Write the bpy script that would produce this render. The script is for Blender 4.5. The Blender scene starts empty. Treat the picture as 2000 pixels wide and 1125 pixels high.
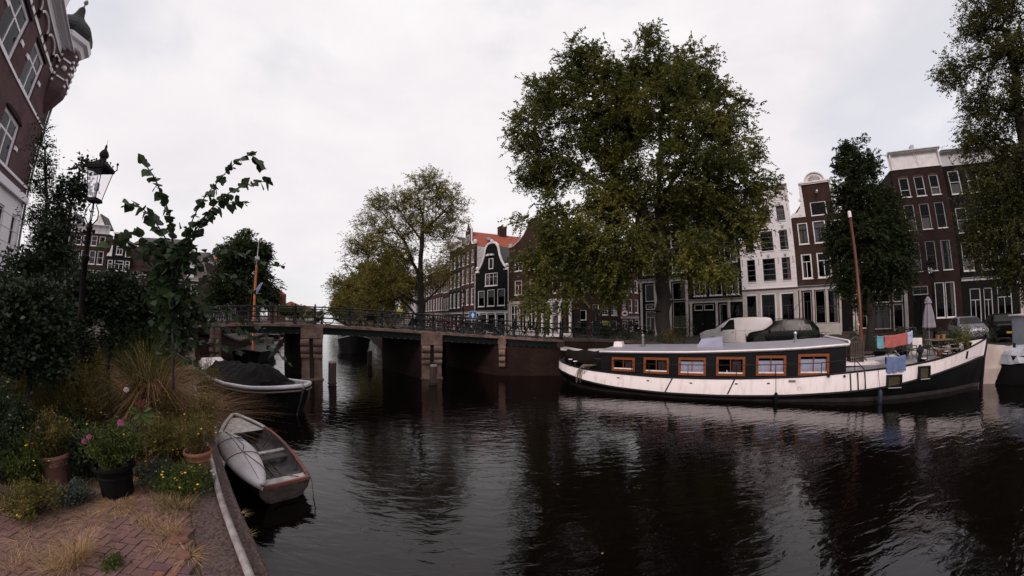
import bpy, math, random
import numpy as np
from mathutils import Vector, Matrix

random.seed(7)
RNG = np.random.default_rng(11)
S = bpy.context.scene
COL = S.collection
R = math.radians
PI = math.pi

# ------------------------------------------------------------------ camera
EYE = 3.5                       # metres above the canal water (z = 0)
cd = bpy.data.cameras.new('camera')
cam = bpy.data.objects.new('camera', cd)
COL.objects.link(cam)
S.camera = cam
cam.location = (0, 0, EYE)
cam.rotation_euler = (R(95), 0, 0)
S.render.engine = 'CYCLES'
cd.type = 'PANO'                # an 8 mm stereographic fisheye on a 23.5 mm sensor
cd.panorama_type = 'FISHEYE_LENS_POLYNOMIAL'
cd.sensor_fit = 'HORIZONTAL'
cd.sensor_width = 36
cd.fisheye_fov = R(175)
for i, k in enumerate((0.0, 0.08171759, 1.0951e-05, -5.176844e-05, 9.089926e-07)):
    setattr(cd, 'fisheye_polynomial_k%d' % i, -k)
cd.clip_start = 0.05
cd.clip_end = 3000

# ------------------------------------------------------------------ light
S.view_settings.view_transform = 'Standard'
S.view_settings.look = 'None'
S.view_settings.gamma = 1
S.view_settings.exposure = 0.12
S.view_settings.use_curve_mapping = False
W = bpy.data.worlds.new('World')
S.world = W
W.use_nodes = True
nt = W.node_tree
bg = nt.nodes['Background']
sky = nt.nodes.new('ShaderNodeTexSky')
sky.sky_type = 'NISHITA'
sky.sun_disc = False
SUN_EL, SUN_AZ = 36, 210          # azimuth clockwise from +Y: over the photographer's shoulder
sky.sun_elevation = R(SUN_EL)
sky.sun_rotation = R(SUN_AZ)
tc = nt.nodes.new('ShaderNodeTexCoord')
def wn(scale, detail, rough, dist, squash):
    mp = nt.nodes.new('ShaderNodeMapping')
    mp.inputs['Scale'].default_value = squash
    nt.links.new(tc.outputs['Generated'], mp.inputs[0])
    n = nt.nodes.new('ShaderNodeTexNoise')
    n.inputs['Scale'].default_value = scale
    n.inputs['Detail'].default_value = detail
    n.inputs['Roughness'].default_value = rough
    n.inputs['Distortion'].default_value = dist
    nt.links.new(mp.outputs[0], n.inputs['Vector'])
    return n
def ramp(tree, src, stops):
    r = tree.nodes.new('ShaderNodeValToRGB')
    e = r.color_ramp.elements
    while len(e) < len(stops): e.new(0.5)
    for q, (p, c) in zip(e, stops):
        q.position = p
        q.color = (*c, 1) if len(c) == 3 else c
    tree.links.new(src, r.inputs[0])
    return r
n1 = wn(2.3, 7, 0.55, 0.4, (1, 1, 2.4))
n2 = wn(1.7, 5, 0.5, 0.2, (1, 1, 1.6))
cl = ramp(nt, n1.outputs[0], [(0.3, (.79, .755, .785)), (0.5, (.85, .815, .835)), (0.68, (.90, .87, .885))])
gap = ramp(nt, n2.outputs[0], [(0.36, (.5, .5, .5)), (0.50, (1, 1, 1))])
sk = nt.nodes.new('ShaderNodeMixRGB'); sk.blend_type = 'MULTIPLY'; sk.inputs[0].default_value = 1
sk.inputs[2].default_value = (.11, .11, .11, 1)
nt.links.new(sky.outputs[0], sk.inputs[1])
thin = nt.nodes.new('ShaderNodeMixRGB'); thin.inputs[0].default_value = .55
thin.inputs[2].default_value = (.86, .85, .90, 1)
nt.links.new(sk.outputs[0], thin.inputs[1])
mx = nt.nodes.new('ShaderNodeMixRGB')
nt.links.new(gap.outputs[0], mx.inputs[0])
nt.links.new(thin.outputs[0], mx.inputs[1])
nt.links.new(cl.outputs[0], mx.inputs[2])
nt.links.new(mx.outputs[0], bg.inputs[0])
bg.inputs[1].default_value = 1.0
sd = bpy.data.lights.new('sun', 'SUN')
sd.energy = 1.5
sd.angle = R(14)
sd.color = (1, .86, .80)
so = bpy.data.objects.new('sun', sd)
COL.objects.link(so)
so.rotation_euler = (R(90 - SUN_EL), 0, R(180 - SUN_AZ))
so.location = (0, -20, 40)
S.cycles.max_bounces = 8
S.cycles.transparent_max_bounces = 12
S.cycles.use_adaptive_sampling = True

# ------------------------------------------------------------------ materials
MATS = {}
def P(m):
    return m.node_tree.nodes['Principled BSDF']
def mat(name, c1, c2=None, scale=4.0, rough=0.75, bump=0.0, bscale=None, metal=0.0, spec=0.4, detail=5,
        lo=.35, hi=.65, stretch=(1, 1, 1), vary=0.0, trans=0.0):
    if name in MATS: return MATS[name]
    m = bpy.data.materials.new(name)
    m.use_nodes = True
    t = m.node_tree
    p = P(m)
    p.inputs['Roughness'].default_value = rough
    p.inputs['Metallic'].default_value = metal
    p.inputs['Specular IOR Level'].default_value = spec
    c2 = c2 or tuple(v * .78 for v in c1)
    co = t.nodes.new('ShaderNodeTexCoord')
    mp = t.nodes.new('ShaderNodeMapping')
    mp.inputs['Scale'].default_value = stretch
    t.links.new(co.outputs['Object'], mp.inputs[0])
    n = t.nodes.new('ShaderNodeTexNoise')
    n.inputs['Scale'].default_value = scale
    n.inputs['Detail'].default_value = detail
    n.inputs['Roughness'].default_value = .6
    t.links.new(mp.outputs[0], n.inputs['Vector'])
    rp = ramp(t, n.outputs[0], [(lo, c1), (hi, c2)])
    out = rp.outputs[0]
    if vary:
        oi = t.nodes.new('ShaderNodeObjectInfo')
        hs = t.nodes.new('ShaderNodeHueSaturation')
        mr = t.nodes.new('ShaderNodeMapRange')
        mr.inputs[3].default_value = 1 - vary
        mr.inputs[4].default_value = 1 + vary
        t.links.new(oi.outputs['Random'], mr.inputs[0])
        t.links.new(mr.outputs[0], hs.inputs['Value'])
        t.links.new(out, hs.inputs['Color'])
        out = hs.outputs[0]
    t.links.new(out, p.inputs['Base Color'])
    if bump:
        b = t.nodes.new('ShaderNodeBump')
        n3 = t.nodes.new('ShaderNodeTexNoise')
        n3.inputs['Scale'].default_value = bscale or scale * 4
        n3.inputs['Detail'].default_value = 6
        t.links.new(mp.outputs[0], n3.inputs['Vector'])
        b.inputs['Strength'].default_value = bump
        b.inputs['Distance'].default_value = .02
        t.links.new(n3.outputs[0], b.inputs['Height'])
        t.links.new(b.outputs[0], p.inputs['Normal'])
    MATS[name] = m
    return m
def brick(name, c1, c2, mortar, scale=1.0, rough=.85):
    """Brick courses 6.5 cm high, laid along the wall (object x + y) and up z."""
    if name in MATS: return MATS[name]
    m = bpy.data.materials.new(name); m.use_nodes = True
    t = m.node_tree; p = P(m)
    co = t.nodes.new('ShaderNodeTexCoord'); sp = t.nodes.new('ShaderNodeSeparateXYZ')
    ad = t.nodes.new('ShaderNodeMath'); cb = t.nodes.new('ShaderNodeCombineXYZ')
    t.links.new(co.outputs['Object'], sp.inputs[0])
    t.links.new(sp.outputs[0], ad.inputs[0]); t.links.new(sp.outputs[1], ad.inputs[1])
    t.links.new(ad.outputs[0], cb.inputs[0]); t.links.new(sp.outputs[2], cb.inputs[1])
    br = t.nodes.new('ShaderNodeTexBrick')
    br.inputs['Scale'].default_value = scale
    br.inputs['Brick Width'].default_value = .22
    br.inputs['Row Height'].default_value = .065
    br.inputs['Mortar Size'].default_value = .009
    br.inputs['Mortar Smooth'].default_value = .3
    br.inputs['Color1'].default_value = (*c1, 1)
    br.inputs['Color2'].default_value = (*c2, 1)
    br.inputs['Mortar'].default_value = (*mortar, 1)
    t.links.new(cb.outputs[0], br.inputs['Vector'])
    n = t.nodes.new('ShaderNodeTexNoise'); n.inputs['Scale'].default_value = .9; n.inputs['Detail'].default_value = 8
    t.links.new(co.outputs['Object'], n.inputs['Vector'])
    rp = ramp(t, n.outputs[0], [(.3, (.68, .66, .66)), (.7, (1.25, 1.2, 1.18))])
    mu = t.nodes.new('ShaderNodeMixRGB'); mu.blend_type = 'MULTIPLY'; mu.inputs[0].default_value = 1
    t.links.new(br.outputs[0], mu.inputs[1]); t.links.new(rp.outputs[0], mu.inputs[2])
    t.links.new(mu.outputs[0], p.inputs['Base Color'])
    p.inputs['Roughness'].default_value = rough
    p.inputs['Specular IOR Level'].default_value = .12
    b = t.nodes.new('ShaderNodeBump'); b.inputs['Strength'].default_value = .5; b.inputs['Distance'].default_value = .01
    t.links.new(br.outputs['Fac'], b.inputs['Height']); b.invert = True
    t.links.new(b.outputs[0], p.inputs['Normal'])
    MATS[name] = m
    return m
def leafmat(name, cols, trans=.35, rough=.55, spec=.3, pscale=.35):
    """Leaves take one of several greens each (point attribute 'tint'), and patches of the crown differ in hue."""
    if name in MATS: return MATS[name]
    m = bpy.data.materials.new(name); m.use_nodes = True
    t = m.node_tree; p = P(m)
    at = t.nodes.new('ShaderNodeAttribute'); at.attribute_name = 'tint'
    co = t.nodes.new('ShaderNodeTexCoord')
    n = t.nodes.new('ShaderNodeTexNoise'); n.inputs['Scale'].default_value = pscale; n.inputs['Detail'].default_value = 3
    t.links.new(co.outputs['Object'], n.inputs['Vector'])
    ma = t.nodes.new('ShaderNodeMath'); ma.operation = 'MULTIPLY_ADD'
    ma.inputs[1].default_value = .55
    m2 = t.nodes.new('ShaderNodeMath'); m2.operation = 'MULTIPLY_ADD'; m2.inputs[1].default_value = 1.1; m2.inputs[2].default_value = -.32
    t.links.new(n.outputs[0], m2.inputs[0])
    t.links.new(at.outputs['Fac'], ma.inputs[0]); t.links.new(m2.outputs[0], ma.inputs[2])
    st = [(i / (len(cols) - 1), c) for i, c in enumerate(cols)]
    rp = ramp(t, ma.outputs[0], st)
    t.links.new(rp.outputs[0], p.inputs['Base Color'])
    p.inputs['Roughness'].default_value = rough
    p.inputs['Specular IOR Level'].default_value = spec
    tr = t.nodes.new('ShaderNodeBsdfTranslucent')
    t.links.new(rp.outputs[0], tr.inputs[0])
    ms = t.nodes.new('ShaderNodeMixShader'); ms.inputs[0].default_value = trans
    t.links.new(p.outputs[0], ms.inputs[1]); t.links.new(tr.outputs[0], ms.inputs[2])
    t.links.new(ms.outputs[0], t.nodes['Material Output'].inputs[0])
    MATS[name] = m
    return m
def glassmat(name, tint=(.55, .57, .56), f=1.5, rough=.02):
    if name in MATS: return MATS[name]
    m = bpy.data.materials.new(name); m.use_nodes = True
    t = m.node_tree; t.nodes.remove(P(m))
    tr = t.nodes.new('ShaderNodeBsdfTransparent'); tr.inputs[0].default_value = (*tint, 1)
    gl = t.nodes.new('ShaderNodeBsdfGlossy'); gl.inputs['Roughness'].default_value = rough
    gl.inputs['Color'].default_value = (.9, .9, .95, 1)
    fr = t.nodes.new('ShaderNodeFresnel'); fr.inputs[0].default_value = f
    ms = t.nodes.new('ShaderNodeMixShader')
    t.links.new(fr.outputs[0], ms.inputs[0]); t.links.new(tr.outputs[0], ms.inputs[1]); t.links.new(gl.outputs[0], ms.inputs[2])
    t.links.new(ms.outputs[0], t.nodes['Material Output'].inputs[0])
    MATS[name] = m
    return m

white = mat('white_paint', (.74, .70, .70), (.60, .56, .56), 1.6, .5, .15, 30)
cream = mat('cream_paint', (.47, .42, .40), (.36, .32, .30), 1.4, .55, .1, 20)
greyw = mat('grey_white_paint', (.50, .48, .49), (.38, .36, .37), 1.5, .6)
blackp = mat('black_paint', (.004, .0036, .004), (.008, .007, .0075), 3, .5, .1, 30, spec=.08)
blackiron = mat('black_iron', (.007, .008, .009), (.014, .012, .012), 14, .5, .3, 60, spec=.25)
darkgreen = mat('dark_green_paint', (.004, .007, .0065), (.008, .011, .010), 3, .6, spec=.15)
brick_dark = brick('dark_brown_brick', (.031, .017, .015), (.022, .012, .011), (.026, .019, .018))
brick_brown = brick('brown_brick', (.052, .027, .021), (.036, .019, .016), (.042, .030, .026))
brick_red = brick('red_brick', (.125, .038, .028), (.09, .028, .022), (.08, .058, .05))
brick_plum = brick('plum_brick', (.060, .026, .025), (.043, .019, .019), (.05, .035, .034))
brick_black = brick('black_tarred_brick', (.005, .0045, .005), (.0075, .0065, .007), (.006, .0055, .0055), rough=.8)
stone = mat('sandstone', (.25, .155, .125), (.11, .068, .056), 2.6, .9, .7, 26, detail=9)
stone_dark = mat('weathered_stone', (.085, .055, .047), (.045, .030, .026), 1.3, .9, .6, 18)
concrete = mat('rough_concrete', (.13, .088, .080), (.045, .028, .026), 28, .95, 1.0, 90, detail=9, lo=.40, hi=.62)
tile_red = mat('red_roof_tile', (.38, .10, .055), (.26, .07, .045), 5, .7, .3, 20)
tile_dark = mat('dark_roof_tile', (.055, .045, .045), (.035, .028, .028), 5, .7, .3, 20)
slate = mat('slate', (.014, .015, .017), (.008, .009, .010), 6, .6, .3, 20)
lead = mat('lead_grey', (.22, .21, .23), (.15, .145, .155), 2, .6)
glass = glassmat('window_glass', (.66, .66, .66), 1.2)
curtain = mat('curtain', (.52, .49, .49), (.36, .34, .34), 3, .95, .3, 8, stretch=(6, 6, .4))
blind = mat('pale_blind', (.46, .45, .48), (.40, .39, .42), 2, .9)
redcurt = mat('red_curtain', (.42, .035, .012), (.26, .02, .01), 4, .9)
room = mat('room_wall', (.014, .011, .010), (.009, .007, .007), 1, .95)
chrome = mat('chrome', (.6, .6, .62), (.5, .5, .5), 5, .22, metal=1)
steel = mat('galvanised_steel', (.33, .31, .32), (.22, .2, .2), 8, .45, metal=.7)
rubber = mat('rubber', (.012, .012, .012), (.02, .02, .02), 6, .8)

# ------------------------------------------------------------------ mesh building
class MB:
    def __init__(s): s.v = []; s.f = []; s.m = []; s.st = []
    def add(s, vs, fs, mi=0):
        o = len(s.v); s.st.append((o, len(s.f))); s.v += [tuple(v) for v in vs]
        for f in fs: s.f.append(tuple(i + o for i in f)); s.m.append(mi)
        return s
    def box(s, x0, x1, y0, y1, z0, z1, mi=0):
        return s.add([(x0, y0, z0), (x1, y0, z0), (x1, y1, z0), (x0, y1, z0), (x0, y0, z1), (x1, y0, z1), (x1, y1, z1), (x0, y1, z1)],
              [(0, 3, 2, 1), (4, 5, 6, 7), (0, 1, 5, 4), (1, 2, 6, 5), (2, 3, 7, 6), (3, 0, 4, 7)], mi)
    def obox(s, c, size, rot=(0, 0, 0), mi=0, taper=1.0):
        M = Matrix.Translation(c) @ __import__('mathutils').Euler(rot).to_matrix().to_4x4()
        a, b, d = (q / 2 for q in size)
        vs = [M @ Vector(p) for p in ((-a, -b, -d), (a, -b, -d), (a, b, -d), (-a, b, -d), (-a * taper, -b * taper, d), (a * taper, -b * taper, d), (a * taper, b * taper, d), (-a * taper, b * taper, d))]
        return s.add(vs, [(0, 3, 2, 1), (4, 5, 6, 7), (0, 1, 5, 4), (1, 2, 6, 5), (2, 3, 7, 6), (3, 0, 4, 7)], mi)
    def bar(s, a, b, w, h=None, mi=0):
        """square bar from a to b"""
        return s.tube([a, b], [w * .62, (h or w) * .62], 4, mi)
    def tube(s, pts, r, n=8, mi=0, caps=True):
        pts = [Vector(p) for p in pts]
        if not isinstance(r, (list, tuple)): r = [r] * len(pts)
        o = len(s.v); s.st.append((o, len(s.f))); up = None
        for i, p in enumerate(pts):
            t = (pts[min(i + 1, len(pts) - 1)] - pts[max(i - 1, 0)])
            t = t.normalized() if t.length > 1e-9 else Vector((0, 0, 1))
            if up is None:
                up = t.orthogonal().normalized()
                if abs(t.z) < .7: up = (Vector((0, 0, 1)) - t * t.z).normalized()
            else:
                up = up - t * up.dot(t)
                up = up.normalized() if up.length > 1e-6 else t.orthogonal().normalized()
            sd_ = t.cross(up)
            for k in range(n):
                a = 2 * PI * (k + .5) / n
                s.v.append(tuple(p + (up * math.sin(a) + sd_ * math.cos(a)) * r[i]))
        for i in range(len(pts) - 1):
            for k in range(n):
                a = o + i * n + k; b = o + i * n + (k + 1) % n
                s.f.append((a, b, b + n, a + n)); s.m.append(mi)
        if caps:
            s.f.append(tuple(o + k for k in range(n))[::-1]); s.m.append(mi)
            s.f.append(tuple(o + (len(pts) - 1) * n + k for k in range(n))); s.m.append(mi)
        return s
    def lathe(s, prof, n=12, c=(0, 0, 0), mi=0, sx=1, sy=1, rot=0):
        o = len(s.v); s.st.append((o, len(s.f)))
        for r, z in prof:
            for k in range(n):
                a = 2 * PI * k / n + rot
                s.v.append((c[0] + r * math.cos(a) * sx, c[1] + r * math.sin(a) * sy, c[2] + z))
        for i in range(len(prof) - 1):
            for k in range(n):
                a = o + i * n + k; b = o + i * n + (k + 1) % n
                s.f.append((a, b, b + n, a + n)); s.m.append(mi)
        if prof[0][0] > 1e-4: s.f.append(tuple(o + k for k in range(n))[::-1]); s.m.append(mi)
        if prof[-1][0] > 1e-4: s.f.append(tuple(o + (len(prof) - 1) * n + k for k in range(n))); s.m.append(mi)
        return s
    def prism(s, pts, y0, y1, mi=0, plane='xz'):
        n = len(pts)
        if plane == 'xz': a = [(x, y0, z) for x, z in pts]; b = [(x, y1, z) for x, z in pts]
        elif plane == 'xy': a = [(x, y, y0) for x, y in pts]; b = [(x, y, y1) for x, y in pts]
        else: a = [(y0, x, z) for x, z in pts]; b = [(y1, x, z) for x, z in pts]
        return s.add(a + b, [tuple(range(n)), tuple(range(2 * n - 1, n - 1, -1))] + [(i, i + n, (i + 1) % n + n, (i + 1) % n) for i in range(n)], mi)
    def loft(s, secs, closed=True, caps=True, mi=0):
        o = len(s.v); n = len(secs[0])
        for sc in secs: s.v += [tuple(p) for p in sc]
        for i in range(len(secs) - 1):
            for k in range(n if closed else n - 1):
                a = o + i * n + k; b = o + i * n + (k + 1) % n
                s.f.append((a, b, b + n, a + n)); s.m.append(mi)
        if caps and closed:
            s.f.append(tuple(o + k for k in range(n))[::-1]); s.m.append(mi)
            s.f.append(tuple(o + (len(secs) - 1) * n + k for k in range(n))); s.m.append(mi)
        return s
    def sphere(s, c, r, n=8, mi=0, sz=1.0):
        return s.lathe([(max(r * math.sin(PI * i / (n // 2 + 1)), 1e-5), -r * sz * math.cos(PI * i / (n // 2 + 1))) for i in range(n // 2 + 2)], n, c, mi)
    def wall(s, x0, x1, z0, z1, holes, y=0.0, depth=.22, mi=0, top=None):
        """a wall face in the x-z plane with real openings (x0,x1,z0,z1) whose reveals go 'depth' into the wall; top: outline above z1"""
        xs = sorted({x0, x1} | {h[i] for h in holes for i in (0, 1)}); zs = sorted({z0, z1} | {h[i] for h in holes for i in (2, 3)})
        xs = [x for x in xs if x0 - 1e-6 <= x <= x1 + 1e-6]; zs = [z for z in zs if z0 - 1e-6 <= z <= z1 + 1e-6]
        for i in range(len(xs) - 1):
            for j in range(len(zs) - 1):
                cx, cz = (xs[i] + xs[i + 1]) / 2, (zs[j] + zs[j + 1]) / 2
                if any(h[0] < cx < h[1] and h[2] < cz < h[3] for h in holes): continue
                s.add([(xs[i], y, zs[j]), (xs[i + 1], y, zs[j]), (xs[i + 1], y, zs[j + 1]), (xs[i], y, zs[j + 1])], [(0, 1, 2, 3)], mi)
        for a, b, c, d in holes:
            e = y + depth
            s.add([(a, y, c), (b, y, c), (b, y, d), (a, y, d), (a, e, c), (b, e, c), (b, e, d), (a, e, d)],
                  [(0, 4, 5, 1), (1, 5, 6, 2), (2, 6, 7, 3), (3, 7, 4, 0)], mi)
        return s
    def each(s, name, mat_, parent=None, loc=None, rotz=0, smooth=False):
        """one object per primitive that was added"""
        E = s.st + [(len(s.v), len(s.f))]
        for (a, fa), (b, fb) in zip(E, E[1:]):
            q = MB(); q.v = s.v[a:b]; q.f = [tuple(i - a for i in f) for f in s.f[fa:fb]]; q.m = s.m[fa:fb]; q.build(name, mat_, parent, loc, rotz, smooth)
    def build(s, name, mats, parent=None, loc=None, rotz=0, smooth=False, auto=None):
        me = bpy.data.meshes.new(name)
        me.from_pydata(s.v, [], s.f)
        for m in (mats if isinstance(mats, (list, tuple)) else [mats]): me.materials.append(m)
        if len(me.materials) > 1: me.polygons.foreach_set('material_index', s.m)
        if smooth: me.polygons.foreach_set('use_smooth', [True] * len(me.polygons))
        if auto:
            me.polygons.foreach_set('use_smooth', [True] * len(me.polygons))
            me.set_sharp_from_angle(angle=R(auto))
        me.update()
        return obj(name, me, parent, loc, rotz)
def obj(name, me, parent=None, loc=None, rotz=0):
    o = bpy.data.objects.new(name, me)
    COL.objects.link(o)
    if parent: o.parent = parent
    if loc: o.location = loc
    if rotz: o.rotation_euler = (0, 0, rotz)
    return o
def tag(o, label=None, cat=None, group=None, kind=None):
    if label: o['label'] = label
    if cat: o['category'] = cat
    if group: o['group'] = group
    if kind: o['kind'] = kind
    return o
def thing(name, label, cat, loc=(0, 0, 0), rotz=0, group=None):
    o = bpy.data.objects.new(name, None)
    o.empty_display_size = .2
    COL.objects.link(o)
    o.location = loc
    o.rotation_euler = (0, 0, rotz)
    return tag(o, label, cat, group)
def dup(root, loc, rotz=0, label=None, scale=None, rot=None):
    r = root.copy(); COL.objects.link(r); r.location = loc; r.rotation_euler = rot or (0, 0, rotz)
    if label: r['label'] = label
    if scale: r.scale = (scale, scale, scale)
    for ch in list(root.children):
        c = ch.copy(); COL.objects.link(c); c.parent = r
        for g in list(ch.children):
            d = g.copy(); COL.objects.link(d); d.parent = c
    return r
def az(deg): return Vector((math.sin(R(deg)), math.cos(R(deg)), 0))
def rz(deg): return R(90 - deg)                 # turns local +x to compass azimuth deg
CA, CN = az(129.7), az(39.7)                    # along the far quay, and away from the camera across the canal
def Q(s, n, z=0): v = CA * s + CN * n; return Vector((v.x, v.y, z))

def fastmesh(name, verts, faces4, mats, tint=None, smooth=False, matidx=None):
    """verts (N,3) float, faces4 (M,k) int numpy arrays, all faces with the same corner count"""
    me = bpy.data.meshes.new(name)
    k = faces4.shape[1]; M = len(faces4)
    me.vertices.add(len(verts)); me.vertices.foreach_set('co', np.ascontiguousarray(verts, dtype=np.float32).ravel())
    me.loops.add(M * k); me.loops.foreach_set('vertex_index', np.ascontiguousarray(faces4, dtype=np.int32).ravel())
    me.polygons.add(M); me.polygons.foreach_set('loop_start', np.arange(0, M * k, k, dtype=np.int32))
    for m in (mats if isinstance(mats, (list, tuple)) else [mats]): me.materials.append(m)
    if matidx is not None: me.polygons.foreach_set('material_index', np.asarray(matidx, dtype=np.int32))
    if smooth: me.polygons.foreach_set('use_smooth', np.ones(M, dtype=bool))
    me.update(calc_edges=True)
    if tint is not None:
        a = me.attributes.new('tint', 'FLOAT', 'POINT'); a.data.foreach_set('value', np.asarray(tint, dtype=np.float32))
    return me
def norm(a): return a / np.maximum(np.linalg.norm(a, axis=-1, keepdims=True), 1e-9)
def leafquads(pos, d, nrm, L, Wd, tint=None, fold=.2):
    """leaf blades: base at pos, pointing along d, facing nrm; 6 vertices, 2 quads folded at the midrib, pointed tip"""
    d = norm(d); side = norm(np.cross(d, nrm)); up = norm(np.cross(side, d))
    L = np.asarray(L).reshape(-1, 1) * np.ones((len(pos), 1)); Wd = np.asarray(Wd).reshape(-1, 1) * np.ones((len(pos), 1))
    mid = pos + d * L * .45
    v = np.stack([pos, mid + side * Wd * .5 + up * Wd * fold, pos + d * L, mid - side * Wd * .5 + up * Wd * fold], 1)
    V = v.reshape(-1, 3)
    o = (np.arange(len(pos)) * 4)[:, None]
    F = o + np.array([[0, 1, 2, 3]])
    T = None if tint is None else np.repeat(tint, 4)
    return V, F, T
# ================================================================== SETTING
def hump(x, y, px, py, h, r):
    d = math.hypot(x - px, y - py) / r
    return 0 if d >= 1 else h * (1 - d * d * (3 - 2 * d))
FS = 1.30                                         # far street level
def zr(x, y): return FS + hump(x, y, 2.0, 22.5, .95, 17)
def zl(x, y): return 1.2 + hump(x, y, -18.5, 16.5, 1.45, 11)
# water: one sheet to the horizon
def water():
    m = bpy.data.materials.new('canal_water'); m.use_nodes = True
    t = m.node_tree; p = P(m)
    p.inputs['Base Color'].default_value = (.0028, .0017, .0016, 1)
    p.inputs['Roughness'].default_value = .03
    p.inputs['IOR'].default_value = 1.45
    p.inputs['Specular IOR Level'].default_value = .52
    p.inputs['Specular Tint'].default_value = (1, .92, .97, 1)
    co = t.nodes.new('ShaderNodeTexCoord')
    def n(sc, det, rot, st, dist=0.0):
        mp = t.nodes.new('ShaderNodeMapping'); mp.inputs['Rotation'].default_value = (0, 0, rot); mp.inputs['Scale'].default_value = st
        t.links.new(co.outputs['Object'], mp.inputs[0])
        q = t.nodes.new('ShaderNodeTexNoise'); q.inputs['Scale'].default_value = sc; q.inputs['Detail'].default_value = det
        q.inputs['Roughness'].default_value = .5; q.inputs['Distortion'].default_value = dist
        t.links.new(mp.outputs[0], q.inputs['Vector']); return q.outputs[0]
    def math_(op, a, b=None, v=None):
        q = t.nodes.new('ShaderNodeMath'); q.operation = op
        t.links.new(a, q.inputs[0])
        if b is not None: t.links.new(b, q.inputs[1])
        elif v is not None: q.inputs[1].default_value = v
        return q.outputs[0]
    a = n(3.0, 3, R(8), (.55, 1.5, 1), .5)         # ripples
    b = n(.55, 2, R(-14), (.7, 1.2, 1), .4)        # slow swell
    c = n(9, 2, R(24), (.6, 1.3, 1), .3)         # fine chop
    calm = n(.10, 2, 0, (1, 1, 1))                # calmer and livelier patches
    cr = ramp(t, calm, [(.40, (.35, .35, .35)), (.62, (1, 1, 1))]).outputs[0]
    h = math_('ADD', math_('ADD', math_('MULTIPLY', a, v=.0135), math_('MULTIPLY', b, v=.018)), math_('MULTIPLY', math_('MULTIPLY', c, cr), v=.0040))
    bp = t.nodes.new('ShaderNodeBump'); bp.inputs['Strength'].default_value = 1; bp.inputs['Distance'].default_value = 1
    t.links.new(h, bp.inputs['Height']); t.links.new(bp.outputs[0], p.inputs['Normal'])
    mb = MB(); mb.add([(-900, -300, 0), (900, -300, 0), (900, 1400, 0), (-900, 1400, 0)], [(0, 1, 2, 3)])
    tag(mb.build('water', m), kind='structure')
water()
grime = brick('quay_brick', (.036, .017, .014), (.022, .012, .010), (.024, .018, .016))
asphalt = mat('street_paving', (.042, .032, .030), (.026, .020, .019), 1.2, .9, .5, 60)
# near bank: landward of the line through the two points below; far bank behind the houseboat
UN = az(-50.3); NN = az(39.7)
def N_(s, n, z=0): v = UN * s + NN * n; return Vector((v.x, v.y, z))
def ground(name, pts, zf, step, m):
    """a terrain sheet: triangulated grid strips between polyline 'pts' (front edge) and a far edge pushed along each point's own direction"""
    mb = MB(); rows = []
    for p, d in pts:
        row = []
        for k in step:
            q = Vector(p) + Vector(d) * k
            row.append((q.x, q.y, zf(q.x, q.y)))
        rows.append(row)
    mb.loft(rows, closed=False, caps=False)
    return tag(mb.build(name, m, smooth=True), kind='structure')
KL = Vector((-17.3, 15.1, 0)); PA_ = Vector((-1.12, 21.27, 0)); PE = Vector((3.1, 21.1, 0)); PF = Vector((6.4, 21.3, 0))
def QN(s): return 20.5 + max(0, s + 8.7) * .1
AB = Vector((-5.1, 25.1, 0))                        # far end of the right abutment's flank
ST = [0, .6, 1.5, 3, 5, 8, 12, 18, 30, 60, 140, 400, 1200]
# near bank: front edge along the quay, pushed towards az -140
nb = [(N_(s, .05), tuple(az(-140.3))) for s in (-300, -100, -40, -15, -8, -4, 0, 3, 6, 9, 12, 14, 16, 18, 20, 22.2)]
# beyond the bridge the left bank turns towards az -29
b0 = N_(22.2, .05)
nb += [(b0 + az(-29.3) * k, tuple(az(-119))) for k in (6, 12, 20, 40, 80, 160, 400, 1100)]
ground('near_bank_ground', nb, zl, ST, asphalt)
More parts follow.
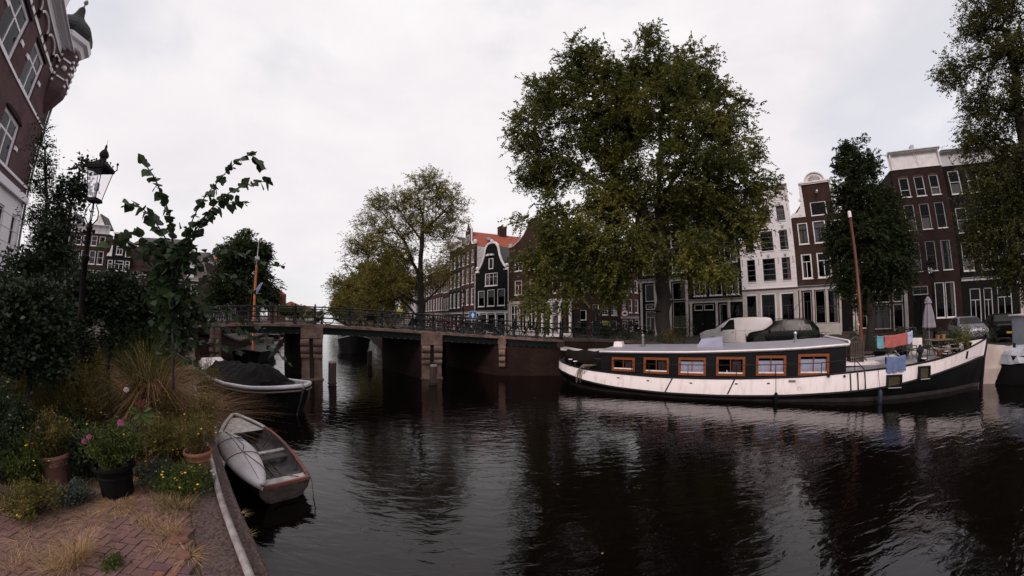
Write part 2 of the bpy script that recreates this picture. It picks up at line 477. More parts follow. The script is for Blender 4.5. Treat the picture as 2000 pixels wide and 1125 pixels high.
# right bank
rb = [(AB + az(-29.6) * k, tuple(az(60.4))) for k in (1100, 400, 160, 80, 40, 20, 10, 4)]
rb += [(AB, tuple(az(45))), (AB.lerp(PA_, .5), tuple(az(42))), (PA_, tuple(az(40))), (PE, tuple(az(40))), (PF, tuple(az(40)))]
rb += [(Q(s, QN(s)), tuple(az(39.7))) for s in (-6, -3, 0, 4, 8, 14, 20, 30, 60, 200, 600)]
ground('far_bank_ground', rb, zr, ST, asphalt)
def quaywall(name, label, pts, zf, m, cm, th=.5, cop=.18, out=.06, ab=0.0, slab=1.3, maxslab=400):
    """brick wall from under the water up to a coping of separate stone slabs"""
    root = thing(name, label, 'quay wall', pts[0])
    mb = MB(); sl = 0; o = Vector(pts[0])
    L = [Vector(p) - o for p in pts]
    for i in range(len(L) - 1):
        a, b = L[i], L[i + 1]; d = (b - a).normalized(); nn = Vector((-d.y, d.x, 0))
        n = max(1, int((b - a).length / 2.5))
        for k in range(n):
            p, q = a.lerp(b, k / n), a.lerp(b, (k + 1) / n)
            zp, zq = zf(p.x + o.x, p.y + o.y) + ab, zf(q.x + o.x, q.y + o.y) + ab
            mb.add([p + Vector((0, 0, -1)), q + Vector((0, 0, -1)), q + Vector((0, 0, zq - cop)), p + Vector((0, 0, zp - cop)),
                    p + nn * th + Vector((0, 0, -1)), q + nn * th + Vector((0, 0, -1)), q + nn * th + Vector((0, 0, zq - cop)), p + nn * th + Vector((0, 0, zp - cop))],
                   [(0, 1, 2, 3), (3, 2, 6, 7), (5, 4, 7, 6)])
        n = max(1, int((b - a).length / slab))
        for k in range(n):
            if sl > maxslab: break
            p, q = a.lerp(b, k / n) + d * .008, a.lerp(b, (k + 1) / n) - d * .008
            j = random.uniform(-.008, .008)
            zp, zq = zf(p.x + o.x, p.y + o.y) + ab + j, zf(q.x + o.x, q.y + o.y) + ab + j
            w = .55; c = MB()
            vs = []
            for pt, z in ((p, zp), (q, zq)):
                for off, dz in ((-out, -cop + .003), (w, -cop + .003), (w, 0), (-out + .02, 0), (-out, -.02)):
                    vs.append(pt + nn * off + Vector((0, 0, z + dz)))
            c.add(vs, [(0, 1, 2, 3, 4), (9, 8, 7, 6, 5), (0, 5, 6, 1), (1, 6, 7, 2), (2, 7, 8, 3), (3, 8, 9, 4), (4, 9, 5, 0)])
            c.build('coping_stone', cm, root); sl += 1
    mb.build('wall_face', m, root)
    return root
quaywall('quay_wall', 'dark brick quay wall behind the black and white houseboat', [PE, PF] + [Q(s, QN(s)) for s in (-6, 0, 6, 12, 18, 24, 30)], zr, grime, stone_dark, ab=.06)
quaywall('quay_wall', 'distant brick quay wall on the right bank beyond the bridge', [AB + az(-29.6) * k for k in (60, 40, 20, 10, 0)], zr, grime, stone_dark, ab=.06, slab=2.5)
quaywall('quay_wall', 'distant brick quay wall on the left bank beyond the bridge', [b0 + az(-29.3) * k for k in (0, 10, 20, 40, 70)], zl, grime, stone_dark, ab=.06, slab=2.5)
def abutrows():
    # concrete kerb of the near quay, wide and flat, with wall below
    root = thing('quay_wall', 'near quay wall with a worn concrete edge beside the weeds', 'quay wall', (0, 0, 0))
    mb = MB(); c = MB()
    ss = [-12, -8, -5] + [v * .5 for v in range(-9, 13)] + [7, 8, 9, 10, 11, 12, 14, 16, 18, 20, 22.2]
    secs = []
    for s in ss:
        p = N_(s, 0); z = zl(p.x, p.y) + .02
        j = random.uniform(-.006, .006)
        row = [(.46 + j, -1.2), (.46 + j, z - .22), (.475 + j, z - .20), (.475 + j, z - .03), (.45 + j, z), (.15, z + .004), (-.06, z + .002), (-.09, z - .02), (-.09, z - .3)]
        secs.append([N_(s, n, zz) for n, zz in row])
    # face is brick, top is concrete
    mb.loft([sc[:3] for sc in secs], closed=False, caps=False).build('wall_face', grime, root)
    c.loft([sc[2:] for sc in secs], closed=False, caps=False).build('kerb', concrete, root)
abutrows()

# ------------------------------------------------------------------ bridge
def bridge():
    root = thing('bridge', 'low arched steel girder bridge with stone piers and iron railing across the canal', 'bridge', (0, 0, 0))
    pl = [KL, Vector((-10.8, 17.55, 0)), Vector((-4.8, 19.75, 0)), PA_, PE]
    zt = {0: 2.74, 6.95: 3.02, 13.34: 2.80, 17.3: 2.46, 21.6: 2.22}
    ds = [0]
    for a, b in zip(pl, pl[1:]): ds.append(ds[-1] + (b - a).length)
    zk = [2.76, 3.03, 2.74, 2.44, 2.20]
    def at(d):
        for i in range(len(pl) - 1):
            if d <= ds[i + 1] + 1e-6 or i == len(pl) - 2:
                f = (d - ds[i]) / (ds[i + 1] - ds[i]); return pl[i].lerp(pl[i + 1], f)
    def zz(d):
        return float(np.interp(d, np.linspace(0, ds[-1], 60), zsm))
    # smooth crown
    xs = np.linspace(0, ds[-1], 60); zs = np.polyval(np.polyfit(ds, zk, 3), xs); zsm = zs
    T = ds[-1]; w = Vector((-.731, .682, 0)) * 5.3
    # deck
    n = 30; secs = []
    for i in range(n + 1):
        d = T * i / n; p = at(d); z = zz(d)
        a = p + w * .02; b = p + w
        secs.append([a + Vector((0, 0, z - .12)), a + Vector((0, 0, z - .38)), b + Vector((0, 0, z - .38)), b + Vector((0, 0, z - .12))])
    MB().loft(secs).build('deck', asphalt, root)
    # coping stones along both edges
    k = 17
    for side in (0, 1):
        for i in range(k):
            d0, d1 = T * i / k + .012, T * (i + 1) / k - .012
            p, q = at(d0) + w * side, at(d1) + w * side; a = zz(d0) + random.uniform(-.006, .006); b = zz(d1) + random.uniform(-.006, .006)
            nn = Vector((.40, -.915, 0)) * (1 if side == 0 else -1)
            vs = []
            for pt, z in ((p, a), (q, b)):
                for off, dz in ((.10, -.14), (-.42, -.14), (-.42, 0), (.08, 0), (.10, -.02)):
                    vs.append(pt + nn * off + Vector((0, 0, z + dz)))
            MB().add(vs, [(4, 3, 2, 1, 0), (5, 6, 7, 8, 9), (0, 1, 6, 5), (1, 2, 7, 6), (2, 3, 8, 7), (3, 4, 9, 8), (4, 0, 5, 9)]).build('coping_stone', stone, root)
    # girders (I-section with rivets), between the pier heads
    def girder(d0, d1, side=0):
        g = root_g = MB(); secs = []; nn = Vector((.40, -.915, 0)) * (1 if side == 0 else -1)
        m = 8
        prof = [(.02, -.15), (.06, -.15), (.06, -.22), (.0, -.24), (.0, -.46), (.07, -.48), (.07, -.53), (-.02, -.53)]
        for i in range(m + 1):
            d = d0 + (d1 - d0) * i / m; p = at(d) + w * side
            secs.append([p + nn * o_ + Vector((0, 0, zz(d) + dz)) for o_, dz in prof])
        g.loft(secs)
        go = g.build('girder', darkgreen, root)
        rv = MB(); c = int((d1 - d0) / .36)
        for i in range(c):
            d = d0 + (d1 - d0) * (i + .5) / c; p = at(d) + w * side + nn * .075 + Vector((0, 0, zz(d) - .505))
            rv.obox(p, (.035, .035, .03), (0, 0, .4))
        r_ = rv.build('rivets', steel, go); tag(r_, kind='stuff')
    P1, P2 = (6.2, 7.45), (12.9, 14.15)
    for sd_ in (0, 1):
        for a, b in ((.35, .95), (1.7, P1[0]), (P1[1], P2[0]), (P2[1], ds[3] + .3), (ds[3] + .85, T - .35)): girder(a, b, sd_)
    # soffit beams
    for i in range(1, 5):
        b = MB(); f = i / 5
        secs = [[at(d) + w * f + Vector((x * .4, x * -.9, zz(d) + dz)) for x, dz in ((-.1, -.38), (.1, -.38), (.1, -.52), (-.1, -.52))] for d in np.linspace(.3, T - .3, 16)]
        b.loft(secs).build('soffit_beam', blackp, root)
    # piers
    rp = []
    def pier(d0, d1, name, low=False):
        c = (d0 + d1) / 2; p = at(c); dr = (at(d1) - at(d0)).normalized(); nn = Vector((dr.y, -dr.x, 0)); z = zz(c)
        def L(x, y, h): return p + dr * x + nn * y + Vector((0, 0, h))
        hw = (d1 - d0) / 2
        pr = thing('x', None, None) if False else None
        m = MB()
        wl = w / w.length
        # shaft (brick) running under the deck along the skewed canal direction
        base = [(-hw + .05, -.02), (hw - .05, -.02)]
        a0, a1 = L(base[0][0], -.05, 0), L(base[1][0], -.05, 0)
        e0, e1 = a0 + w * .96, a1 + w * .96
        vs = [a0 + Vector((0, 0, -1)), a1 + Vector((0, 0, -1)), e1 + Vector((0, 0, -1)), e0 + Vector((0, 0, -1))]
        vs += [v + Vector((0, 0, z + .48)) for v in vs]
        m.add(vs, [(0, 3, 2, 1), (4, 5, 6, 7), (0, 1, 5, 4), (1, 2, 6, 5), (2, 3, 7, 6), (3, 0, 4, 7)])
        if low: m = MB().obox(L(0, -.2, z - .8), (.3, .2, .5))
        po = m.build('corner_corbel' if low else 'pier', brick_dark, root)
        # plinth at the waterline
        def blk(x0, x1, y0, y1, z0, z1, nm, mt=stone):
            q = MB(); q.add([L(x0, y0, z0), L(x1, y0, z0), L(x1, y1, z0), L(x0, y1, z0), L(x0, y0, z1), L(x1, y0, z1), L(x1, y1, z1), L(x0, y1, z1)],
                            [(0, 1, 2, 3), (7, 6, 5, 4), (4, 5, 1, 0), (5, 6, 2, 1), (6, 7, 3, 2), (7, 4, 0, 3)]).build(nm, mt, po)
        if not low: blk(-hw, hw, -.1, .16, -.5, .07, 'plinth')
        # two pilaster stacks of corbels with a block between, coloured dark to paint in the slot's shade
        for sx in ((-1, 1) if not low else (0,)):
            xc = sx * hw * .56; hh = hw * (.36 if not low else .8)
            if not low: blk(xc - hh, xc + hh, -.05, .07, .07, .62, 'corbel_stone')
            if not low: blk(xc - hh * .96, xc + hh * .96, -.05, .045, .625, z - .95, 'corbel_stone')
            zc = z - .98
            for q_, (rr, out) in enumerate(((.19, .30), (.17, .22), (.14, .14))):
                c_ = MB(); sec = []
                for e in (-hh * 1.04, hh * 1.04):
                    ring = [(-.05, zc + rr), (out * .5, zc + rr)] + [(out * .6 + rr * .8 * math.cos(a), zc + rr * math.sin(a)) for a in np.linspace(PI / 2.4, -PI / 2, 7)] + [(-.05, zc - rr)]
                    sec.append([L(xc + e, y, h) for y, h in ring])
                c_.loft(sec).build('corbel_stone', stone, po, smooth=False)
                zc -= rr * 2 + .02
        if not low: blk(-hw * .16, hw * .16, -.05, .0, .07, z - .9, 'slot', mat('slot_shade_paint', (.03, .025, .022), rough=.9))
        blk(-hw * .98, hw * .98, -.05, .14, z - .76, z - .50, 'capstone')
        blk(-hw * .98, hw * .98, -.05, .10, z - .50, z - .15, 'capstone')
        for sx in (-1, 1):
            sc = MB(); ctr = L(sx * hw * .62, .10, z - .36)
            ring = lambda y: [ctr + dr * (.13 * math.cos(a)) + nn * y + Vector((0, 0, .17 * math.sin(a))) for a in np.linspace(0, 2 * PI, 12, endpoint=False)]
            sc.loft([ring(0), ring(.07)]).build('scroll', stone, po)
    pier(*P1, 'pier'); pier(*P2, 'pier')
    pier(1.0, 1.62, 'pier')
    pier(ds[3] + .3, ds[3] + .75, 'corbel', True)
    # abutment under the last span, with a stone pad
    m = MB(); nn = Vector((0, -1, 0))
    a, b = PA_ + Vector((.1, .0, 0)), PE
    vs = [a + Vector((0, 0, -1)), b + Vector((0, 0, -1)), b + w * .7 + Vector((0, 2, -1)), AB + Vector((0.3, 0, -1))]
    vs += [v + Vector((0, 0, 1 + h)) for v, h in zip(vs, (1.9, 1.68, 1.7, 1.9))]
    m.add(vs, [(4, 5, 6, 7), (0, 1, 5, 4), (3, 0, 4, 7)])
    m.build('abutment', grime, root)
    MB().obox(PE + Vector((-.15, .12, 1.93)), (.5, .3, .5), (0, 0, 0)).build('end_block', stone_dark, root)
    m = MB(); a = KL; b = at(1.0)
    vs = [a + Vector((0, 0, -1)), b + Vector((0, 0, -1)), b + w + Vector((0, 0, -1)), a + w + Vector((0, 0, -1))]; vs += [v + Vector((0, 0, 3.15)) for v in vs]
    m.add(vs, [(4, 5, 6, 7), (0, 1, 5, 4), (1, 2, 6, 5)]).build('abutment', grime, root)
    # railings
    def post_mb(h=1.0, big=True):
        q = MB(); k = 1 if big else .8
        q.lathe([(.11 * k, 0), (.11 * k, .05), (.08 * k, .09), (.07 * k, .3), (.055 * k, .36), (.07 * k, .40), (.055 * k, .44), (.048 * k, h * .78), (.07 * k, h * .8), (.07 * k, h * .84), (.05 * k, h * .88), (.08 * k, h * .93), (.08 * k, h * .97), (.035 * k, h * 1.02), (.055 * k, h * 1.07), (.001, h * 1.14)], 8)
        return q
    pm = post_mb().build('post', blackiron, root, smooth=True); pm_me = pm.data; COL.objects.unlink(pm); bpy.data.objects.remove(pm)
    for side in (0, 1):
        dd = [.4, 1.9, 3.25, 4.55, 5.85, 6.95, 8.9, 10.7, 12.45, 13.65, 15.4, 17.4, 18.6, 20.0, T - .1]
        off = Vector((-.36 * .4, .36 * .915, 0)) * (.35 if side == 0 else -.35)
        for i, d in enumerate(dd):
            p = at(d) + w * side + off + Vector((0, 0, zz(d)))
            o = obj('post', pm_me, root, p)
            if side == 1: o.scale = (.9, .9, .95)
        for hgt, r_ in ((.96, .036), (.66, .027), (.38, .023), (.12, .018)):
            pts = [at(d) + w * side + off + Vector((0, 0, zz(d) + hgt)) for d in np.linspace(.1, T, 26)]
            MB().tube(pts, r_, 6).build('rail', blackiron, root, smooth=True)
    return at, zz, w, T
B_AT, B_Z, B_W, B_T = bridge()
# ================================================================== BUILDINGS
WCACHE = {}
def window(root, x0, x1, z0, z1, style='sash', fm=None, sm=None, cur=None, sill=True, cw=.08, y=.05, sillmat=None, pane=None):
    fm = fm or white; sm = sm or fm; w, h = x1 - x0, z1 - z0
    key = (round(w, 2), round(h, 2), style, fm.name, sm.name, cw)
    if key not in WCACHE:
        m = MB(); d0, d1 = 0, .09
        m.box(0, cw, d0, d1, 0, h, 0); m.box(w - cw, w, d0, d1, 0, h, 0)
        m.box(cw, w - cw, d0, d1, 0, cw * .9, 0); m.box(cw, w - cw, d0, d1, h - cw, h, 0)
        a, b, c, d = cw, w - cw, cw * .9, h - cw; s0, s1 = .025, .075; t = .035
        def hb(z, tt=t): m.box(a, b, s0, s1, z - tt / 2, z + tt / 2, 1)
        def vb(x, za=c, zb=d, tt=t): m.box(x - tt / 2, x + tt / 2, s0 + .004, s1 + .004, za, zb, 1)
        # sash surround
        m.box(a, a + .03, s0, s1, c, d, 1); m.box(b - .03, b, s0, s1, c, d, 1); m.box(a + .03, b - .03, s0, s1, c, c + .04, 1); m.box(a + .03, b - .03, s0, s1, d - .03, d, 1)
        if style == 'sash': hb(c + (d - c) * .52, .05)
        elif style == 'sashlow': hb(c + (d - c) * .36, .05)
        elif style == 'cross': hb(c + (d - c) * .66, .09); vb((a + b) / 2, c, d, .09)
        elif style == 'cas': hb(c + (d - c) * .7, .06); vb((a + b) / 2, c, c + (d - c) * .7, .06)
        elif style == 'six': hb(c + (d - c) * .5, .05); hb(c + (d - c) * .25, .025); hb(c + (d - c) * .75, .025); vb((a + b) / 2, c, d, .025)
        elif style == 'three':
            for q in (1 / 3, 2 / 3): vb(a + (b - a) * q, tt=.07)
            hb(c + (d - c) * .72)
        elif style == 'xx':
            m.bar((a, .05, c), (b, .05, d), .03, mi=1); m.bar((a, .052, d), (b, .052, c), .03, mi=1)
        elif style == 'shut':
            for q in range(1, 7): hb(c + (d - c) * q / 7, .03)
        me = bpy.data.meshes.new('window'); me.from_pydata(m.v, [], m.f); me.materials.append(fm); me.materials.append(sm)
        me.polygons.foreach_set('material_index', m.m); me.update()
        g = MB(); g.box(a, b, .045, .055, c, d); gm = bpy.data.meshes.new('pane'); gm.from_pydata(g.v, [], g.f); gm.materials.append(pane or glass); gm.update()
        WCACHE[key] = (me, gm)
    me, gm = WCACHE[key]
    o = obj('window', me, root, (x0, y, z0)); obj('pane', gm, o)
    if sill:
        ob = MB().box(-.05, w + .05, -y - .07, .0, -.07, .005); ob.build('sill', sillmat or white, o)
    if cur:
        mt = {'w': curtain, 'b': blind, 'r': redcurt}[cur[0].lower()]
        m = MB()
        if cur == 'w': spans = [(.03, .30), (.72, .97)]
        elif cur == 'wl': spans = [(.03, .34)]
        elif cur == 'wr': spans = [(.62, .97)]
        else: spans = [(.02, .98)]
        zb = {'bt': .55, 'wb': 0}.get(cur, 0)
        zt = .45 if cur == 'wb' else 1
        for p, q in spans:
            n = max(4, int((q - p) * w / .05)); pts = []; m = MB()
            for i in range(n + 1):
                x = w * (p + (q - p) * i / n); yy = .16 + (0.025 * math.sin(i * 1.9) if cur[0] != 'b' else 0)
                pts.append((x, yy))
            m.loft([[(x, yy, cw + (h - 2 * cw) * zb) for x, yy in pts], [(x, yy + .004, cw + (h - 2 * cw) * zt) for x, yy in pts]], closed=False, caps=False)
            m.build('blind' if cur[0] == 'b' else 'curtain', mt, o, smooth=cur[0] != 'b')
    return o
def shell(root, x0, x1, z0, zt, holes, wm, depth=9, top=None, sidemat=None, name='wall'):
    """front wall with openings, sides, back and inner floors; 'top' = gable outline points (x,z) above zt"""
    m = MB(); m.wall(x0, x1, z0, zt, holes)
    m.box(x0, x1, depth - .2, depth, z0, zt)
    for x in (x0, x1 - .15): m.box(x, x + .15, .225, depth - .2, z0, zt)
    if top:
        m.prism(top, 0, .3)
    w = m.build(name, wm, root)
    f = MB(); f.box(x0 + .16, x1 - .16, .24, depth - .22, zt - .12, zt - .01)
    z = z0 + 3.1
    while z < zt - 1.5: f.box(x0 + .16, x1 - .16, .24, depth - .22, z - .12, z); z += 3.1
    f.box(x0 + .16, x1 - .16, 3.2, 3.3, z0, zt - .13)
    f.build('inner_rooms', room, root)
    return w
def cornice(root, x0, x1, z0, z1, m=None, proj=.42, brackets=0, name='cornice', y=0.0):
    m = m or white; q = MB(); h = z1 - z0
    pr = [(y + .02, z0), (y - .05, z0), (y - .05, z0 + .06), (y - .03, z0 + .07), (y - .03, z1 - .36 * min(1, h)), (y - .10, z1 - .33 * min(1, h)), (y - .12, z1 - .24 * min(1, h)), (y - proj * .7, z1 - .2 * min(1, h)), (y - proj * .75, z1 - .12 * min(1, h)), (y - proj, z1 - .07 * min(1, h)), (y - proj, z1), (y + .02, z1)]
    q.loft([[(x0 - .04, a, b) for a, b in pr], [(x1 + .04, a, b) for a, b in pr]])
    c = q.build(name, m, root)
    for i in range(brackets):
        x = x0 + (x1 - x0) * (i + .5) / brackets if brackets > 2 else (x0 + .15, x1 - .15)[i]
        MB().prism([(y - .03, z1 - .25 * min(1, h)), (y - proj * .65, z1 - .25 * min(1, h)), (y - proj * .5, z1 - .45 * h), (y - .09, z0 + .12), (y - .03, z0 + .12)], x - .06, x + .06, plane='yz').build('bracket', m, c)
    return c
def housething(name, label, P0, theta, cat='house', group=None):
    return thing(name, label, cat, (P0.x, P0.y, 0), rz(theta), group)
def pilasters(root, xs, z0, z1, m, w=.28, y0=-.1, d=.16):
    for x in xs:
        q = MB(); q.box(x - w / 2, x + w / 2, y0, y0 + d, z0 + .3, z1 - .16); q.box(x - w / 2 - .03, x + w / 2 + .03, y0 - .03, y0 + d, z0, z0 + .3); q.box(x - w / 2 - .03, x + w / 2 + .03, y0 - .03, y0 + d, z1 - .16, z1 - .01)
        q.build('pilaster', m, root)
def door(root, x0, x1, z0, z1, m=None, pan=True, steps=True, label=None):
    m = m or blackp; q = MB(); w, h = x1 - x0, z1 - z0
    q.box(0, w, 0, .07, 0, h)
    o = q.build('door', m, root, (x0, .12, z0))
    if pan:
        p = MB()
        for za, zb in ((.12, .42), (.48, .95)): p.box(w * .16, w * .84, -.02, .0, h * za, h * zb)
        p.build('door_panel', m, o)
    MB().sphere((w * .88, -.05, h * .45), .035).build('handle', chrome, o)
    if steps: MB().box(x0 - .1, x1 + .1, -.45, 0, z0 - .12, z0).box(x0 - .2, x1 + .2, -.8, -.45, z0 - .5, z0 - .14).build('door_step', stone_dark, root)
    return o
def gableroof(root, x0, x1, y0, y1, ze, zr_, m, name='roof', over=.1, courses=0):
    """ridge runs back along y"""
    xm = (x0 + x1) / 2; q = MB()
    q.add([(x0 - over, y0, ze), (xm, y0, zr_), (x1 + over, y0, ze), (x0 - over, y1, ze), (xm, y1, zr_), (x1 + over, y1, ze)], [(0, 1, 4, 3), (1, 2, 5, 4), (0, 2, 1), (3, 4, 5), (0, 3, 5, 2)])
    r = q.build(name, m, root)
    if courses:
        for s_ in (-1, 1):
            xe = (x0 - over) if s_ < 0 else (x1 + over); c = MB()
            for k in range(courses):
                f = (k + .5) / courses; x = xe + (xm - xe) * f; z = ze + (zr_ - ze) * f
                n_ = int((y1 - y0) / .30)
                for j in range(n_):
                    y = y0 + (j + .5) * (y1 - y0) / n_
                    a = math.atan2(zr_ - ze, abs(xm - xe))
                    c.obox((x, y, z + .03), ((abs(xm - xe) / courses) / math.cos(a) * 1.05, .22, .05), (0, s_ * a + (.06 * -s_), 0))
            tag(c.build('roof_tiles', m, r), kind='stuff')
    return r
def hook(root, x, z):
    MB().box(x - .08, x + .08, -.75, .1, z, z + .16).tube([(x, -.62, z), (x, -.62, z - .12)], .03, 6).build('hoist_beam', white, root)

PRA = CA * 0 + az(36.65) * (40 / math.cos(R(3.05)))      # left foot of the white house
# --- H0 black narrow-front house
def rowA():
    g = 'canal houses behind the quay on the right'
    r = housething('canal_house', 'black brick canal house with tall white shopfront, behind the big elm trunk', PRA, 129.7, group=g)
    H = [(-10.86, -9.74, 5.3, 7.3), (-10.86, -9.74, 4.35, 5.05), (-10.86, -9.74, 1.9, 4.2), (-9.45, -8.15, 5.35, 7.3), (-9.45, -8.15, 2.2, 5.2), (-7.62, -6.12, 5.38, 7.33), (-7.62, -6.12, 2.26, 5.2)]
    U = [(x, x + 1.35, z, z + 1.95) for z in (8.4, 11.3, 14.0) for x in (-11.1, -9.3, -7.55)]
    shell(r, -11.68, -5.95, .9, 16.6, H + U, brick_black)
    for i, h in enumerate(H): window(r, *h, style=['plain', 'xx', 'cas', 'sash', 'sash', 'cas', 'cross'][i], fm=cream, sm=cream if i < 3 else blackp, cur=[None, None, 'W', None, 'wb', 'wr', 'wb'][i], sill=False, cw=.07)
    for h in U: window(r, *h, cur=random.choice(['w', None, 'wl']))
    pilasters(r, [-11.33, -9.6, -7.88, -5.98 + .02], 1.3, 7.5, cream, .26)
    cornice(r, -11.68, -5.97, 7.48, 7.92, cream, .28)
    cornice(r, -11.68, -5.95, 15.9, 16.9, greyw, .5, 2)
    # --- H1
    r = housething('canal_house', 'dark house with blue-white sills and double door, between the elm and the white house', PRA, 129.7, group=g)
    H = [(-5.2, -4.22, 1.5, 4.0), (-4.12, -3.05, 1.5, 4.0), (-5.2, -4.22, 4.1, 4.78), (-4.12, -3.05, 4.1, 4.78), (-2.45, -1.55, 1.5, 4.75), (-1.3, -.2, 1.9, 4.75)]
    U = [(x, x + 1.36, z, z + hh) for z, hh in ((5.68, 2.05), (9.12, 2.6), (12.6, 2.2)) for x in (-5.2, -3.45, -1.66)]
    shell(r, -5.9, -.02, .9, 17.0, H[2:] + U + H[:2], brick_black)
    for h in H[2:4]: window(r, *h, style='plain', fm=cream, sill=False, cw=.06)
    for h in H[:2]: door(r, *h, steps=False)
    window(r, *H[4], style='cas', fm=cream, sm=blackp, cur='wl', sill=False); window(r, *H[5], style='cas', fm=blackp, sill=False)
    for i, h in enumerate(U): window(r, *h, style='cas', fm=greyw, sm=greyw, cur=['wl', None, 'wr'][i % 3])
    pilasters(r, [-5.55, -2.74, -1.42], 1.25, 4.95, cream, .24)
    cornice(r, -5.88, -.05, 4.92, 5.32, cream, .26)
    cornice(r, -5.9, -.02, 16.2, 17.3, greyw, .5, 2)
    MB().box(-5.4, -2.9, -.7, 0, 1.1, 1.42).build('door_step', stone_dark, r)
    # --- H2 white house
    r = housething('canal_house', 'white-painted canal house with straight cornice and dark windows', PRA, 129.7, group=g)
    H = []
    for z0, z1 in ((6.85, 9.15), (9.95, 12.0), (12.95, 14.55)):
        H += [(.68, 1.52, z0, z1), (2.3, 3.56, z0, z1), (4.24, 5.08, z0, z1)]
    G = [(.45, 1.42, 1.7, 5.45), (1.98, 3.3, 1.7, 5.5), (3.98, 5.2, 1.7, 5.5)]
    wp = mat('white_stucco', (.72, .67, .69), (.64, .59, .60), .8, .7, .25, 12)
    shell(r, .02, 5.64, .9, 15.2, H + G, wp)
    dk = mat('dark_sash', (.02, .017, .017), rough=.4)
    for i, h in enumerate(H): window(r, *h, style='sash', fm=dk, cw=.05, sillmat=wp, cur=[None, None, 'wr', None, None, 'wr', None, None, 'W'][i])
    for i, h in enumerate(G): window(r, *h, style='cas' if i else 'sash', fm=dk, cw=.06, sill=False)
    pilasters(r, [.26, 1.7, 3.64, 5.42], 1.25, 5.68, cream, .3)
    cornice(r, .02, 5.64, 5.66, 6.12, cream, .3)
    cornice(r, .02, 5.64, 15.15, 16.72, wp, .55, 2)
    for z in (9.42, 12.32, 14.78):
        for x in (1.1, 2.93, 4.66): MB().sphere((x, -.03, z), .13, 8, sz=1.2).box(x - .16, x + .16, -.05, .0, z + .1, z + .17).build('stone_mask', cream, r)
    for z in (8.9, 11.8, 14.3):
        for x in (.2, 1.9, 3.9, 5.4): MB().box(x - .02, x + .02, -.03, 0, z - .35, z + .35).build('wall_anchor', blackiron, r)
    jl = MB()
    for z in np.arange(6.4, 15, .55): jl.box(.03, 5.63, -.004, .0, z, z + .018)
    jl.build('stucco_joint', mat('joint_grey', (.45, .41, .42)), r)
    # --- H3 brown bell gable
    r = housething('canal_house', 'brown brick canal house with a white scrolled neck gable', PRA, 129.7, group=g)
    H = [(6.17, 7.2, 10.3, 12.5), (7.72, 9.0, 10.3, 12.55), (9.55, 10.6, 10.3, 12.5), (6.2, 7.25, 6.85, 9.33), (7.75, 9.15, 6.85, 9.35), (9.75, 10.65, 6.9, 9.2)]
    G = [(6.14, 6.94, 2.45, 5.6), (7.32, 8.3, 2.45, 5.65), (8.55, 9.52, 2.45, 5.65), (9.9, 10.85, 1.6, 4.6), (9.9, 10.85, 4.72, 5.7)]
    A = (7.75, 9.35, 13.1, 14.5)
    shell(r, 5.66, 11.12, .9, 13.05, H + G, brick_brown)
    m = MB(); m.wall(7.14, 10.0, 13.05, 16.5, [A]); m.box(7.14, 10.0, .3, .5, 13.05, 16.5)
    m.box(7.14, 7.16, 0.001, .4, 13.05, 16.5).box(9.98, 10.0, .001, .4, 13.05, 16.5)
    m.build('gable_wall', brick_brown, r)
    window(r, *A, style='shut', fm=white, sm=blackp)
    for i, h in enumerate(H): window(r, *h, style='cas', fm=white, sm=blackp if i < 3 else white, cw=.11, cur=['W', 'b', None, 'wl', None, None][i])
    for i, h in enumerate(G[:3]): window(r, *h, style='cas' if i == 0 else 'sash', fm=cream, sm=dk, cw=.06, sill=False, cur=[None, None, 'wr'][i])
    door(r, *G[3]); window(r, *G[4], style='plain', fm=dk, sill=False)
    pilasters(r, [5.86, 7.12, 8.43, 9.72, 11.0], 1.3, 5.9, cream, .2)
    MB().box(5.98, 9.6, -.12, 0, 1.35, 2.42).build('shopfront_panel', cream, r)
    cornice(r, 5.68, 11.12, 5.72, 6.16, greyw, .3)
    # scrolled wings, shoulders and segmental pediment
    for sx, xc in ((1, 7.14), (-1, 10.0)):
        pts = [(0, 0), (-1.42, 0), (-1.42, .28), (-1.1, .36), (-.75, .55), (-.42, 1.0), (-.26, 1.7), (-.24, 2.6), (-.2, 3.3), (0, 3.3)]
        q = MB().prism([(xc + sx * a, 13.08 + b) for a, b in pts], -.05, .22); q.tube([(xc + sx * -1.15, -.07, 13.32), (xc + sx * -1.15, .2, 13.32)], .24, 12); q.tube([(xc + sx * -.45, -.08, 13.45), (xc + sx * -.45, .2, 13.45)], .2, 12)
        q.tube([(xc + sx * -.3, -.07, 14.9), (xc + sx * -.3, .2, 14.9)], .16, 10)
        q.build('scroll_wing', white, r)
    q = MB().box(6.92, 10.22, -.22, .3, 16.5, 16.66).box(7.0, 10.14, -.14, .3, 16.38, 16.5)
    arc = [(8.57 + .95 * math.cos(a), 16.66 + .85 * math.sin(a)) for a in np.linspace(0, PI, 13)]
    q.prism(arc, -.03, .3)
    q.tube([(8.57 + 1.0 * math.cos(a), -.1, 16.68 + .9 * math.sin(a)) for a in np.linspace(0, PI, 13)], .09, 6)
    q.build('pediment', white, r)
    q = MB()
    for a in np.linspace(.25, PI - .25, 7): q.tube([(8.57, -.05, 16.72), (8.57 + .62 * math.cos(a), -.06, 16.74 + .55 * math.sin(a))], [.05, .1], 6)
    q.build('shell_ornament', cream, r)
    hook(r, 8.57, 15.35)
    for z in (9.75, 12.85):
        for x in (5.95, 7.5, 9.4, 10.9): MB().box(x - .025, x + .025, -.03, 0, z - .3, z + .2).build('wall_anchor', blackiron, r)
    gableroof(r, 5.7, 11.1, .3, 9, 13.0, 16.3, tile_dark)
    # --- H4 low house behind the second tree
    r = housething('canal_house', 'low house with white shopfront, directly behind the slim tree', PRA, 129.7, group=g)
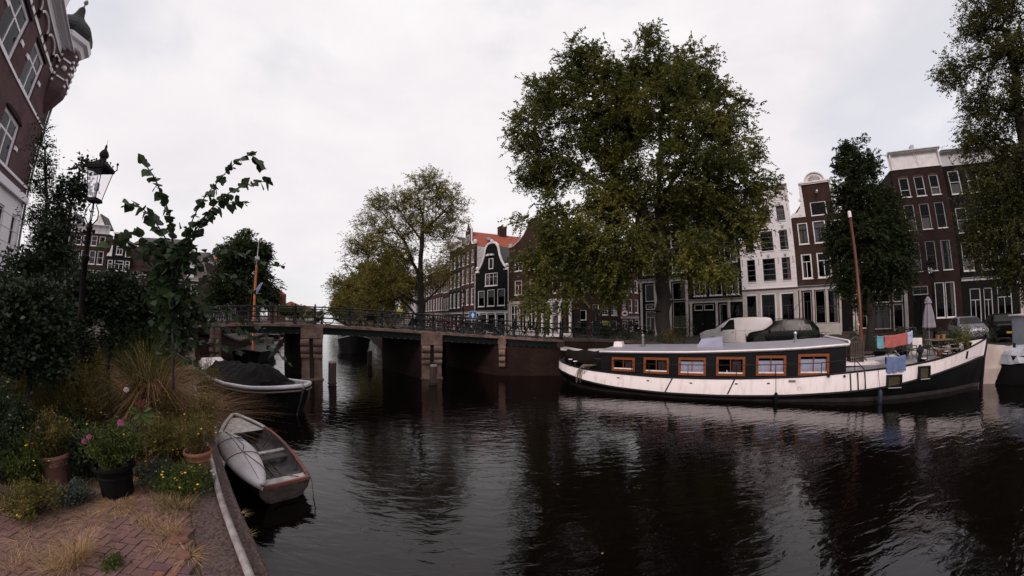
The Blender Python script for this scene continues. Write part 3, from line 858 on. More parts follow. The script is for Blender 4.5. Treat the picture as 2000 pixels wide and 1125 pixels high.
    H = [(11.6, 12.7, 6.9, 9.2), (13.1, 14.4, 6.9, 9.2), (14.8, 15.9, 6.9, 9.2), (11.6, 12.7, 10, 12), (13.1, 14.4, 10, 12), (14.8, 15.9, 10, 12)]
    G = [(11.6, 12.35, 1.8, 4.1), (12.45, 14.6, 1.7, 4.0), (12.45, 14.6, 4.15, 5.0), (14.85, 15.85, 1.5, 4.0), (14.85, 15.85, 4.15, 5.0)]
    shell(r, 11.16, 16.34, .9, 12.6, H + G, brick_brown)
    for h in H: window(r, *h, style='sash')
    window(r, *G[0], fm=cream, sill=False); o = window(r, *G[1], style='three', fm=cream, sm=dk, sill=False, cur='b'); window(r, *G[2], style='plain', fm=cream, sill=False); window(r, *G[3], style='plain', fm=cream, sill=False); window(r, *G[4], style='plain', fm=cream, sill=False)
    pilasters(r, [11.36, 16.12], 1.3, 5.2, cream, .34)
    cornice(r, 11.2, 16.3, 5.15, 5.95, cream, .32); cornice(r, 11.18, 16.32, 12.3, 13.2, greyw, .4)
    # --- H5 tall brown
    r = housething('canal_house', 'tall brown brick house with deep white cornice and white sills, right of the slim tree', PRA, 129.7, group=g)
    H = []
    for z0, z1 in ((6.85, 9.6), (10.75, 13.2), (13.95, 15.9)): H += [(17.0, 17.98, z0, z1), (18.55, 19.52, z0, z1), (20.08, 21.03, z0, z1)]
    G = [(16.85, 17.65, 1.6, 4.6), (17.75, 18.4, 1.6, 4.6), (16.85, 18.4, 4.7, 5.5), (19.05, 20.0, 2.5, 5.75), (20.08, 21.05, 2.5, 5.75)]
    shell(r, 16.38, 21.7, .9, 16.8, H + G, brick_dark)
    for i, h in enumerate(H): window(r, *h, style='sashlow' if i > 5 else 'sash', fm=greyw, sm=dk if i < 6 else greyw, cw=.05, cur=['W', None, 'w', 'wb', 'wb', None, None, None, 'wb'][i])
    door(r, *G[0]); door(r, *G[1], steps=False); window(r, *G[2], style='cross', fm=greyw, sm=dk, sill=False); window(r, *G[3], style='plain', fm=white, cw=.06); window(r, *G[4], style='plain', fm=white, cw=.06, cur='wr')
    q = MB()
    for h in H[6:] + G[2:3]:
        pts = [(h[0] - .1, h[3]), (h[1] + .1, h[3])] + [((h[0] + h[1]) / 2 + (h[1] - h[0] + .2) / 2 * math.cos(a), h[3] + .16 * math.sin(a)) for a in np.linspace(.2, PI - .2, 7)]
        q.prism(pts, -.012, .02)
    q.each('window_arch', brick_red, r)
    cornice(r, 16.4, 21.68, 16.75, 18.5, white, .6, 2)
    for z in (9.95, 13.45, 16.3):
        for x in (16.6, 18.25, 19.8, 21.4): MB().box(x - .03, x + .03, -.05, 0, z - .14, z + .14).build('wall_anchor', blackiron, r)
    MB().box(18.85, 19.15, -.5, .1, 18.52, 18.95).build('hoist_beam', greyw, r)
    MB().box(20.0, 20.45, 1.5, 2, 18.4, 18.9).build('chimney', brick_red, r)
    q = MB().tube([(19.0, -.4, 18.5), (19.3, -.15, 16.95)], .025, 5); q.build('hoist_rope', greyw, r)
    # --- H6, H7
    r = housething('canal_house', 'dark house with grey frieze partly hidden by the right-hand tree, beside the tall brown house', PRA, 129.7, group=g)
    H = []
    for z0, z1 in ((6.6, 9.25), (10.1, 12.5), (13.8, 16.1)): H += [(x, x + 1.15, z0, z1) for x in (22.1, 23.95, 25.8)]
    G = [(22.5, 23.6, 1.6, 5.0), (23.9, 24.8, 1.5, 5.0), (25.3, 26.8, 2.0, 5.0)]
    shell(r, 21.74, 27.4, .9, 16.7, H + G, brick_black)
    for i, h in enumerate(H): window(r, *h, style='sash', fm=greyw, cw=.07, cur=['wb', 'wl', None][i % 3])
    for h in G: window(r, *h, style='cas', fm=greyw, sm=greyw, cw=.06, sill=False)
    cornice(r, 21.8, 27.4, 16.6, 18.1, greyw, .6); cornice(r, 21.8, 27.4, 5.7, 6.0, greyw, .2)
    r = housething('canal_house', 'dark house at the right edge of the photo behind the moored cabin boat', PRA, 129.7, group=g)
    H = [(x, x + 1.1, z, z + 2.3) for z in (6.6, 10.1, 13.5) for x in (27.9, 29.8, 31.6)]
    G = [(27.9, 28.9, 1.6, 4.9), (29.3, 30.6, 1.9, 4.9), (31.2, 32.6, 1.9, 4.9)]
    shell(r, 27.44, 33.4, .9, 17.4, H + G, brick_dark)
    for i, h in enumerate(H): window(r, *h, fm=greyw, cur=['w', None][i % 2])
    for h in G: window(r, *h, style='cas', fm=cream, sill=False)
    pilasters(r, [27.7, 29.1, 30.9], 1.3, 5.2, cream, .25)
    cornice(r, 27.44, 33.4, 16.9, 18, greyw, .5); cornice(r, 27.44, 33.4, 5.2, 5.6, cream, .3)
rowA()
PC = az(8.82) * (35 / math.cos(R(39.7 - 8.82)))
def gablerow():
    g = 'small old houses beyond the bridge'
    dk = MATS['dark_sash']
    # black neck-gable house
    r = housething('gable_house', 'black-tarred gable house outlined in white, beyond the middle of the bridge', PC, 129.7, group=g)
    x0, x1 = -14.93, -8.74; xm = (x0 + x1) / 2
    H = [(-14.45, -13.17, 5.14, 7.4), (-12.62, -11.26, 5.18, 7.48), (-10.75, -9.38, 5.22, 7.5), (-13.1, -10.7, 7.98, 9.8)]
    G = [(-13.95, -12.75, 1.9, 4.1), (-12.5, -11.1, 1.5, 4.1), (-10.85, -9.35, 1.9, 4.1)]
    shell(r, x0, x1, .9, 10.0, H + G, brick_black, depth=8)
    # gable outline (left half mirrored)
    L = [(0, 10.0), (0, 10.1), (.35, 10.2), (.85, 10.7), (1.3, 11.4), (1.65, 12.2), (1.85, 13.1), (2.0, 13.45), (2.3, 13.75), (3.1, 13.95)]
    out = [(x0 + a, b) for a, b in L] + [(x1 - a, b) for a, b in reversed(L)]
    A = (-12.31, -11.47, 10.33, 11.85)
    MB().prism(out, .0, .3).build('gable_wall', brick_black, r)
    window(r, *A, style='plain', fm=white, y=-.07, sill=False)
    q = MB()
    for sx, xa in ((1, x0), (-1, x1)):
        pts = [(xa + sx * a, .05, b + .06) for a, b in L[2:-1]]
        q.tube([(xa + sx * -.02, .05, 10.12)] + pts, .17, 6)
        q.sphere((xa + sx * .3, .05, 10.62), .3, 8)
        q.box(min(xa, xa + sx * .75), max(xa, xa + sx * .75), -.12, .3, 10.0, 10.2)
    q.tube([(xm + 1.15 * math.cos(a), .05, 13.45 + .62 * math.sin(a)) for a in np.linspace(0, PI, 9)], .17, 6)
    q.sphere((xm, .05, 14.3), .26, 8)
    q.build('gable_coping', white, r, smooth=False)
    hook(r, xm, 12.25)
    MB().box(xm - .8, xm + .5, -.35, 0, 12.2, 12.42).build('beam_cover', white, r)
    for i, h in enumerate(H): window(r, *h, style='plain' if i < 3 else 'three', fm=white, sm=white if i == 3 else dk, cw=.1, cur='bt' if i < 3 else 'w')
    for h in G: window(r, *h, style='cas', fm=white, sm=dk, cw=.08, sill=False)
    pilasters(r, [-14.1, -12.62, -10.97, -9.2], 1.3, 4.25, white, .22)
    cornice(r, x0 + .3, x1 - .1, 4.2, 4.55, white, .25)
    gableroof(r, x0, x1, .3, 8, 10, 13.9, tile_dark)
    MB().tube([(x0 - .03, -.1, 1.3), (x0 - .03, -.1, 10)], .07, 6).build('drainpipe', greyw, r)
    MB().tube([(x1 + .06, -.1, 1.3), (x1 + .06, -.1, 10)], .07, 6).build('drainpipe', greyw, r)
    # brown corner building
    r = housething('corner_house', 'brown corner house with white bay windows below and orange-curtained windows above', PC, 129.7, group=g)
    x0, x1 = -8.6, 0
    H = [(-7.7, -6.4, 9.6, 11.3), (-5.3, -3.7, 9.6, 11.3), (-2.2, -.9, 9.6, 11.3), (-7.7, -6.5, 6.5, 8.4), (-5.3, -3.9, 6.5, 8.4), (-1.9, -.6, 6.5, 8.4)]
    shell(r, x0, x1, .9, 12.6, H, brick_brown, depth=.9 + 2)
    L = [(0, 12.6), (.0, 12.9), (.8, 13.1), (1.6, 13.6), (2.4, 14.3), (3.0, 15.2), (3.2, 15.9), (3.5, 16.2), (4.3, 16.3)]
    MB().prism([(x0 + a, b) for a, b in L] + [(x1 - a, b) for a, b in reversed(L)], 0, .3).build('gable_wall', brick_brown, r)
    q = MB()
    for sx, xa in ((1, x0), (-1, x1)): q.tube([(xa + sx * a, .1, b + .03) for a, b in L[1:]], .12, 6); q.box(min(xa, xa + sx * .5), max(xa, xa + sx * .5), -.1, .3, 12.9, 13.4)
    q.build('gable_coping', cream, r)
    for i, h in enumerate(H): window(r, *h, style='cas', cur='r' if i > 2 else None)
    # shopfront and bay
    q = MB(); q.box(-8.5, -3.3, -.18, 0, 1.3, 1.8).box(-8.5, -3.3, -.2, .0, 5.3, 5.7)
    for x in (-8.4, -7.0, -5.6, -4.2): q.box(x - .12, x + .12, -.16, 0, 1.3, 5.3)
    q.build('shopfront', cream, r)
    for x in (-8.2, -6.8, -5.4): window(r, x, x + 1.1, 1.9, 5.2, style='cross', fm=white, sm=white, y=-.12, sill=False, cur='b')
    bay = MB(); prof = [(-3.25, 0), (-2.9, -.75), (-.35, -.75), (.0, -.4), (.55, .25), (.55, .6), (-.2, .6)]
    bay.prism(prof, 1.2, 1.75, plane='xy'); bay.prism([(x * 1.02, y * 1.1) for x, y in prof], 5.35, 5.62, plane='xy'); bay.prism([(x * 1.05, y * 1.25) for x, y in prof], 5.62, 5.75, plane='xy')
    for x, y in ((-3.15, -.1), (-2.85, -.68), (-1.6, -.7), (-.42, -.68), (.45, .2)): bay.box(x - .13, x + .13, y - .06, y + .16, 1.75, 5.35)
    bay.build('bay_window', white, r)
    door(r, -2.65, -1.75, 1.5, 3.2, steps=False).location.y = -.62
    for a in ((-2.7, -1.75, 3.3, 4.1), (-2.7, -1.75, 4.2, 5.3), (-1.45, -.55, 1.8, 3.9), (-1.45, -.55, 4.0, 5.3)): window(r, *a, style='plain', fm=cream, y=-.66, sill=False, cur='b')
    gableroof(r, x0, x1, .3, 3, 12.6, 16.0, tile_dark)
    q = MB().box(-5.2, -4.2, 1.2, 2.0, 15, 17.0).build('chimney', brick_brown, r)
    # side wing along the cross street
    r2 = housething('side_house', 'long brown side wall with small white windows and a street name plate', PC, 52, group=g)
    H = [(5.0, 6.3, 3.95, 5.25), (6.98, 8.3, 3.85, 5.2), (8.98, 10.4, 3.8, 5.15), (2.75, 3.75, 7.05, 8.15), (5.0, 6.2, 6.7, 8.15), (7.0, 8.2, 6.6, 8.15), (9.1, 10.4, 6.4, 8.1), (4.95, 6.3, 1.9, 3.1), (7.0, 8.3, 1.9, 3.1), (9.0, 10.3, 1.9, 3.1)]
    D = (2.6, 3.8, 1.4, 4.5)
    shell(r2, .02, 11.2, .9, 9.6, H + [D], brick_brown, depth=7)
    for i, h in enumerate(H): window(r2, *h, style='six', fm=white, sm=white if i < 3 else dk, cw=.1, cur='r' if i in (4, 5, 6) else None)
    window(r2, 2.6, 3.8, 3.2, 4.5, style='plain', fm=white, sill=False); door(r2, 2.6, 3.8, 1.4, 3.1)
    cornice(r2, .02, 11.2, 9.4, 9.8, cream, .3)
    q = MB().add([(0, -.2, 9.8), (11.2, -.2, 9.8), (11.2, 3.4, 13.2), (0, 3.4, 13.2), (0, 7, 9.8), (11.2, 7, 9.8)], [(0, 1, 2, 3), (3, 2, 5, 4), (0, 3, 4), (1, 5, 2)]); q.build('roof', tile_dark, r2)
    nm = bpy.data.meshes.new('name_plate'); q = MB().box(1.3, 2.4, -.04, -.005, 3.75, 4.02); q.build('name_plate', mat('sign_blue', (.010, .018, .05), rough=.5), r2)
    r3 = housething('red_house', 'narrow orange-red brick house with white windows at the end of the side wall', PC, 52, group=g)
    H = [(x, x + .95, z, z + hh) for z, hh in ((7.1, 1.9), (4.15, 2.0)) for x in (11.65, 13.3, 14.95)]
    G = [(11.6, 13.1, 1.8, 3.2), (13.5, 14.4, 1.5, 3.2), (14.9, 16.2, 1.8, 3.2)]
    shell(r3, 11.24, 16.8, .9, 10.6, H + G, brick_red, depth=7)
    for h in H: window(r3, *h, style='sash', cw=.12)
    for h in G: window(r3, *h, style='cas', cw=.12)
    cornice(r3, 11.24, 16.8, 3.35, 3.7, white, .2); cornice(r3, 11.24, 16.8, 10.3, 11, white, .4)
    gableroof(r3, 11.24, 16.8, 0, 7, 10.6, 13, tile_dark)
gablerow()
PG = PC + CA * -14.95
def canal2row():
    g = 'row of tall houses along the side canal'
    dk = MATS['dark_sash']
    def row(x0, x1, ze, wm, nw, rows, label, cur=True, fm=None, top='cornice', tz=None, roofm=None, g0=True, depth=10, ww=None):
        r = housething('row_house', label, PG, 153, group=g)
        w = x1 - x0; st = w / nw; ww = ww or st * .58
        H = [(x0 + st * (i + .5) - ww / 2, x0 + st * (i + .5) + ww / 2, a, b) for a, b in rows for i in range(nw)]
        G = [(x0 + st * (i + .5) - ww / 2, x0 + st * (i + .5) + ww / 2, 1.7, 3.9) for i in range(nw)]
        shell(r, x0 + .02, x1 - .02, .9, ze, H + G, wm, depth=depth)
        for h in H + G: window(r, *h, style='six' if nw > 2 else 'sash', fm=fm or white, cw=.1, cur=random.choice([None, 'w', 'W', 'bt']), sill=True)
        cornice(r, x0, x1, 4.2, 4.5, cream, .15, name='shopfront_cornice')
        if top == 'cornice': cornice(r, x0, x1, ze - .1, ze + .8, white, .5)
        return r
    r = row(-6.65, -.3, 14.2, brick_plum, 3, [(5.5, 8.0), (8.75, 11.2), (11.75, 13.8)], 'tall plum brick house with spout gable, red tiled roof and whitewashed side wall', top=None, depth=11, ww=1.12)
    xm = -3.5
    out = [(-6.63, 14.2), (-6.63, 14.5), (-5.2, 14.7), (-4.85, 15.2), (-4.75, 17.2), (-4.2, 17.4), (-3.5, 18.5), (-2.8, 17.4), (-2.25, 17.2), (-2.15, 15.2), (-1.8, 14.7), (-.32, 14.5), (-.32, 14.2)]
    MB().prism(out, 0, .3).build('gable_wall', brick_plum, r)
    q = MB(); q.tube([(a, .1, b + .05) for a, b in out[1:-1]], .13, 6); q.sphere((xm, .1, 18.8), .2); q.sphere((-6.3, .1, 14.9), .3); q.sphere((-.65, .1, 14.9), .3)
    q.build('gable_coping', white, r)
    window(r, -4.1, -2.9, 14.9, 16.4, style='plain', y=-.05, sill=False); hook(r, xm, 17.0)
    MB().box(-.32, -.22, .3, 11, 9, 14.1).build('white_side_wall', mat('white_plaster', (.60, .56, .60), (.52, .48, .52), 1.2, .8, .3, 10), r)
    gableroof(r, -6.6, -.3, .3, 11, 14.1, 17.0, tile_red, courses=11)
    MB().box(-3.9, -2.9, 5.2, 6.4, 16.2, 18.2).box(-3.95, -2.85, 5.15, 6.45, 18.2, 18.35).tube([(-3.65, 5.8, 18.35), (-3.65, 5.8, 18.75)], .1, 6).tube([(-3.15, 5.8, 18.35), (-3.15, 5.8, 18.75)], .1, 6).build('chimney', brick_plum, r)
    MB().obox((-1.35, 2.6, 15.62), (.9, .7, .12), (0, R(42), 0)).build('roof_window', lead, r)
    r = row(-13.3, -6.69, 15.4, brick_black, 3, [(5.2, 7.7), (8.6, 11), (11.9, 14)], 'near-black row house with white cornice, second from the spout-gabled house', ww=1.15)
    MB().prism([(-12.9, 16.1), (-7.1, 16.1), (-10, 17.3)], -.4, .2).build('pediment', white, r); gableroof(r, -13.2, -6.8, .2, 10, 15.6, 17.6, tile_dark)
    row(-17.2, -13.34, 12.6, brick_plum, 3, [(4.95, 7.2), (8.2, 10.2)], 'plum brick row house with narrow three-window front beyond the near-black one', ww=.8)
    row(-22.9, -17.24, 12.8, brick_brown, 3, [(5.0, 7.5), (8.4, 10.6)], 'brown row house with wide front, right beside the second tree trunk')
    row(-30, -22.94, 13.2, brick_plum, 3, [(5.0, 7.4), (8.3, 10.5)], 'plum row house glimpsed left of the tree trunk beyond the bridge')
    row(-36.5, -30.04, 12, brick_dark, 3, [(5.0, 7.4), (8.3, 10.5)], 'dark row house far along the side canal, hidden by foliage')
    row(-43, -36.54, 13, brick_brown, 3, [(5.0, 7.4), (8.3, 10.5)], 'brown row house just before the white one on the side canal')
    row(-49.3, -43.04, 12.5, mat('white_plaster', (.6, .56, .6)), 3, [(5.0, 7.4), (8.3, 10.5)], 'white plastered row house far along the side canal')
    row(-58, -49.34, 12, brick_plum, 4, [(5.0, 7.4), (8.3, 10.5)], 'wide plum brick row house just past the white plastered one')
    row(-68, -58.04, 12.5, brick_dark, 4, [(5.0, 7.4), (8.3, 10.5)], 'last dark row house before the trees close over the side canal')
canal2row()
def leftfar():
    g = 'houses across the side street on the left'
    P0 = az(-66) * 80
    dk = MATS['dark_sash']
    r = housething('corner_block', 'brown brick block with a white bracketed cornice, behind the street lamp', P0, 52, group=g)
    xs = [-3.3, -2.0, -.7, .45, 1.75, 3.1, 4.6, 6.05]
    H = [(x, x + 1.1, a, b) for a, b in ((13.6, 15.3), (10.55, 12.8), (7.2, 9.6), (3.6, 6.2)) for x in xs]
    shell(r, -4.0, 7.7, .9, 15.8, H, brick_brown)
    for i, h in enumerate(H): window(r, *h, style='sash' if i > 7 else 'sash', cw=.09, cur=['w', None, 'W', 'w'][i % 4])
    cornice(r, -4, 7.7, 15.7, 17.1, white, .6, 9)
    for x in (0.5, 5.5): MB().prism([(x - 1.2, 17.0), (x + 1.2, 17.0), (x, 18.9)], .1, 3).build('dormer', white, r); gableroof(r, x - 1.3, x + 1.3, .3, 4, 17.0, 19.2, tile_dark)
    r = housething('gable_house', 'black gable house left of the sapling, beside the brown block', P0, 52, group=g)
    H = [(9.3, 10.5, 12.4, 13.9), (8.0, 8.9, 9.7, 11.5), (9.2, 10.9, 9.7, 11.5), (11.1, 11.95, 9.7, 11.5), (8.1, 9.4, 6.2, 8.3), (10.0, 11.6, 6.2, 8.3)]
    shell(r, 7.75, 12.2, .9, 12.1, H[1:], brick_black)
    m = MB().wall(8.65, 11.0, 12.1, 15.9, [H[0]]); m.box(8.65, 11, .3, .5, 12.1, 15.9).box(8.65, 8.67, .001, .4, 12.1, 15.9).box(10.98, 11, .001, .4, 12.1, 15.9); m.build('gable_wall', brick_black, r)
    for h in H: window(r, *h, style='cas', cw=.12)
    q = MB()
    for sx, xc in ((1, 8.65), (-1, 11.0)): q.prism([(xc + sx * a, 12.1 + b) for a, b in ((0, 0), (-.9, 0), (-.85, .4), (-.45, .7), (-.25, 1.6), (-.2, 3), (0, 3.6))], -.03, .2)
    q.box(8.5, 11.15, -.15, .3, 15.9, 16.15).build('gable_coping', white, r); hook(r, 9.85, 14.6)
    gableroof(r, 7.8, 12.1, .3, 8, 12.1, 15.6, tile_dark)
    r = housething('roofed_house', 'wide low house with a big brown tiled roof behind the sapling', P0, 52, group=g)
    H = [(x, x + 1.2, a, b) for a, b in ((6.0, 8.3), (2.4, 4.8)) for x in (13.0, 15.0, 17.0, 19.0, 21.0, 23.0)]
    shell(r, 12.3, 25, .9, 9.1, H, brick_brown)
    for h in H: window(r, *h, style='six', cur=random.choice(['w', None]))
    cornice(r, 12.3, 25, 8.8, 9.3, white, .4)
    MB().add([(12.2, -.3, 9.3), (25.1, -.3, 9.3), (23.4, 4, 14.4), (13.6, 4, 14.3), (12.2, 8.6, 9.3), (25.1, 8.6, 9.3)], [(0, 1, 2, 3), (0, 3, 4), (1, 5, 2), (3, 2, 5, 4)]).build('roof', mat('brown_roof_tile', (.13, .085, .08), (.09, .06, .055), 6, .7, .3, 20), r)
    MB().box(16.2, 16.9, 3.4, 4.2, 13.5, 16).build('chimney', brick_brown, r)
    MB().box(22.2, 23.4, -.2, 1.2, 9.3, 11).prism([(22.0, 11), (23.6, 11), (22.8, 11.9)], -.3, 1.4).build('dormer', white, r)
    # left bank of the side canal
    P1 = az(-49) * 80; x = -9; k = 0; g = 'far row on the left bank of the side canal'
    mats = [brick_plum, brick_dark, brick_brown, brick_plum, brick_black, brick_brown, brick_plum, brick_dark, brick_brown]
    labs = ['first plum house of the far left row, right of the tiled roof', 'second house of the far left row, dark brick with pale windows', 'third house of the far left row, brown with a white cornice', 'fourth house of the far left row, plum brick', 'fifth house of the far left row, almost black', 'sixth house of the far left row, brown brick behind the far tree', 'seventh house of the far left row, hidden by the far tree', 'eighth house of the far left row, dark brick', 'last house of the far left row, brown brick']
    for k in range(9):
        w = random.uniform(5.4, 7.2); ze = random.uniform(12.2, 14.5)
        r = housething('row_house', labs[k], P1, -29, group=g)
        H = [(x + w * (i + .5) / 3 - .55, x + w * (i + .5) / 3 + .55, a, b) for a, b in ((1.8, 4.4), (5.4, 7.6), (8.2, 10.0), (10.6, 11.9)) for i in range(3)]
        shell(r, x + .02, x + w - .02, .9, ze, H, mats[k])
        for h in H: window(r, *h, style='sash', cw=.13, cur=random.choice([None, 'w', 'W']))
        cornice(r, x, x + w, ze - .1, ze + .6, white, .5); cornice(r, x, x + w, 4.7, 5.1, cream, .2, name='shopfront_cornice')
        gableroof(r, x, x + w, .4, 9, ze + .4, ze + 2.2, [tile_dark, tile_red][k % 2])
        x += w
    # small bright houses at the end of the side canal
    for i, (a, D, w, h, m, lab) in enumerate(((-37.3, 150, 7, 11.5, brick_red, 'small orange-red house in the distance left of the open canal'), (-35.2, 190, 12, 8, cream, 'pale distant house seen through the bridge railing'), (-33.2, 210, 12, 7, greyw, 'grey distant house seen through the railing, nearest the canal end'))):
        p = az(a) * D; r = housething('distant_house', lab, p, a + 90)
        H = [(x, x + 1.3, z, z + 1.7) for z in (3, 6) for x in np.arange(-w / 2 + .8, w / 2 - 1.5, 2.4)]
        shell(r, -w / 2, w / 2, .9, h, H, m)
        for hh in H: window(r, *hh)
        gableroof(r, -w / 2, w / 2, 0, 8, h, h + 2.5, tile_red)
leftfar()
# --- big corner building on the left edge
def bigleft():
    C0 = az(-71.4) * 25
    r = housething('corner_mansion', 'tall plum brick corner building with white bands and a slate-domed turret', C0, -52, cat='building')
    wm = brick('mansion_brick', (.125, .066, .072), (.10, .054, .060), (.11, .08, .085))
    ws = mat('mansion_white', (.86, .82, .86), (.78, .74, .78), .8, .55, .1, 14)
    H = [(-4.85, -2.85, 12.35, 14.4), (-8.4, -6.15, 12.35, 14.4), (-12, -10, 12.35, 14.4), (-5.1, -2.98, 9.05, 11.1), (-8.6, -6.4, 9.05, 11.1), (-12.2, -10.1, 9.05, 11.1)]
    B = [(-1.3, -.7, 6.05, 7.55), (-3.4, -2.4, 5.9, 7.6), (-5.6, -4.6, 5.9, 7.6), (-1.4, -.6, 2.6, 4.8), (-3.4, -2.4, 2.4, 4.8), (-6, -4.6, 2.4, 4.8), (-9, -7.6, 2.4, 4.8), (-9, -7.8, 5.9, 7.6)]
    X1 = 13.5
    m = MB().wall(-X1, 0, 8.3, 15.9, H, depth=.3); m.box(-X1, 0, 9.8, 10, 8.3, 15.9).box(-.2, 0, .305, 9.8, 8.3, 15.9); m.build('wall', wm, r)
    m = MB().wall(-X1, 0, .9, 8.3, B, depth=.3); m.box(-X1, 0, 9.8, 10, .9, 8.3).box(-.2, 0, .305, 9.8, .9, 8.3); m.build('base_wall', ws, r)
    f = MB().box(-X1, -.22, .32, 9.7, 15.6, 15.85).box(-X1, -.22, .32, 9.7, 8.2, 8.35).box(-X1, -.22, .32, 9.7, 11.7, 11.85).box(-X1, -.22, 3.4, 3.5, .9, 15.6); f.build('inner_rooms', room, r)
    jl = MB()
    for z in np.arange(1.8, 7.8, .62): jl.box(-X1, -.0, -.006, .0, z, z + .03)
    jl.build('stucco_joint', mat('joint_grey', (.45, .41, .42)), r)
    for i, h in enumerate(H): window(r, *h, style='cross', fm=ws, sm=ws, cw=.14, sill=False, y=.08, cur='w' if i > 2 else ('wl', None, 'wr')[i])
    for h in B: window(r, *h, style='sash', fm=ws, sm=dk_, cw=.08, sillmat=ws)
    # key blocks and bands
    for z0, z1, pr in ((8.28, 8.62, .2), (9.0, 9.12, .05), (12.2, 12.32, .05)):
        MB().box(-X1, .04, -pr, 0, z0, z1).build('band', ws, r)
    cb = MB()
    for h in H:
        for x in (h[0], h[1]):
            for z, w in ((h[2] + .95, .16), ):
                cb.box(x - .34 if x == h[0] else x - .02, x + .02 if x == h[0] else x + .34, -.06, 0, z, z + .16)
        n_ = 7
        q = MB(); pts = [(h[0] - .1, h[3]), (h[1] + .1, h[3])] + [((h[0] + h[1]) / 2 + (h[1] - h[0] + .2) / 2 * math.cos(a), h[3] + .2 * math.sin(a)) for a in np.linspace(.15, PI - .15, 9)]
        q.prism(pts, -.05, .02); q.build('window_arch', brick_dark, r)
    for z in (10.1, 11.1, 13.4, 14.55):
        cb.box(-.55, .03, -.05, 0, z, z + .13); cb.box(-2.2, -1.7, -.05, 0, z, z + .13) if z > 14 else None
    x = -X1
    while x < -.6:   # alternating blocks of the impost band
        cb.box(x, x + .42, -.05, 0, 14.62, 14.78); x += .62 if (int(x * 3) % 2) else .42
    cb.each('stone_block', ws, r)
    # arched corbel table
    for i in range(16):
        xa, xb = -X1 + 1.7 * i + 2.5, -X1 + 1.7 * (i + 1) + 2.5
        if xa < -20: continue
        if xb > -.05: break
        mid = (xa + xb) / 2
        MB().tube([(mid + .74 * math.cos(a), -.10, 15.05 + .42 * math.sin(a)) for a in np.linspace(.05, PI - .05, 9)], .055, 4).build('arch_moulding', ws, r)
        MB().box(xa - .09, xa + .09, -.16, 0, 14.8, 15.1).build('corbel', brick_dark, r)
    cornice(r, -X1, -.2, 15.75, 16.3, ws, .55); MB().box(-X1, -.2, -.3, 0, 16.32, 16.5).build('gutter', lead, r)
    MB().add([(-X1, -.2, 16.4), (-.5, -.2, 16.4), (-1.8, 2.6, 19.4), (-X1, 2.6, 19.4), (-X1, 10, 19.4), (-1.8, 10, 19.4), (-.2, 10, 16.4)], [(0, 1, 2, 3), (3, 2, 5, 4), (1, 6, 5, 2)]).build('roof', slate, r)
    # dormer beside the turret
    q = MB().wall(-5.6, -3.6, 16.5, 19.2, [(-5.1, -4.1, 17.0, 18.7)], y=-.05); q.box(-5.6, -5.55, -.04, 2, 16.5, 19.2).box(-3.65, -3.6, -.04, 2, 16.5, 19.2); q.build('dormer', ws, r)
    window(r, -5.1, -4.1, 17.0, 18.7, style='sash', fm=ws, y=0.0)
    cornice(r, -5.8, -3.4, 19.1, 19.6, ws, .5)
    MB().box(-5.8, -3.4, -.5, 2, 19.6, 19.75).build('dormer_roof', slate, r)
    # turret at the corner, octagonal, bracketed out from the wall
    cx, cy = -.7, .25
    t = MB().lathe([(.05, 12.6), (.35, 12.9), (.62, 13.3), (.95, 13.9), (1.0, 14.2), (1.0, 16.5)], 8, (cx, cy, 0), rot=R(22.5)); t.build('turret', wm, r)
    q = MB(); q.lathe([(1.02, 16.4), (1.12, 16.46), (1.2, 16.7), (1.42, 16.8), (1.46, 17.05), (1.3, 17.1)], 8, (cx, cy, 0), rot=R(22.5)); q.build('turret_cornice', ws, r)
    q = MB()
    for k in range(8):
        a = R(22.5) + k * PI / 4; p = Vector((cx + 1.0 * math.cos(a), cy + 1.0 * math.sin(a), 0))
        for z in np.arange(14.3, 16.3, .36): q.obox((p.x, p.y, z), (.12, .12, .12), (0, 0, a))
    q.each('quoin', ws, r)
    for k in range(8):
        a = k * PI / 4; p = Vector((cx + .95 * math.cos(a), cy + .95 * math.sin(a), 0))
        MB().obox((p.x, p.y, 15.6), (.07, .5, .1), (0, 0, a)).obox((p.x, p.y, 14.6), (.07, .5, .08), (0, 0, a)).sphere((p.x, p.y, 15.15), .15, 8).each('turret_ornament', ws, r)
    d = MB()
    prof = [(1.28, 17.1), (1.34, 17.25), (1.36, 17.45), (1.28, 17.7), (1.08, 18), (.82, 18.25), (.55, 18.48), (.36, 18.7), (.26, 18.95), (.20, 19.25), (.12, 19.4)]
    fine = []
    for (r0, z0), (r1, z1) in zip(prof, prof[1:]):
        for k in range(2): f = k / 2; fine.append((r0 + (r1 - r0) * f + .02, z0 + (z1 - z0) * f)); fine.append((r0 + (r1 - r0) * (f + .48), z0 + (z1 - z0) * (f + .5)))
    d.lathe(fine, 8, (cx, cy, 0), rot=R(22.5)); d.build('dome', slate, r)
    MB().lathe([(.12, 19.4), (.05, 19.5), (.05, 19.65), (.12, 19.72), (.14, 19.8), (.1, 19.9), (.02, 19.96), (.015, 20.5), (.001, 20.6)], 8, (cx, cy, 0)).build('finial', lead, r, smooth=True)
    MB().tube([(-.12, -.12, 1.2), (-.12, -.12, 15)], .06, 6).build('drainpipe', lead, r)
dk_ = MATS['dark_sash']
bigleft()
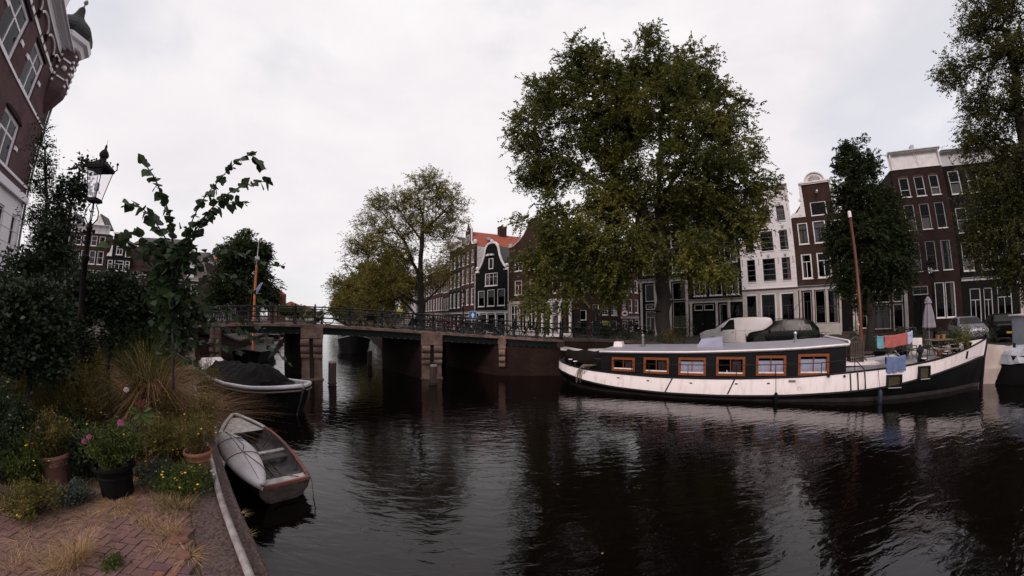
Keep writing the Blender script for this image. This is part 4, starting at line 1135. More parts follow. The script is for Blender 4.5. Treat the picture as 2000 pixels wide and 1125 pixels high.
# ================================================================== TREES AND PLANTS
FPX, PITCH = 680.0, R(5)
def ray(x, y):
    """direction of a point of the photograph (2000 px wide), used only to lay things out at a chosen distance"""
    X, Y = x - 1000, 562.5 - y; rr = math.hypot(X, Y) / FPX; th = 2 * math.atan(rr / 2); k = math.sin(th) / max(rr * FPX, 1e-9)
    d = (k * X, math.cos(th), k * Y); c, s = math.cos(PITCH), math.sin(PITCH)
    return Vector((d[0], c * d[1] - s * d[2], s * d[1] + c * d[2]))
def at(x, y, D):
    """point at horizontal distance D"""
    d = ray(x, y); return Vector((0, 0, EYE)) + d * (D / math.hypot(d.x, d.y))
def pxm(x, y, D):
    """metres per photo pixel there"""
    X, Y = x - 1000, 562.5 - y; d = ray(x, y)
    return (D / math.hypot(d.x, d.y)) / (FPX * (1 + (X * X + Y * Y) / (4 * FPX * FPX)))
def onz(x, y, z):
    d = ray(x, y); t = (z - EYE) / d.z; return Vector((d.x * t, d.y * t, z))
bark = mat('elm_bark', (.030, .023, .020), (.016, .013, .012), 5, .95, 1.0, 24, stretch=(3, 3, .6))
bark2 = mat('grey_bark', (.06, .048, .042), (.03, .025, .022), 6, .95, .8, 30, stretch=(3, 3, .6))
L_olive = leafmat('elm_leaves', [(.016, .022, .005), (.050, .062, .012), (.14, .135, .024), (.30, .25, .05)])
L_mid = leafmat('mid_green_leaves', [(.013, .017, .005), (.034, .038, .009), (.08, .078, .016), (.15, .135, .03)])
L_yel = leafmat('yellowing_leaves', [(.045, .040, .010), (.115, .10, .022), (.22, .185, .040), (.36, .30, .075)], .4)
L_dark = leafmat('dark_green_leaves', [(.008, .013, .005), (.019, .029, .009), (.040, .055, .015), (.085, .10, .03)])
L_oak = leafmat('oak_leaves', [(.007, .012, .007), (.016, .027, .014), (.032, .048, .022), (.07, .09, .042)], .25)
def tree(name, label, base, trunk, blobs, seed, nclump, leaves, lsize, leafm, barkm=bark, r0=.5, spread=.75, droop=.35, group=None, limb=(), twig=.55, shell=.45, cat='tree', exp=2.35, kmin=.012):
    rg = np.random.default_rng(seed)
    base = Vector(base)
    root = thing(name, label, cat, base, 0, group)
    b = np.array(base)
    pos = []; par = []
    def addpoly(pts, p0):
        prev = p0
        for q in pts:
            q = np.array(q) - b
            if prev >= 0:
                a = pos[prev]; n = max(1, int(np.linalg.norm(q - a) / .8))
                for k in range(1, n + 1):
                    w = rg.normal(0, .05, 3) if k < n else 0
                    pos.append(a + (q - a) * k / n + w); par.append(prev); prev = len(pos) - 1
            else:
                pos.append(q); par.append(-1); prev = len(pos) - 1
        return prev
    tip = addpoly(trunk, -1)
    for ln in limb:
        P_ = np.array(pos); q = np.array(ln[0]) - b
        addpoly(ln[1:], int(np.argmin(((P_ - q) ** 2).sum(1))))
    ntrunk = len(pos)
    vol = np.array([r[1] ** 2 for r in blobs]); vol = vol / vol.sum()
    ids = rg.choice(len(blobs), nclump, p=vol)
    u = rg.normal(size=(nclump, 3)); u /= np.linalg.norm(u, axis=1, keepdims=True)
    rr = rg.random(nclump) ** shell
    A = np.array([np.array(blobs[i][0]) - b for i in ids]) + u * rr[:, None] * np.array([[blobs[i][1], blobs[i][1], blobs[i][1] * (blobs[i][2] if len(blobs[i]) > 2 else 1)] for i in ids])
    A[:, 2] = np.maximum(A[:, 2], 1.6 if cat == 'tree' else .15)
    anchor = np.array(pos)[-1] * .5
    order = np.argsort([min(np.linalg.norm(a - p) for p in pos[::3]) for a in A])
    ends = []
    P_ = np.zeros((len(pos) + nclump * 8, 3)); P_[:len(pos)] = pos; cnt = len(pos)
    par = par + [0] * (nclump * 8)
    for j in order:
        a = A[j]
        d = np.linalg.norm(P_[:cnt] - a, axis=1) + np.maximum(P_[:cnt, 2] - a[2] + .1, 0) * .9
        d[0:2] += 5
        k = int(np.argmin(d)); p = P_[k]; L = np.linalg.norm(a - p)
        n = min(7, max(2, int(L / .55))); prev = k
        bend = np.array([0, 0, .12 * L]) + rg.normal(0, .07 * L, 3)
        for i in range(1, n + 1):
            f = i / n; q = p + (a - p) * f + bend * math.sin(f * PI)
            P_[cnt] = q; par[cnt] = prev; prev = cnt; cnt += 1
        ends.append(prev)
    P_ = P_[:cnt]; par = np.array(par[:cnt])
    w = np.zeros(cnt)
    for e in ends: w[e] += 1
    w[tip] += 1
    for i in range(cnt - 1, 0, -1): w[par[i]] += w[i]
    rad = np.maximum(r0 * (w / w[0]) ** (1 / exp), kmin)
    rad[0] = r0 * 1.25
    # branches as 6-sided tapered segments
    e = np.arange(1, cnt); a = P_[par[e]]; c = P_[e]; ra = rad[e] * 1.08; ra = np.where(par[e] < ntrunk, np.minimum(rad[par[e]], rad[e] * 1.5), np.minimum(rad[par[e]], rad[e] * 1.25)); rc = rad[e]
    keep = rc > kmin * .99; a, c, ra, rc = a[keep], c[keep], ra[keep], rc[keep]
    d = norm(c - a); up = np.where(np.abs(d[:, 2:3]) > .8, [[1., 0, 0]], [[0, 0, 1.]]); s1 = norm(np.cross(d, up)); s2 = np.cross(d, s1)
    m = 7; ang = np.arange(m) * 2 * PI / m
    ring = s1[:, None] * np.cos(ang)[None, :, None] + s2[:, None] * np.sin(ang)[None, :, None]
    V = np.concatenate([a[:, None] + ring * ra[:, None, None] - d[:, None] * .02, c[:, None] + ring * rc[:, None, None] + d[:, None] * .03], 1).reshape(-1, 3)
    o = (np.arange(len(a)) * 2 * m)[:, None, None]; k = np.arange(m)
    F = (o + np.stack([k, (k + 1) % m, (k + 1) % m + m, k + m], 1)[None]).reshape(-1, 4)
    obj('trunk', fastmesh('trunk', V, F, barkm, smooth=True), root)
    # leaves: sprays along fine twigs round every branch end
    ctr = P_[ends]; K = 14; nl = max(3, int(leaves * 1.35) // K); N = len(ctr)
    out = norm(ctr - (ctr.mean(0) * .6 + np.array([0, 0, P_[ntrunk - 1, 2] * .2])))
    td = norm(out[:, None] * .7 + rg.normal(0, .75, (N, K, 3)) + np.array([0, 0, .12]))
    ts = ctr[:, None] + rg.normal(0, spread * .55, (N, K, 3)) * np.array([1, 1, .75])
    tl = twig * (.6 + .8 * rg.random((N, K, 1)))
    f = (np.arange(nl) + rg.random(nl)) / nl
    sg = np.where(np.arange(nl) % 2, 1, -1)
    sidev = norm(np.cross(td, rg.normal(0, .3, (N, K, 3)) + np.array([0, 0, 1])))
    pos_ = ts[:, :, None] + td[:, :, None] * tl[:, :, None] * f[None, None, :, None] - np.array([0, 0, 1.]) * (droop * tl[:, :, None] * (f ** 2)[None, None, :, None])
    dr = norm(td[:, :, None] * .6 + sidev[:, :, None] * sg[None, None, :, None] * .8 + rg.normal(0, .35, pos_.shape) - np.array([0, 0, droop * .6]))
    nr = norm(np.array([0, 0, .55]) + rg.normal(0, .7, pos_.shape))
    M_ = N * K * nl
    sz = lsize * (.65 + .7 * rg.random(M_))
    ct = rg.random((N, 1, 1)) * .45 + rg.random((N, K, 1)) * .2 + rg.random((N, K, nl)) * .35
    V, F, T = leafquads(pos_.reshape(-1, 3), dr.reshape(-1, 3), nr.reshape(-1, 3), sz, sz * .62, ct.reshape(-1))
    cr = obj('crown', fastmesh('crown', V, F, leafm, T), root); tag(cr, kind='stuff')
    # fine twigs under the sprays
    a = ts.reshape(-1, 3); q = ((a - np.repeat(ctr, K, 0)) * 0 + np.repeat(ctr, K, 0)); e2 = a + td.reshape(-1, 3) * tl.reshape(-1, 1)
    wv = np.array([0, 0, kmin * .45]); wz = norm(np.cross(e2 - q, np.array([0, 0, 1.]))) * kmin * .45
    V = np.stack([q - wz, q + wz, e2 + wv * .3, q + wv, ], 1).reshape(-1, 3)
    F = (np.arange(len(a)) * 4)[:, None] + np.array([[0, 1, 2, 3]])
    tag(obj('twigs', fastmesh('twigs', V, F, barkm), root), kind='stuff')
    return root
def B(lst, D, dz=1.0, k=1.0):
    return [(tuple(at(x, y, D + (q[0] if q else 0))), pxm(x, y, D) * r * k, dz) for x, y, r, *q in lst]
def trees():
    g = 'street trees along the quays'
    n = 24.5
    base = Q(-6.35, 23.2, 1.3)
    D = 24.3
    pts = lambda *p: [tuple(at(x, y, d)) for x, y, d in p]
    tree('elm_tree', 'huge elm with a broad olive-green crown, right of the bridge beside the canal', base,
         [tuple(base), tuple(at(1293, 560, D)), tuple(at(1290, 480, D)), tuple(at(1285, 400, D)), tuple(at(1290, 300, D)), tuple(at(1295, 180, D))],
         B([(1140, 130, 62), (1080, 190, 62), (1040, 260, 55, -1), (1180, 190, 60), (1270, 130, 70), (1350, 150, 70), (1400, 215, 65), (1300, 220, 85, -2), (1420, 290, 62), (1230, 260, 60, 3), (1195, 300, 56), (1150, 250, 50), (1215, 340, 46), (1215, 165, 46), (1225, 225, 56), (1360, 320, 90, -2),
            (1450, 370, 60), (1120, 330, 60), (1060, 330, 50), (1310, 400, 90, 1), (1400, 430, 70), (1240, 400, 70), (1170, 400, 60, -1), (1110, 440, 62, -3), (1165, 500, 58, -3), (1085, 480, 46, -4), (1062, 550, 30, -5), (1065, 605, 17, -6), (1045, 510, 28, -5),
            (1230, 490, 55, -2), (1190, 545, 34, -3), (1350, 490, 52, -3), (1400, 520, 28, -4), (1450, 440, 40, -2), (1025, 430, 22, -3), (1125, 555, 34, -4)], D),
         3, 1300, 195, .155, L_olive, r0=.50, spread=.62, twig=.75, group=g, kmin=.014, exp=1.95,
         limb=[pts((1285, 450, D), (1240, 400, D), (1200, 340, D), (1180, 260, D), (1150, 160, D)), pts((1260, 420, D), (1190, 370, D - .5), (1110, 320, D - 1), (1050, 280, D - 1)), pts((1285, 400, D), (1330, 330, D), (1380, 250, D)), pts((1292, 500, D), (1380, 440, D), (1440, 400, D)), pts((1285, 480, D), (1200, 470, D - 2), (1120, 480, D - 3), (1060, 540, D - 5))])
    D = 36
    base = az(-14.6) * D + Vector((0, 0, 1.3))
    tree('elm_tree', 'thin-leaved yellowing elm with a visible fork, just beyond the middle of the bridge', base,
         [tuple(base), tuple(at(822, 560, D)), tuple(at(822, 500, D)), tuple(at(826, 440, D)), tuple(at(830, 380, D))],
         B([(835, 365, 36), (795, 395, 38), (750, 400, 36), (725, 440, 34), (870, 385, 34), (890, 410, 26), (770, 450, 46), (830, 440, 50), (710, 480, 30, -2), (745, 500, 40, -2), (870, 450, 40), (800, 500, 36), (875, 520, 36, -2), (700, 550, 40, -3), (670, 560, 30, -3), (760, 560, 44, -2), (895, 500, 24, -3), (845, 540, 30, 1), (720, 590, 34, -2)], D),
         5, 600, 112, .13, L_yel, r0=.40, spread=.6, twig=.8, group=g, exp=1.85, kmin=.018,
         limb=[pts((822, 540, D), (790, 470, D), (750, 420, D)), pts((825, 460, D), (860, 420, D), (885, 395, D)), pts((822, 470, D), (780, 410, D), (740, 390, D)), pts((822, 590, D), (780, 570, D), (720, 565, D - 2), (680, 560, D - 3)), pts((822, 620, D), (780, 580, D - 1), (740, 590, D - 2)), pts((828, 430, D), (815, 380, D), (820, 350, D)), pts((822, 590, D), (860, 560, D), (895, 520, D - 2))])
    for i, (px, y0, D, bl, lab) in enumerate(((768, 630, 58, [(770, 530, 36), (740, 545, 30), (800, 560, 30), (760, 590, 34), (730, 600, 24)], 'dense green canal tree just behind the yellowing elm'),
                                    (716, 625, 80, [(715, 550, 34), (690, 575, 26), (735, 590, 28), (700, 605, 24)], 'second green tree down the side canal, left of the yellowing elm'),
                                    (682, 622, 110, [(685, 570, 26), (668, 592, 20), (700, 600, 20), (680, 612, 14)], 'third green tree down the side canal'),
                                    (664, 618, 160, [(664, 596, 14), (655, 604, 10), (672, 608, 12)], 'farthest small tree at the end of the right bank'))):
        b = at(px, y0, D); b.z = 1.3
        tree('canal_tree', lab, b, [tuple(b), tuple(at(px, 600, D)), tuple(at(px, 575, D))], B(bl, D), 20 + i, 220, 170, .26 * (D / 58) ** .5, [L_yel, L_olive][i % 2], r0=.35, spread=.9, twig=1.0, group=g, kmin=.03)
    for i, (px, D, bl, lab) in enumerate(((480, 44, [(478, 495, 40), (455, 510, 34), (505, 505, 30), (450, 550, 40), (500, 560, 42), (480, 590, 30), (525, 575, 22), (430, 580, 26)], 'round dark tree behind the orange mast on the left bank'),
                                  (575, 130, [(570, 608, 12), (590, 612, 12), (555, 606, 10)], 'low distant tree seen through the railing, left of the canal end'),
                                  (615, 190, [(612, 612, 9), (625, 614, 8), (600, 613, 8)], 'farthest low tree where the side canal ends'))):
        b = at(px, 640, D); b.z = 1.3
        tree('canal_tree', lab, b, [tuple(b), tuple(at(px, 600, D)), tuple(at(px, 560 if i == 0 else 608, D))], B(bl, D), 40 + i, [420, 90, 70][i], [190, 110, 90][i], .18 * (D / 44) ** .6, L_dark if i == 0 else L_olive, r0=.4, spread=.55 if i == 0 else 1.0, twig=.8, group=g, kmin=.02)
    D = 24.6
    base = Q(6.02, 23.2, 1.3)
    tree('slim_tree', 'slim dark green tree behind the houseboat mast', base,
         [tuple(base), tuple(at(1697, 560, D)), tuple(at(1690, 470, D)), tuple(at(1678, 380, D)), tuple(at(1668, 300, D))],
         B([(1664, 292, 26), (1650, 315, 26), (1682, 320, 28), (1655, 350, 30), (1680, 370, 44), (1650, 390, 34), (1700, 410, 50), (1660, 440, 46), (1725, 450, 48), (1640, 480, 38), (1690, 490, 60), (1745, 500, 38), (1660, 540, 36), (1720, 545, 46), (1755, 530, 28), (1690, 580, 24), (1740, 390, 26)], D),
         8, 480, 190, .115, L_dark, r0=.24, spread=.42, twig=.5, group=g, kmin=.012)
    base = Q(17.6, 23.6, 1.3)
    D = 29
    tree('elm_tree', 'tall loose-crowned elm at the right edge of the photo', base,
         [tuple(base), tuple(at(2015, 450, D)), tuple(at(2005, 330, D)), tuple(at(1985, 200, D)), tuple(at(1970, 60, D))],
         B([(1920, 30, 42), (1960, 60, 55), (1895, 70, 30), (1880, 140, 40), (1850, 150, 20, -1), (1940, 130, 50), (1990, 110, 50), (1910, 200, 34), (1960, 230, 50), (2010, 200, 60), (1900, 255, 24), (1930, 290, 40), (1985, 310, 50), (1890, 285, 16), (1920, 350, 44), (1970, 380, 60), (1930, 420, 50), (1990, 460, 60), (1905, 430, 34), (1920, 480, 40), (1960, 530, 40), (2020, 380, 60), (2000, 540, 40), (1980, -20, 60), (2040, 100, 60)], D, k=1.0),
         13, 640, 130, .12, L_mid, r0=.45, spread=.55, twig=.7, group=g, kmin=.014, exp=1.95)
    D = 17
    b = N_(15.5, -7.0, 1.2)
    tree('creeper_tree', 'dark creeper-covered tree against the corner of the plum brick building', b, [tuple(b), tuple(at(88, 470, D)), tuple(at(92, 380, D)), tuple(at(88, 290, D))],
         B([(88, 250, 10), (86, 285, 14), (82, 320, 18), (92, 350, 20), (78, 370, 24), (100, 400, 26), (70, 430, 26), (95, 450, 34), (75, 490, 34), (110, 500, 34), (60, 540, 34), (100, 560, 40)], D), 31, 230, 62, .08, L_dark, r0=.12, spread=.28, twig=.4, kmin=.008)
    D = 9.8
    b = N_(8.4, -5.0, 1.2)
    tree('oak_shrub', 'dark oak sapling with lobed leaves left of the street lamp', b, [tuple(b), tuple(at(120, 560, D)), tuple(at(130, 470, D)), tuple(at(140, 400, D))],
         B([(158, 345, 9), (165, 325, 7), (150, 370, 14), (130, 365, 12), (112, 385, 12), (145, 405, 18), (115, 430, 22), (85, 465, 20), (130, 450, 14), (110, 500, 26), (60, 530, 30), (20, 520, 18), (150, 545, 22), (60, 580, 40), (20, 570, 34), (130, 590, 40)], D), 33, 260, 40, .09, L_oak, r0=.06, spread=.15, twig=.26, kmin=.005, cat='shrub', droop=.2)
    D = 7.2
    for i, (px, bl, lab, D) in enumerate(((60, [(30, 600, 50), (80, 610, 50), (20, 650, 46), (60, 670, 50), (10, 690, 40), (110, 650, 34), (90, 700, 30)], 'big dark leafy bush at the left edge, behind the terracotta pot', 7.4),
                                  (215, [(165, 570, 28), (215, 560, 24), (250, 575, 26), (190, 605, 34), (240, 610, 30), (285, 590, 26), (165, 620, 22), (300, 620, 22), (230, 650, 18)], 'dark bush around the foot of the street lamp', 8.6), (130, [(60, 700, 44), (120, 700, 44), (30, 740, 44), (100, 750, 40), (170, 690, 36), (20, 690, 36)], 'low dark thicket under the big left bush', 10.5), (290, [(250, 640, 34), (290, 640, 34), (320, 660, 34), (260, 690, 34), (230, 700, 30), (300, 700, 34), (345, 690, 26), (350, 730, 24)], 'dark thicket behind the tall straw-coloured grass', 11.5))):
        b = onz(px, 790, 1.2)
        b = at(px, 700, D); b.z = 1.2
        tree('dark_bush', lab, b, [tuple(b), tuple(at(px, 660, D)), tuple(at(px, 610, D))], B(bl, D), 60 + i, 260, 60, .075, L_oak, r0=.04, spread=.16, twig=.24, kmin=.004, cat='bush', droop=.2)
trees()

# ------------------------------------------------------------------ big-leaved sapling by the kerb, its leaves counted one by one
def sapling():
    D = 6.0
    lm = leafmat('sapling_leaves', [(.010, .019, .010), (.022, .040, .017), (.048, .075, .026), (.13, .16, .04)], .3, pscale=1.4)
    root = thing('elm_sapling', 'tall sapling with large toothed leaves on arching stems, in front of the bridge rail', 'sapling')
    b = at(338, 700, D); b.z = 1.2; root.location = b
    br = [[(338, 760), (338, 640), (335, 560), (338, 500), (333, 430), (318, 385), (300, 345), (283, 322), (275, 318)],
          [(338, 560), (348, 520), (362, 470), (378, 425), (400, 385), (430, 350), (455, 322), (478, 305), (500, 308), (514, 325)],
          [(352, 520), (375, 470), (400, 430), (430, 405), (462, 393), (482, 398)],
          [(362, 480), (395, 430), (420, 400), (450, 375), (480, 362), (510, 355), (524, 358)],
          [(336, 520), (325, 470), (300, 430), (275, 405), (255, 398), (245, 400)],
          [(336, 570), (318, 520), (290, 475), (262, 455), (245, 455), (235, 458)],
          [(340, 590), (312, 545), (280, 500), (250, 482), (215, 478), (198, 476)],
          [(342, 575), (385, 520), (430, 490), (470, 495), (515, 512), (545, 520), (558, 513)],
          [(342, 600), (390, 555), (430, 535), (470, 550), (505, 580), (530, 590)],
          [(344, 625), (390, 600), (430, 605), (470, 620), (505, 640), (520, 655)],
          [(344, 655), (390, 640), (440, 640), (490, 655), (530, 680), (555, 700), (568, 712)],
          [(342, 660), (380, 665), (420, 672), (455, 680), (480, 690)],
          [(338, 640), (325, 600), (318, 560), (322, 520)], [(338, 620), (360, 590), (385, 575), (410, 570)], [(336, 600), (305, 575), (290, 560)], [(345, 690), (360, 700), (385, 712), (400, 730)]]
    sizes = [.3] * 3
    lv = []
    for s_ in range(3):
        me = bpy.data.meshes.new('leaf')
        # heart-shaped toothed blade, 1 unit long along +x, folded at the midrib
        ol = [(0, 0), (.06, .22), (.2, .36), (.36, .40), (.52, .36), (.66, .27), (.80, .15), (1, 0)]
        v = [(x, y * (1 + .1 * ((i % 2) - .5)), .16 * abs(y) - .10 * x * x) for i, (x, y) in enumerate(ol)] + [(x, -y * (1 - .1 * ((i % 2) - .5)), .13 * abs(y) - .10 * x * x) for i, (x, y) in reversed(list(enumerate(ol[1:-1], 1)))]
        m_ = [(x, 0, -.02 - .10 * x * x) for x, y in ol[1:-1]]
        n = len(v); V = v + m_; F = [(0, 1, n)]
        for i in range(1, 6): F.append((i, i + 1, n + i, n + i - 1))
        F.append((6, 7, n + 5)); F.append((7, 8, n + 5))
        for i in range(8, 13): F.append((i, i + 1, n + 12 - i, n + 13 - i))
        F.append((13, 0, n))
        me.from_pydata(V, [], F); me.materials.append(lm)
        a = me.attributes.new('tint', 'FLOAT', 'POINT'); a.data.foreach_set('value', [(.25, .5, .8)[s_]] * len(V))
        me.polygons.foreach_set('use_smooth', [True] * len(F)); me.update(); lv.append(me)
    st = MB(); total = 0; rg = random.Random(5); ex = MB(); tc_ = Vector((-b.x, -b.y, 0)).normalized()
    for bi, pl in enumerate(br):
        dd = D + rg.uniform(-.35, .35) if bi else D
        pts = [at(x, y, D if k == 0 or bi == 0 else D + (dd - D) * min(1, k / 2)) - b for k, (x, y) in enumerate(pl)]
        # resample smoothly
        P_ = []
        for i in range(len(pts) - 1):
            for k in range(5):
                t = k / 5; p0 = pts[max(i - 1, 0)]; p1 = pts[i]; p2 = pts[i + 1]; p3 = pts[min(i + 2, len(pts) - 1)]
                P_.append(.5 * ((2 * p1) + (p2 - p0) * t + (2 * p0 - 5 * p1 + 4 * p2 - p3) * t * t + (3 * p1 - p0 - 3 * p2 + p3) * t ** 3))
        P_.append(pts[-1])
        n = len(P_); r_a = .022 if bi == 0 else .011
        st.tube(P_, [r_a * (1 - .85 * i / n) + .0015 for i in range(n)], 6)
        ln = [0]
        for i in range(1, n): ln.append(ln[-1] + (P_[i] - P_[i - 1]).length)
        s = ln[-1] * (.28 if bi == 0 else .14); k = 0
        while s < ln[-1]:
            i = max(j for j in range(n) if ln[j] <= s); i = min(i, n - 2)
            p = P_[i].lerp(P_[i + 1], (s - ln[i]) / max(ln[i + 1] - ln[i], 1e-6)); t = (P_[i + 1] - P_[i]).normalized()
            side = t.cross(Vector((0, 0, 1))).normalized() * (1 if k % 2 else -1)
            f = s / ln[-1]
            dirv = (t * .4 + side * rg.uniform(.25, 1.0) + Vector((0, 0, rg.uniform(-.9, .45)))).normalized()
            up = (Vector((0, 0, .45)) + tc_ * rg.uniform(.2, 1.1) + Vector((rg.uniform(-.5, .5), rg.uniform(-.5, .5), rg.uniform(-.2, .2)))).normalized()
            yv = up.cross(dirv).normalized(); zv = dirv.cross(yv)
            ms = lv[2 if (f > .85 and rg.random() < .7) else rg.choice((0, 0, 1))]
            L = rg.uniform(.135, .205) if bi < 7 else rg.uniform(.12, .17) * (1 - .25 * f) * (.65 if f > .93 else 1)
            M_ = Matrix((dirv, yv, zv)).transposed().to_4x4(); M_.translation = p + dirv * .01
            M_ = M_ @ Matrix.Scale(L, 4)
            if total % 2 == 0 and total < 590: o = bpy.data.objects.new('leaf', ms); COL.objects.link(o); o.parent = root; o.matrix_local = M_
            else: ex.add([M_ @ v.co for v in ms.vertices], [tuple(q.vertices) for q in ms.polygons])
            total += 1; s += rg.uniform(.03, .052) if bi < 7 else rg.uniform(.045, .075); k += 1
    st.build('stem', bark2, root, smooth=True)
    xo = ex.build('more_leaves', lm, root, smooth=True); tag(xo, kind='stuff'); xo.data.attributes.new('tint', 'FLOAT', 'POINT').data.foreach_set('value', [.4] * len(ex.v))
    # inner foliage too dense to count
    rgn = np.random.default_rng(3); N = 700
    ii = rgn.integers(0, 6, N); cen = np.array([tuple(at(x, y, D + .1) - b) for x, y in ((338, 560), (350, 500), (335, 600), (365, 620), (320, 545), (350, 650))])
    p = cen[ii] + rgn.normal(0, .13, (N, 3)) * [1, 1, 1.3]
    V, F, T = leafquads(p, rgn.normal(0, 1, (N, 3)) - [0, 0, .5], rgn.normal(0, .5, (N, 3)) + [0, 0, 1], .10 + .08 * rgn.random(N), .08 + .05 * rgn.random(N), rgn.random(N) * .5)
    tag(obj('inner_leaves', fastmesh('inner_leaves', V, F, lm, T), root), kind='stuff')
sapling()
# ================================================================== BOATS
hullwhite = mat('hull_white', (.87, .77, .77), (.50, .40, .36), 2.2, .45, .12, 9, detail=10, lo=.50, hi=.95, stretch=(2.2, 2.2, .5))
hullblack = mat('hull_black', (.0045, .0045, .0055), (.008, .0075, .008), 1.5, .5, .15, 8, spec=.18)
boot = mat('waterline_paint', (.012, .011, .013), (.035, .026, .022), 2.2, .8, .4, 25, stretch=(1, 1, 5))
deckg = mat('deck_grey', (.34, .32, .35), (.27, .25, .28), 2, .6)
roofw = mat('cabin_roof_paint', (.34, .33, .38), (.28, .27, .31), 1.5, .5)
varn = mat('varnished_wood', (.27, .075, .022), (.18, .045, .015), 3, .35, .2, 20, stretch=(1, 1, 8))
mastw = mat('mast_wood', (.13, .030, .012), (.075, .018, .009), 3, .4, .2, 14, stretch=(4, 4, .5))
rope = mat('rope', (.20, .16, .13), (.12, .09, .07), 20, .95)
terra = mat('terracotta', (.30, .115, .075), (.20, .085, .06), 5, .85, .3, 30)
oldwood = mat('weathered_wood', (.18, .14, .10), (.11, .085, .06), 4, .9, .5, 30, stretch=(1, 6, 6))
HO = Vector((2.9, 19.8, 0)); HX = az(123.9); HY = az(33.9)
def lerpt(t, tab):
    return float(np.interp(t, [a for a, _ in tab], [b for _, b in tab]))
def smoothtab(tab, n=90):
    xs = np.linspace(tab[0][0], tab[-1][0], n); ys = np.interp(xs, [a for a, _ in tab], [b for _, b in tab])
    for _ in range(6): ys[1:-1] = (ys[:-2] + 2 * ys[1:-1] + ys[2:]) / 4
    return list(zip(xs, ys))
def houseboat():
    r = thing('houseboat', 'long black and white steel houseboat with orange-framed cabin windows', 'houseboat', (HO.x, HO.y, 0), rz(123.9)); r.scale = (.991, 1, 1)
    # tables along the boat: half-beam at the sheer, rubbing strake and waterline; heights
    sheer = smoothtab([(0, 1.28), (.5, 1.2), (1.6, 1.06), (2.4, .98), (3.8, .92), (6, .85), (9, .89), (12, 1.0), (14, 1.17), (16, 1.30), (17.5, 1.43), (18.8, 1.62), (19.9, 1.85), (20.9, 2.05)])
    rub = smoothtab([(0, .78), (.9, .72), (1.7, .55), (2.6, .40), (3.8, .29), (6, .19), (9, .2), (11, .25), (13, .36), (15, .5), (16.5, .70), (17.7, .88), (18.8, 1.05), (20, 1.2), (20.9, 1.28)])
    bs = [(0, .25), (.25, .85), (.7, 1.45), (1.3, 1.85), (2.2, 2.15), (3.8, 2.32), (8, 2.4), (14, 2.38), (16, 2.2), (17.6, 1.85), (18.8, 1.4), (19.8, .9), (20.5, .42), (20.9, .12)]
    br = [(0, .35), (.25, 1.0), (.7, 1.55), (1.3, 1.95), (2.2, 2.25), (3.8, 2.42), (8, 2.5), (14, 2.45), (16, 2.2), (17.6, 1.8), (18.8, 1.3), (19.8, .75), (20.5, .25), (20.9, .06)]
    bw = [(0, .05), (.45, .35), (1.0, 1.1), (2.0, 1.75), (3.5, 2.15), (6.5, 2.36), (14, 2.3), (16.2, 1.9), (18, 1.25), (19.2, .75), (20.2, .22), (20.6, .06), (20.9, .04)]
    X = np.concatenate([[0, .12, .25, .45, .7, 1.0, 1.3, 1.7], np.arange(2.2, 19, .6), [19.2, 19.6, 20.0, 20.3, 20.6, 20.8, 20.9]])
    h = MB(); k = MB(); w_ = MB(); rb = MB()
    def xr(x, z):   # the stem leans forward at the right end, the stern tucks under at the left
        if x > 18: return x + (z - .6) * .16 * (x - 18) / 2.9
        if x < 2: return x - (z - .6) * .10 * (2 - x) / 2
        return x
    for sy in (-1, 1):
        S1, S2, S3 = [], [], []
        for x in X:
            zs, zq = lerpt(x, sheer), lerpt(x, rub); a, b, c = lerpt(x, bs), lerpt(x, br), lerpt(x, bw)
            S1.append([(xr(x, zs), sy * a, zs), (xr(x, (zs + zq) / 2), sy * (a + b) / 2 * 1.008, (zs + zq) / 2), (xr(x, zq), sy * b, zq)])
            S2.append([(xr(x, zq), sy * b, zq), (xr(x, zq * .55), sy * (b * .7 + c * .3), zq * .55), (xr(x, .16), sy * (c * .9 + b * .1), .16)])
            S3.append([(xr(x, .16), sy * (c * .9 + b * .1), .16), (xr(x, 0), sy * c, 0), (xr(x, -.5) * .98 + .2, sy * c * .9, -.5)])
        fl = (lambda q: q) if sy < 0 else (lambda q: [s[::-1] for s in q])
        h.loft(fl(S1), closed=False, caps=False); k.loft(fl(S2), closed=False, caps=False); w_.loft(fl(S3), closed=False, caps=False)
        rb.tube([(xr(x, lerpt(x, rub)), sy * (lerpt(x, br) + .02), lerpt(x, rub)) for x in X], .055, 6)
        rb.tube([(xr(x, lerpt(x, sheer)), sy * (lerpt(x, bs)), lerpt(x, sheer) + .01) for x in X], .04, 6)
    for q in (h, k, w_):   # close both ends
        pass
    hw = h.build('white_strake', hullwhite, r, auto=50); k.build('black_hull', hullblack, r, auto=50); w_.build('waterline_band', boot, r, auto=50)
    rb.build('rubbing_strake', hullblack, r, smooth=True)
    MB().tube([(20.95, 0, -.3), (20.98, 0, .3), (21.04, 0, 1.2), (21.16, 0, 1.8), (21.16, 0, 2.2)], .09, 8).build('stem_post', hullblack, r)
    d = MB(); secs = [[(x, -lerpt(x, bs) * .97, lerpt(x, sheer) - .05), (x, lerpt(x, bs) * .97, lerpt(x, sheer) - .05)] for x in X if x < 13.6]
    d.loft(secs, closed=False, caps=False)
    d.build('side_deck', hullblack, r)
    d = MB(); secs = [[(x, -lerpt(x, bs) * .96, min(lerpt(x, sheer) - .06, 1.22 + .02 * (x - 14))), (x, lerpt(x, bs) * .96, min(lerpt(x, sheer) - .06, 1.22 + .02 * (x - 14)))] for x in X if x >= 13.4]
    d.loft(secs, closed=False, caps=False); d.build('foredeck', deckg, r)
    # inside of the bulwark
    # cabin
    c = MB(); zt = [(3.0, 1.84), (7, 1.90), (11.7, 2.04), (13.75, 2.16)]
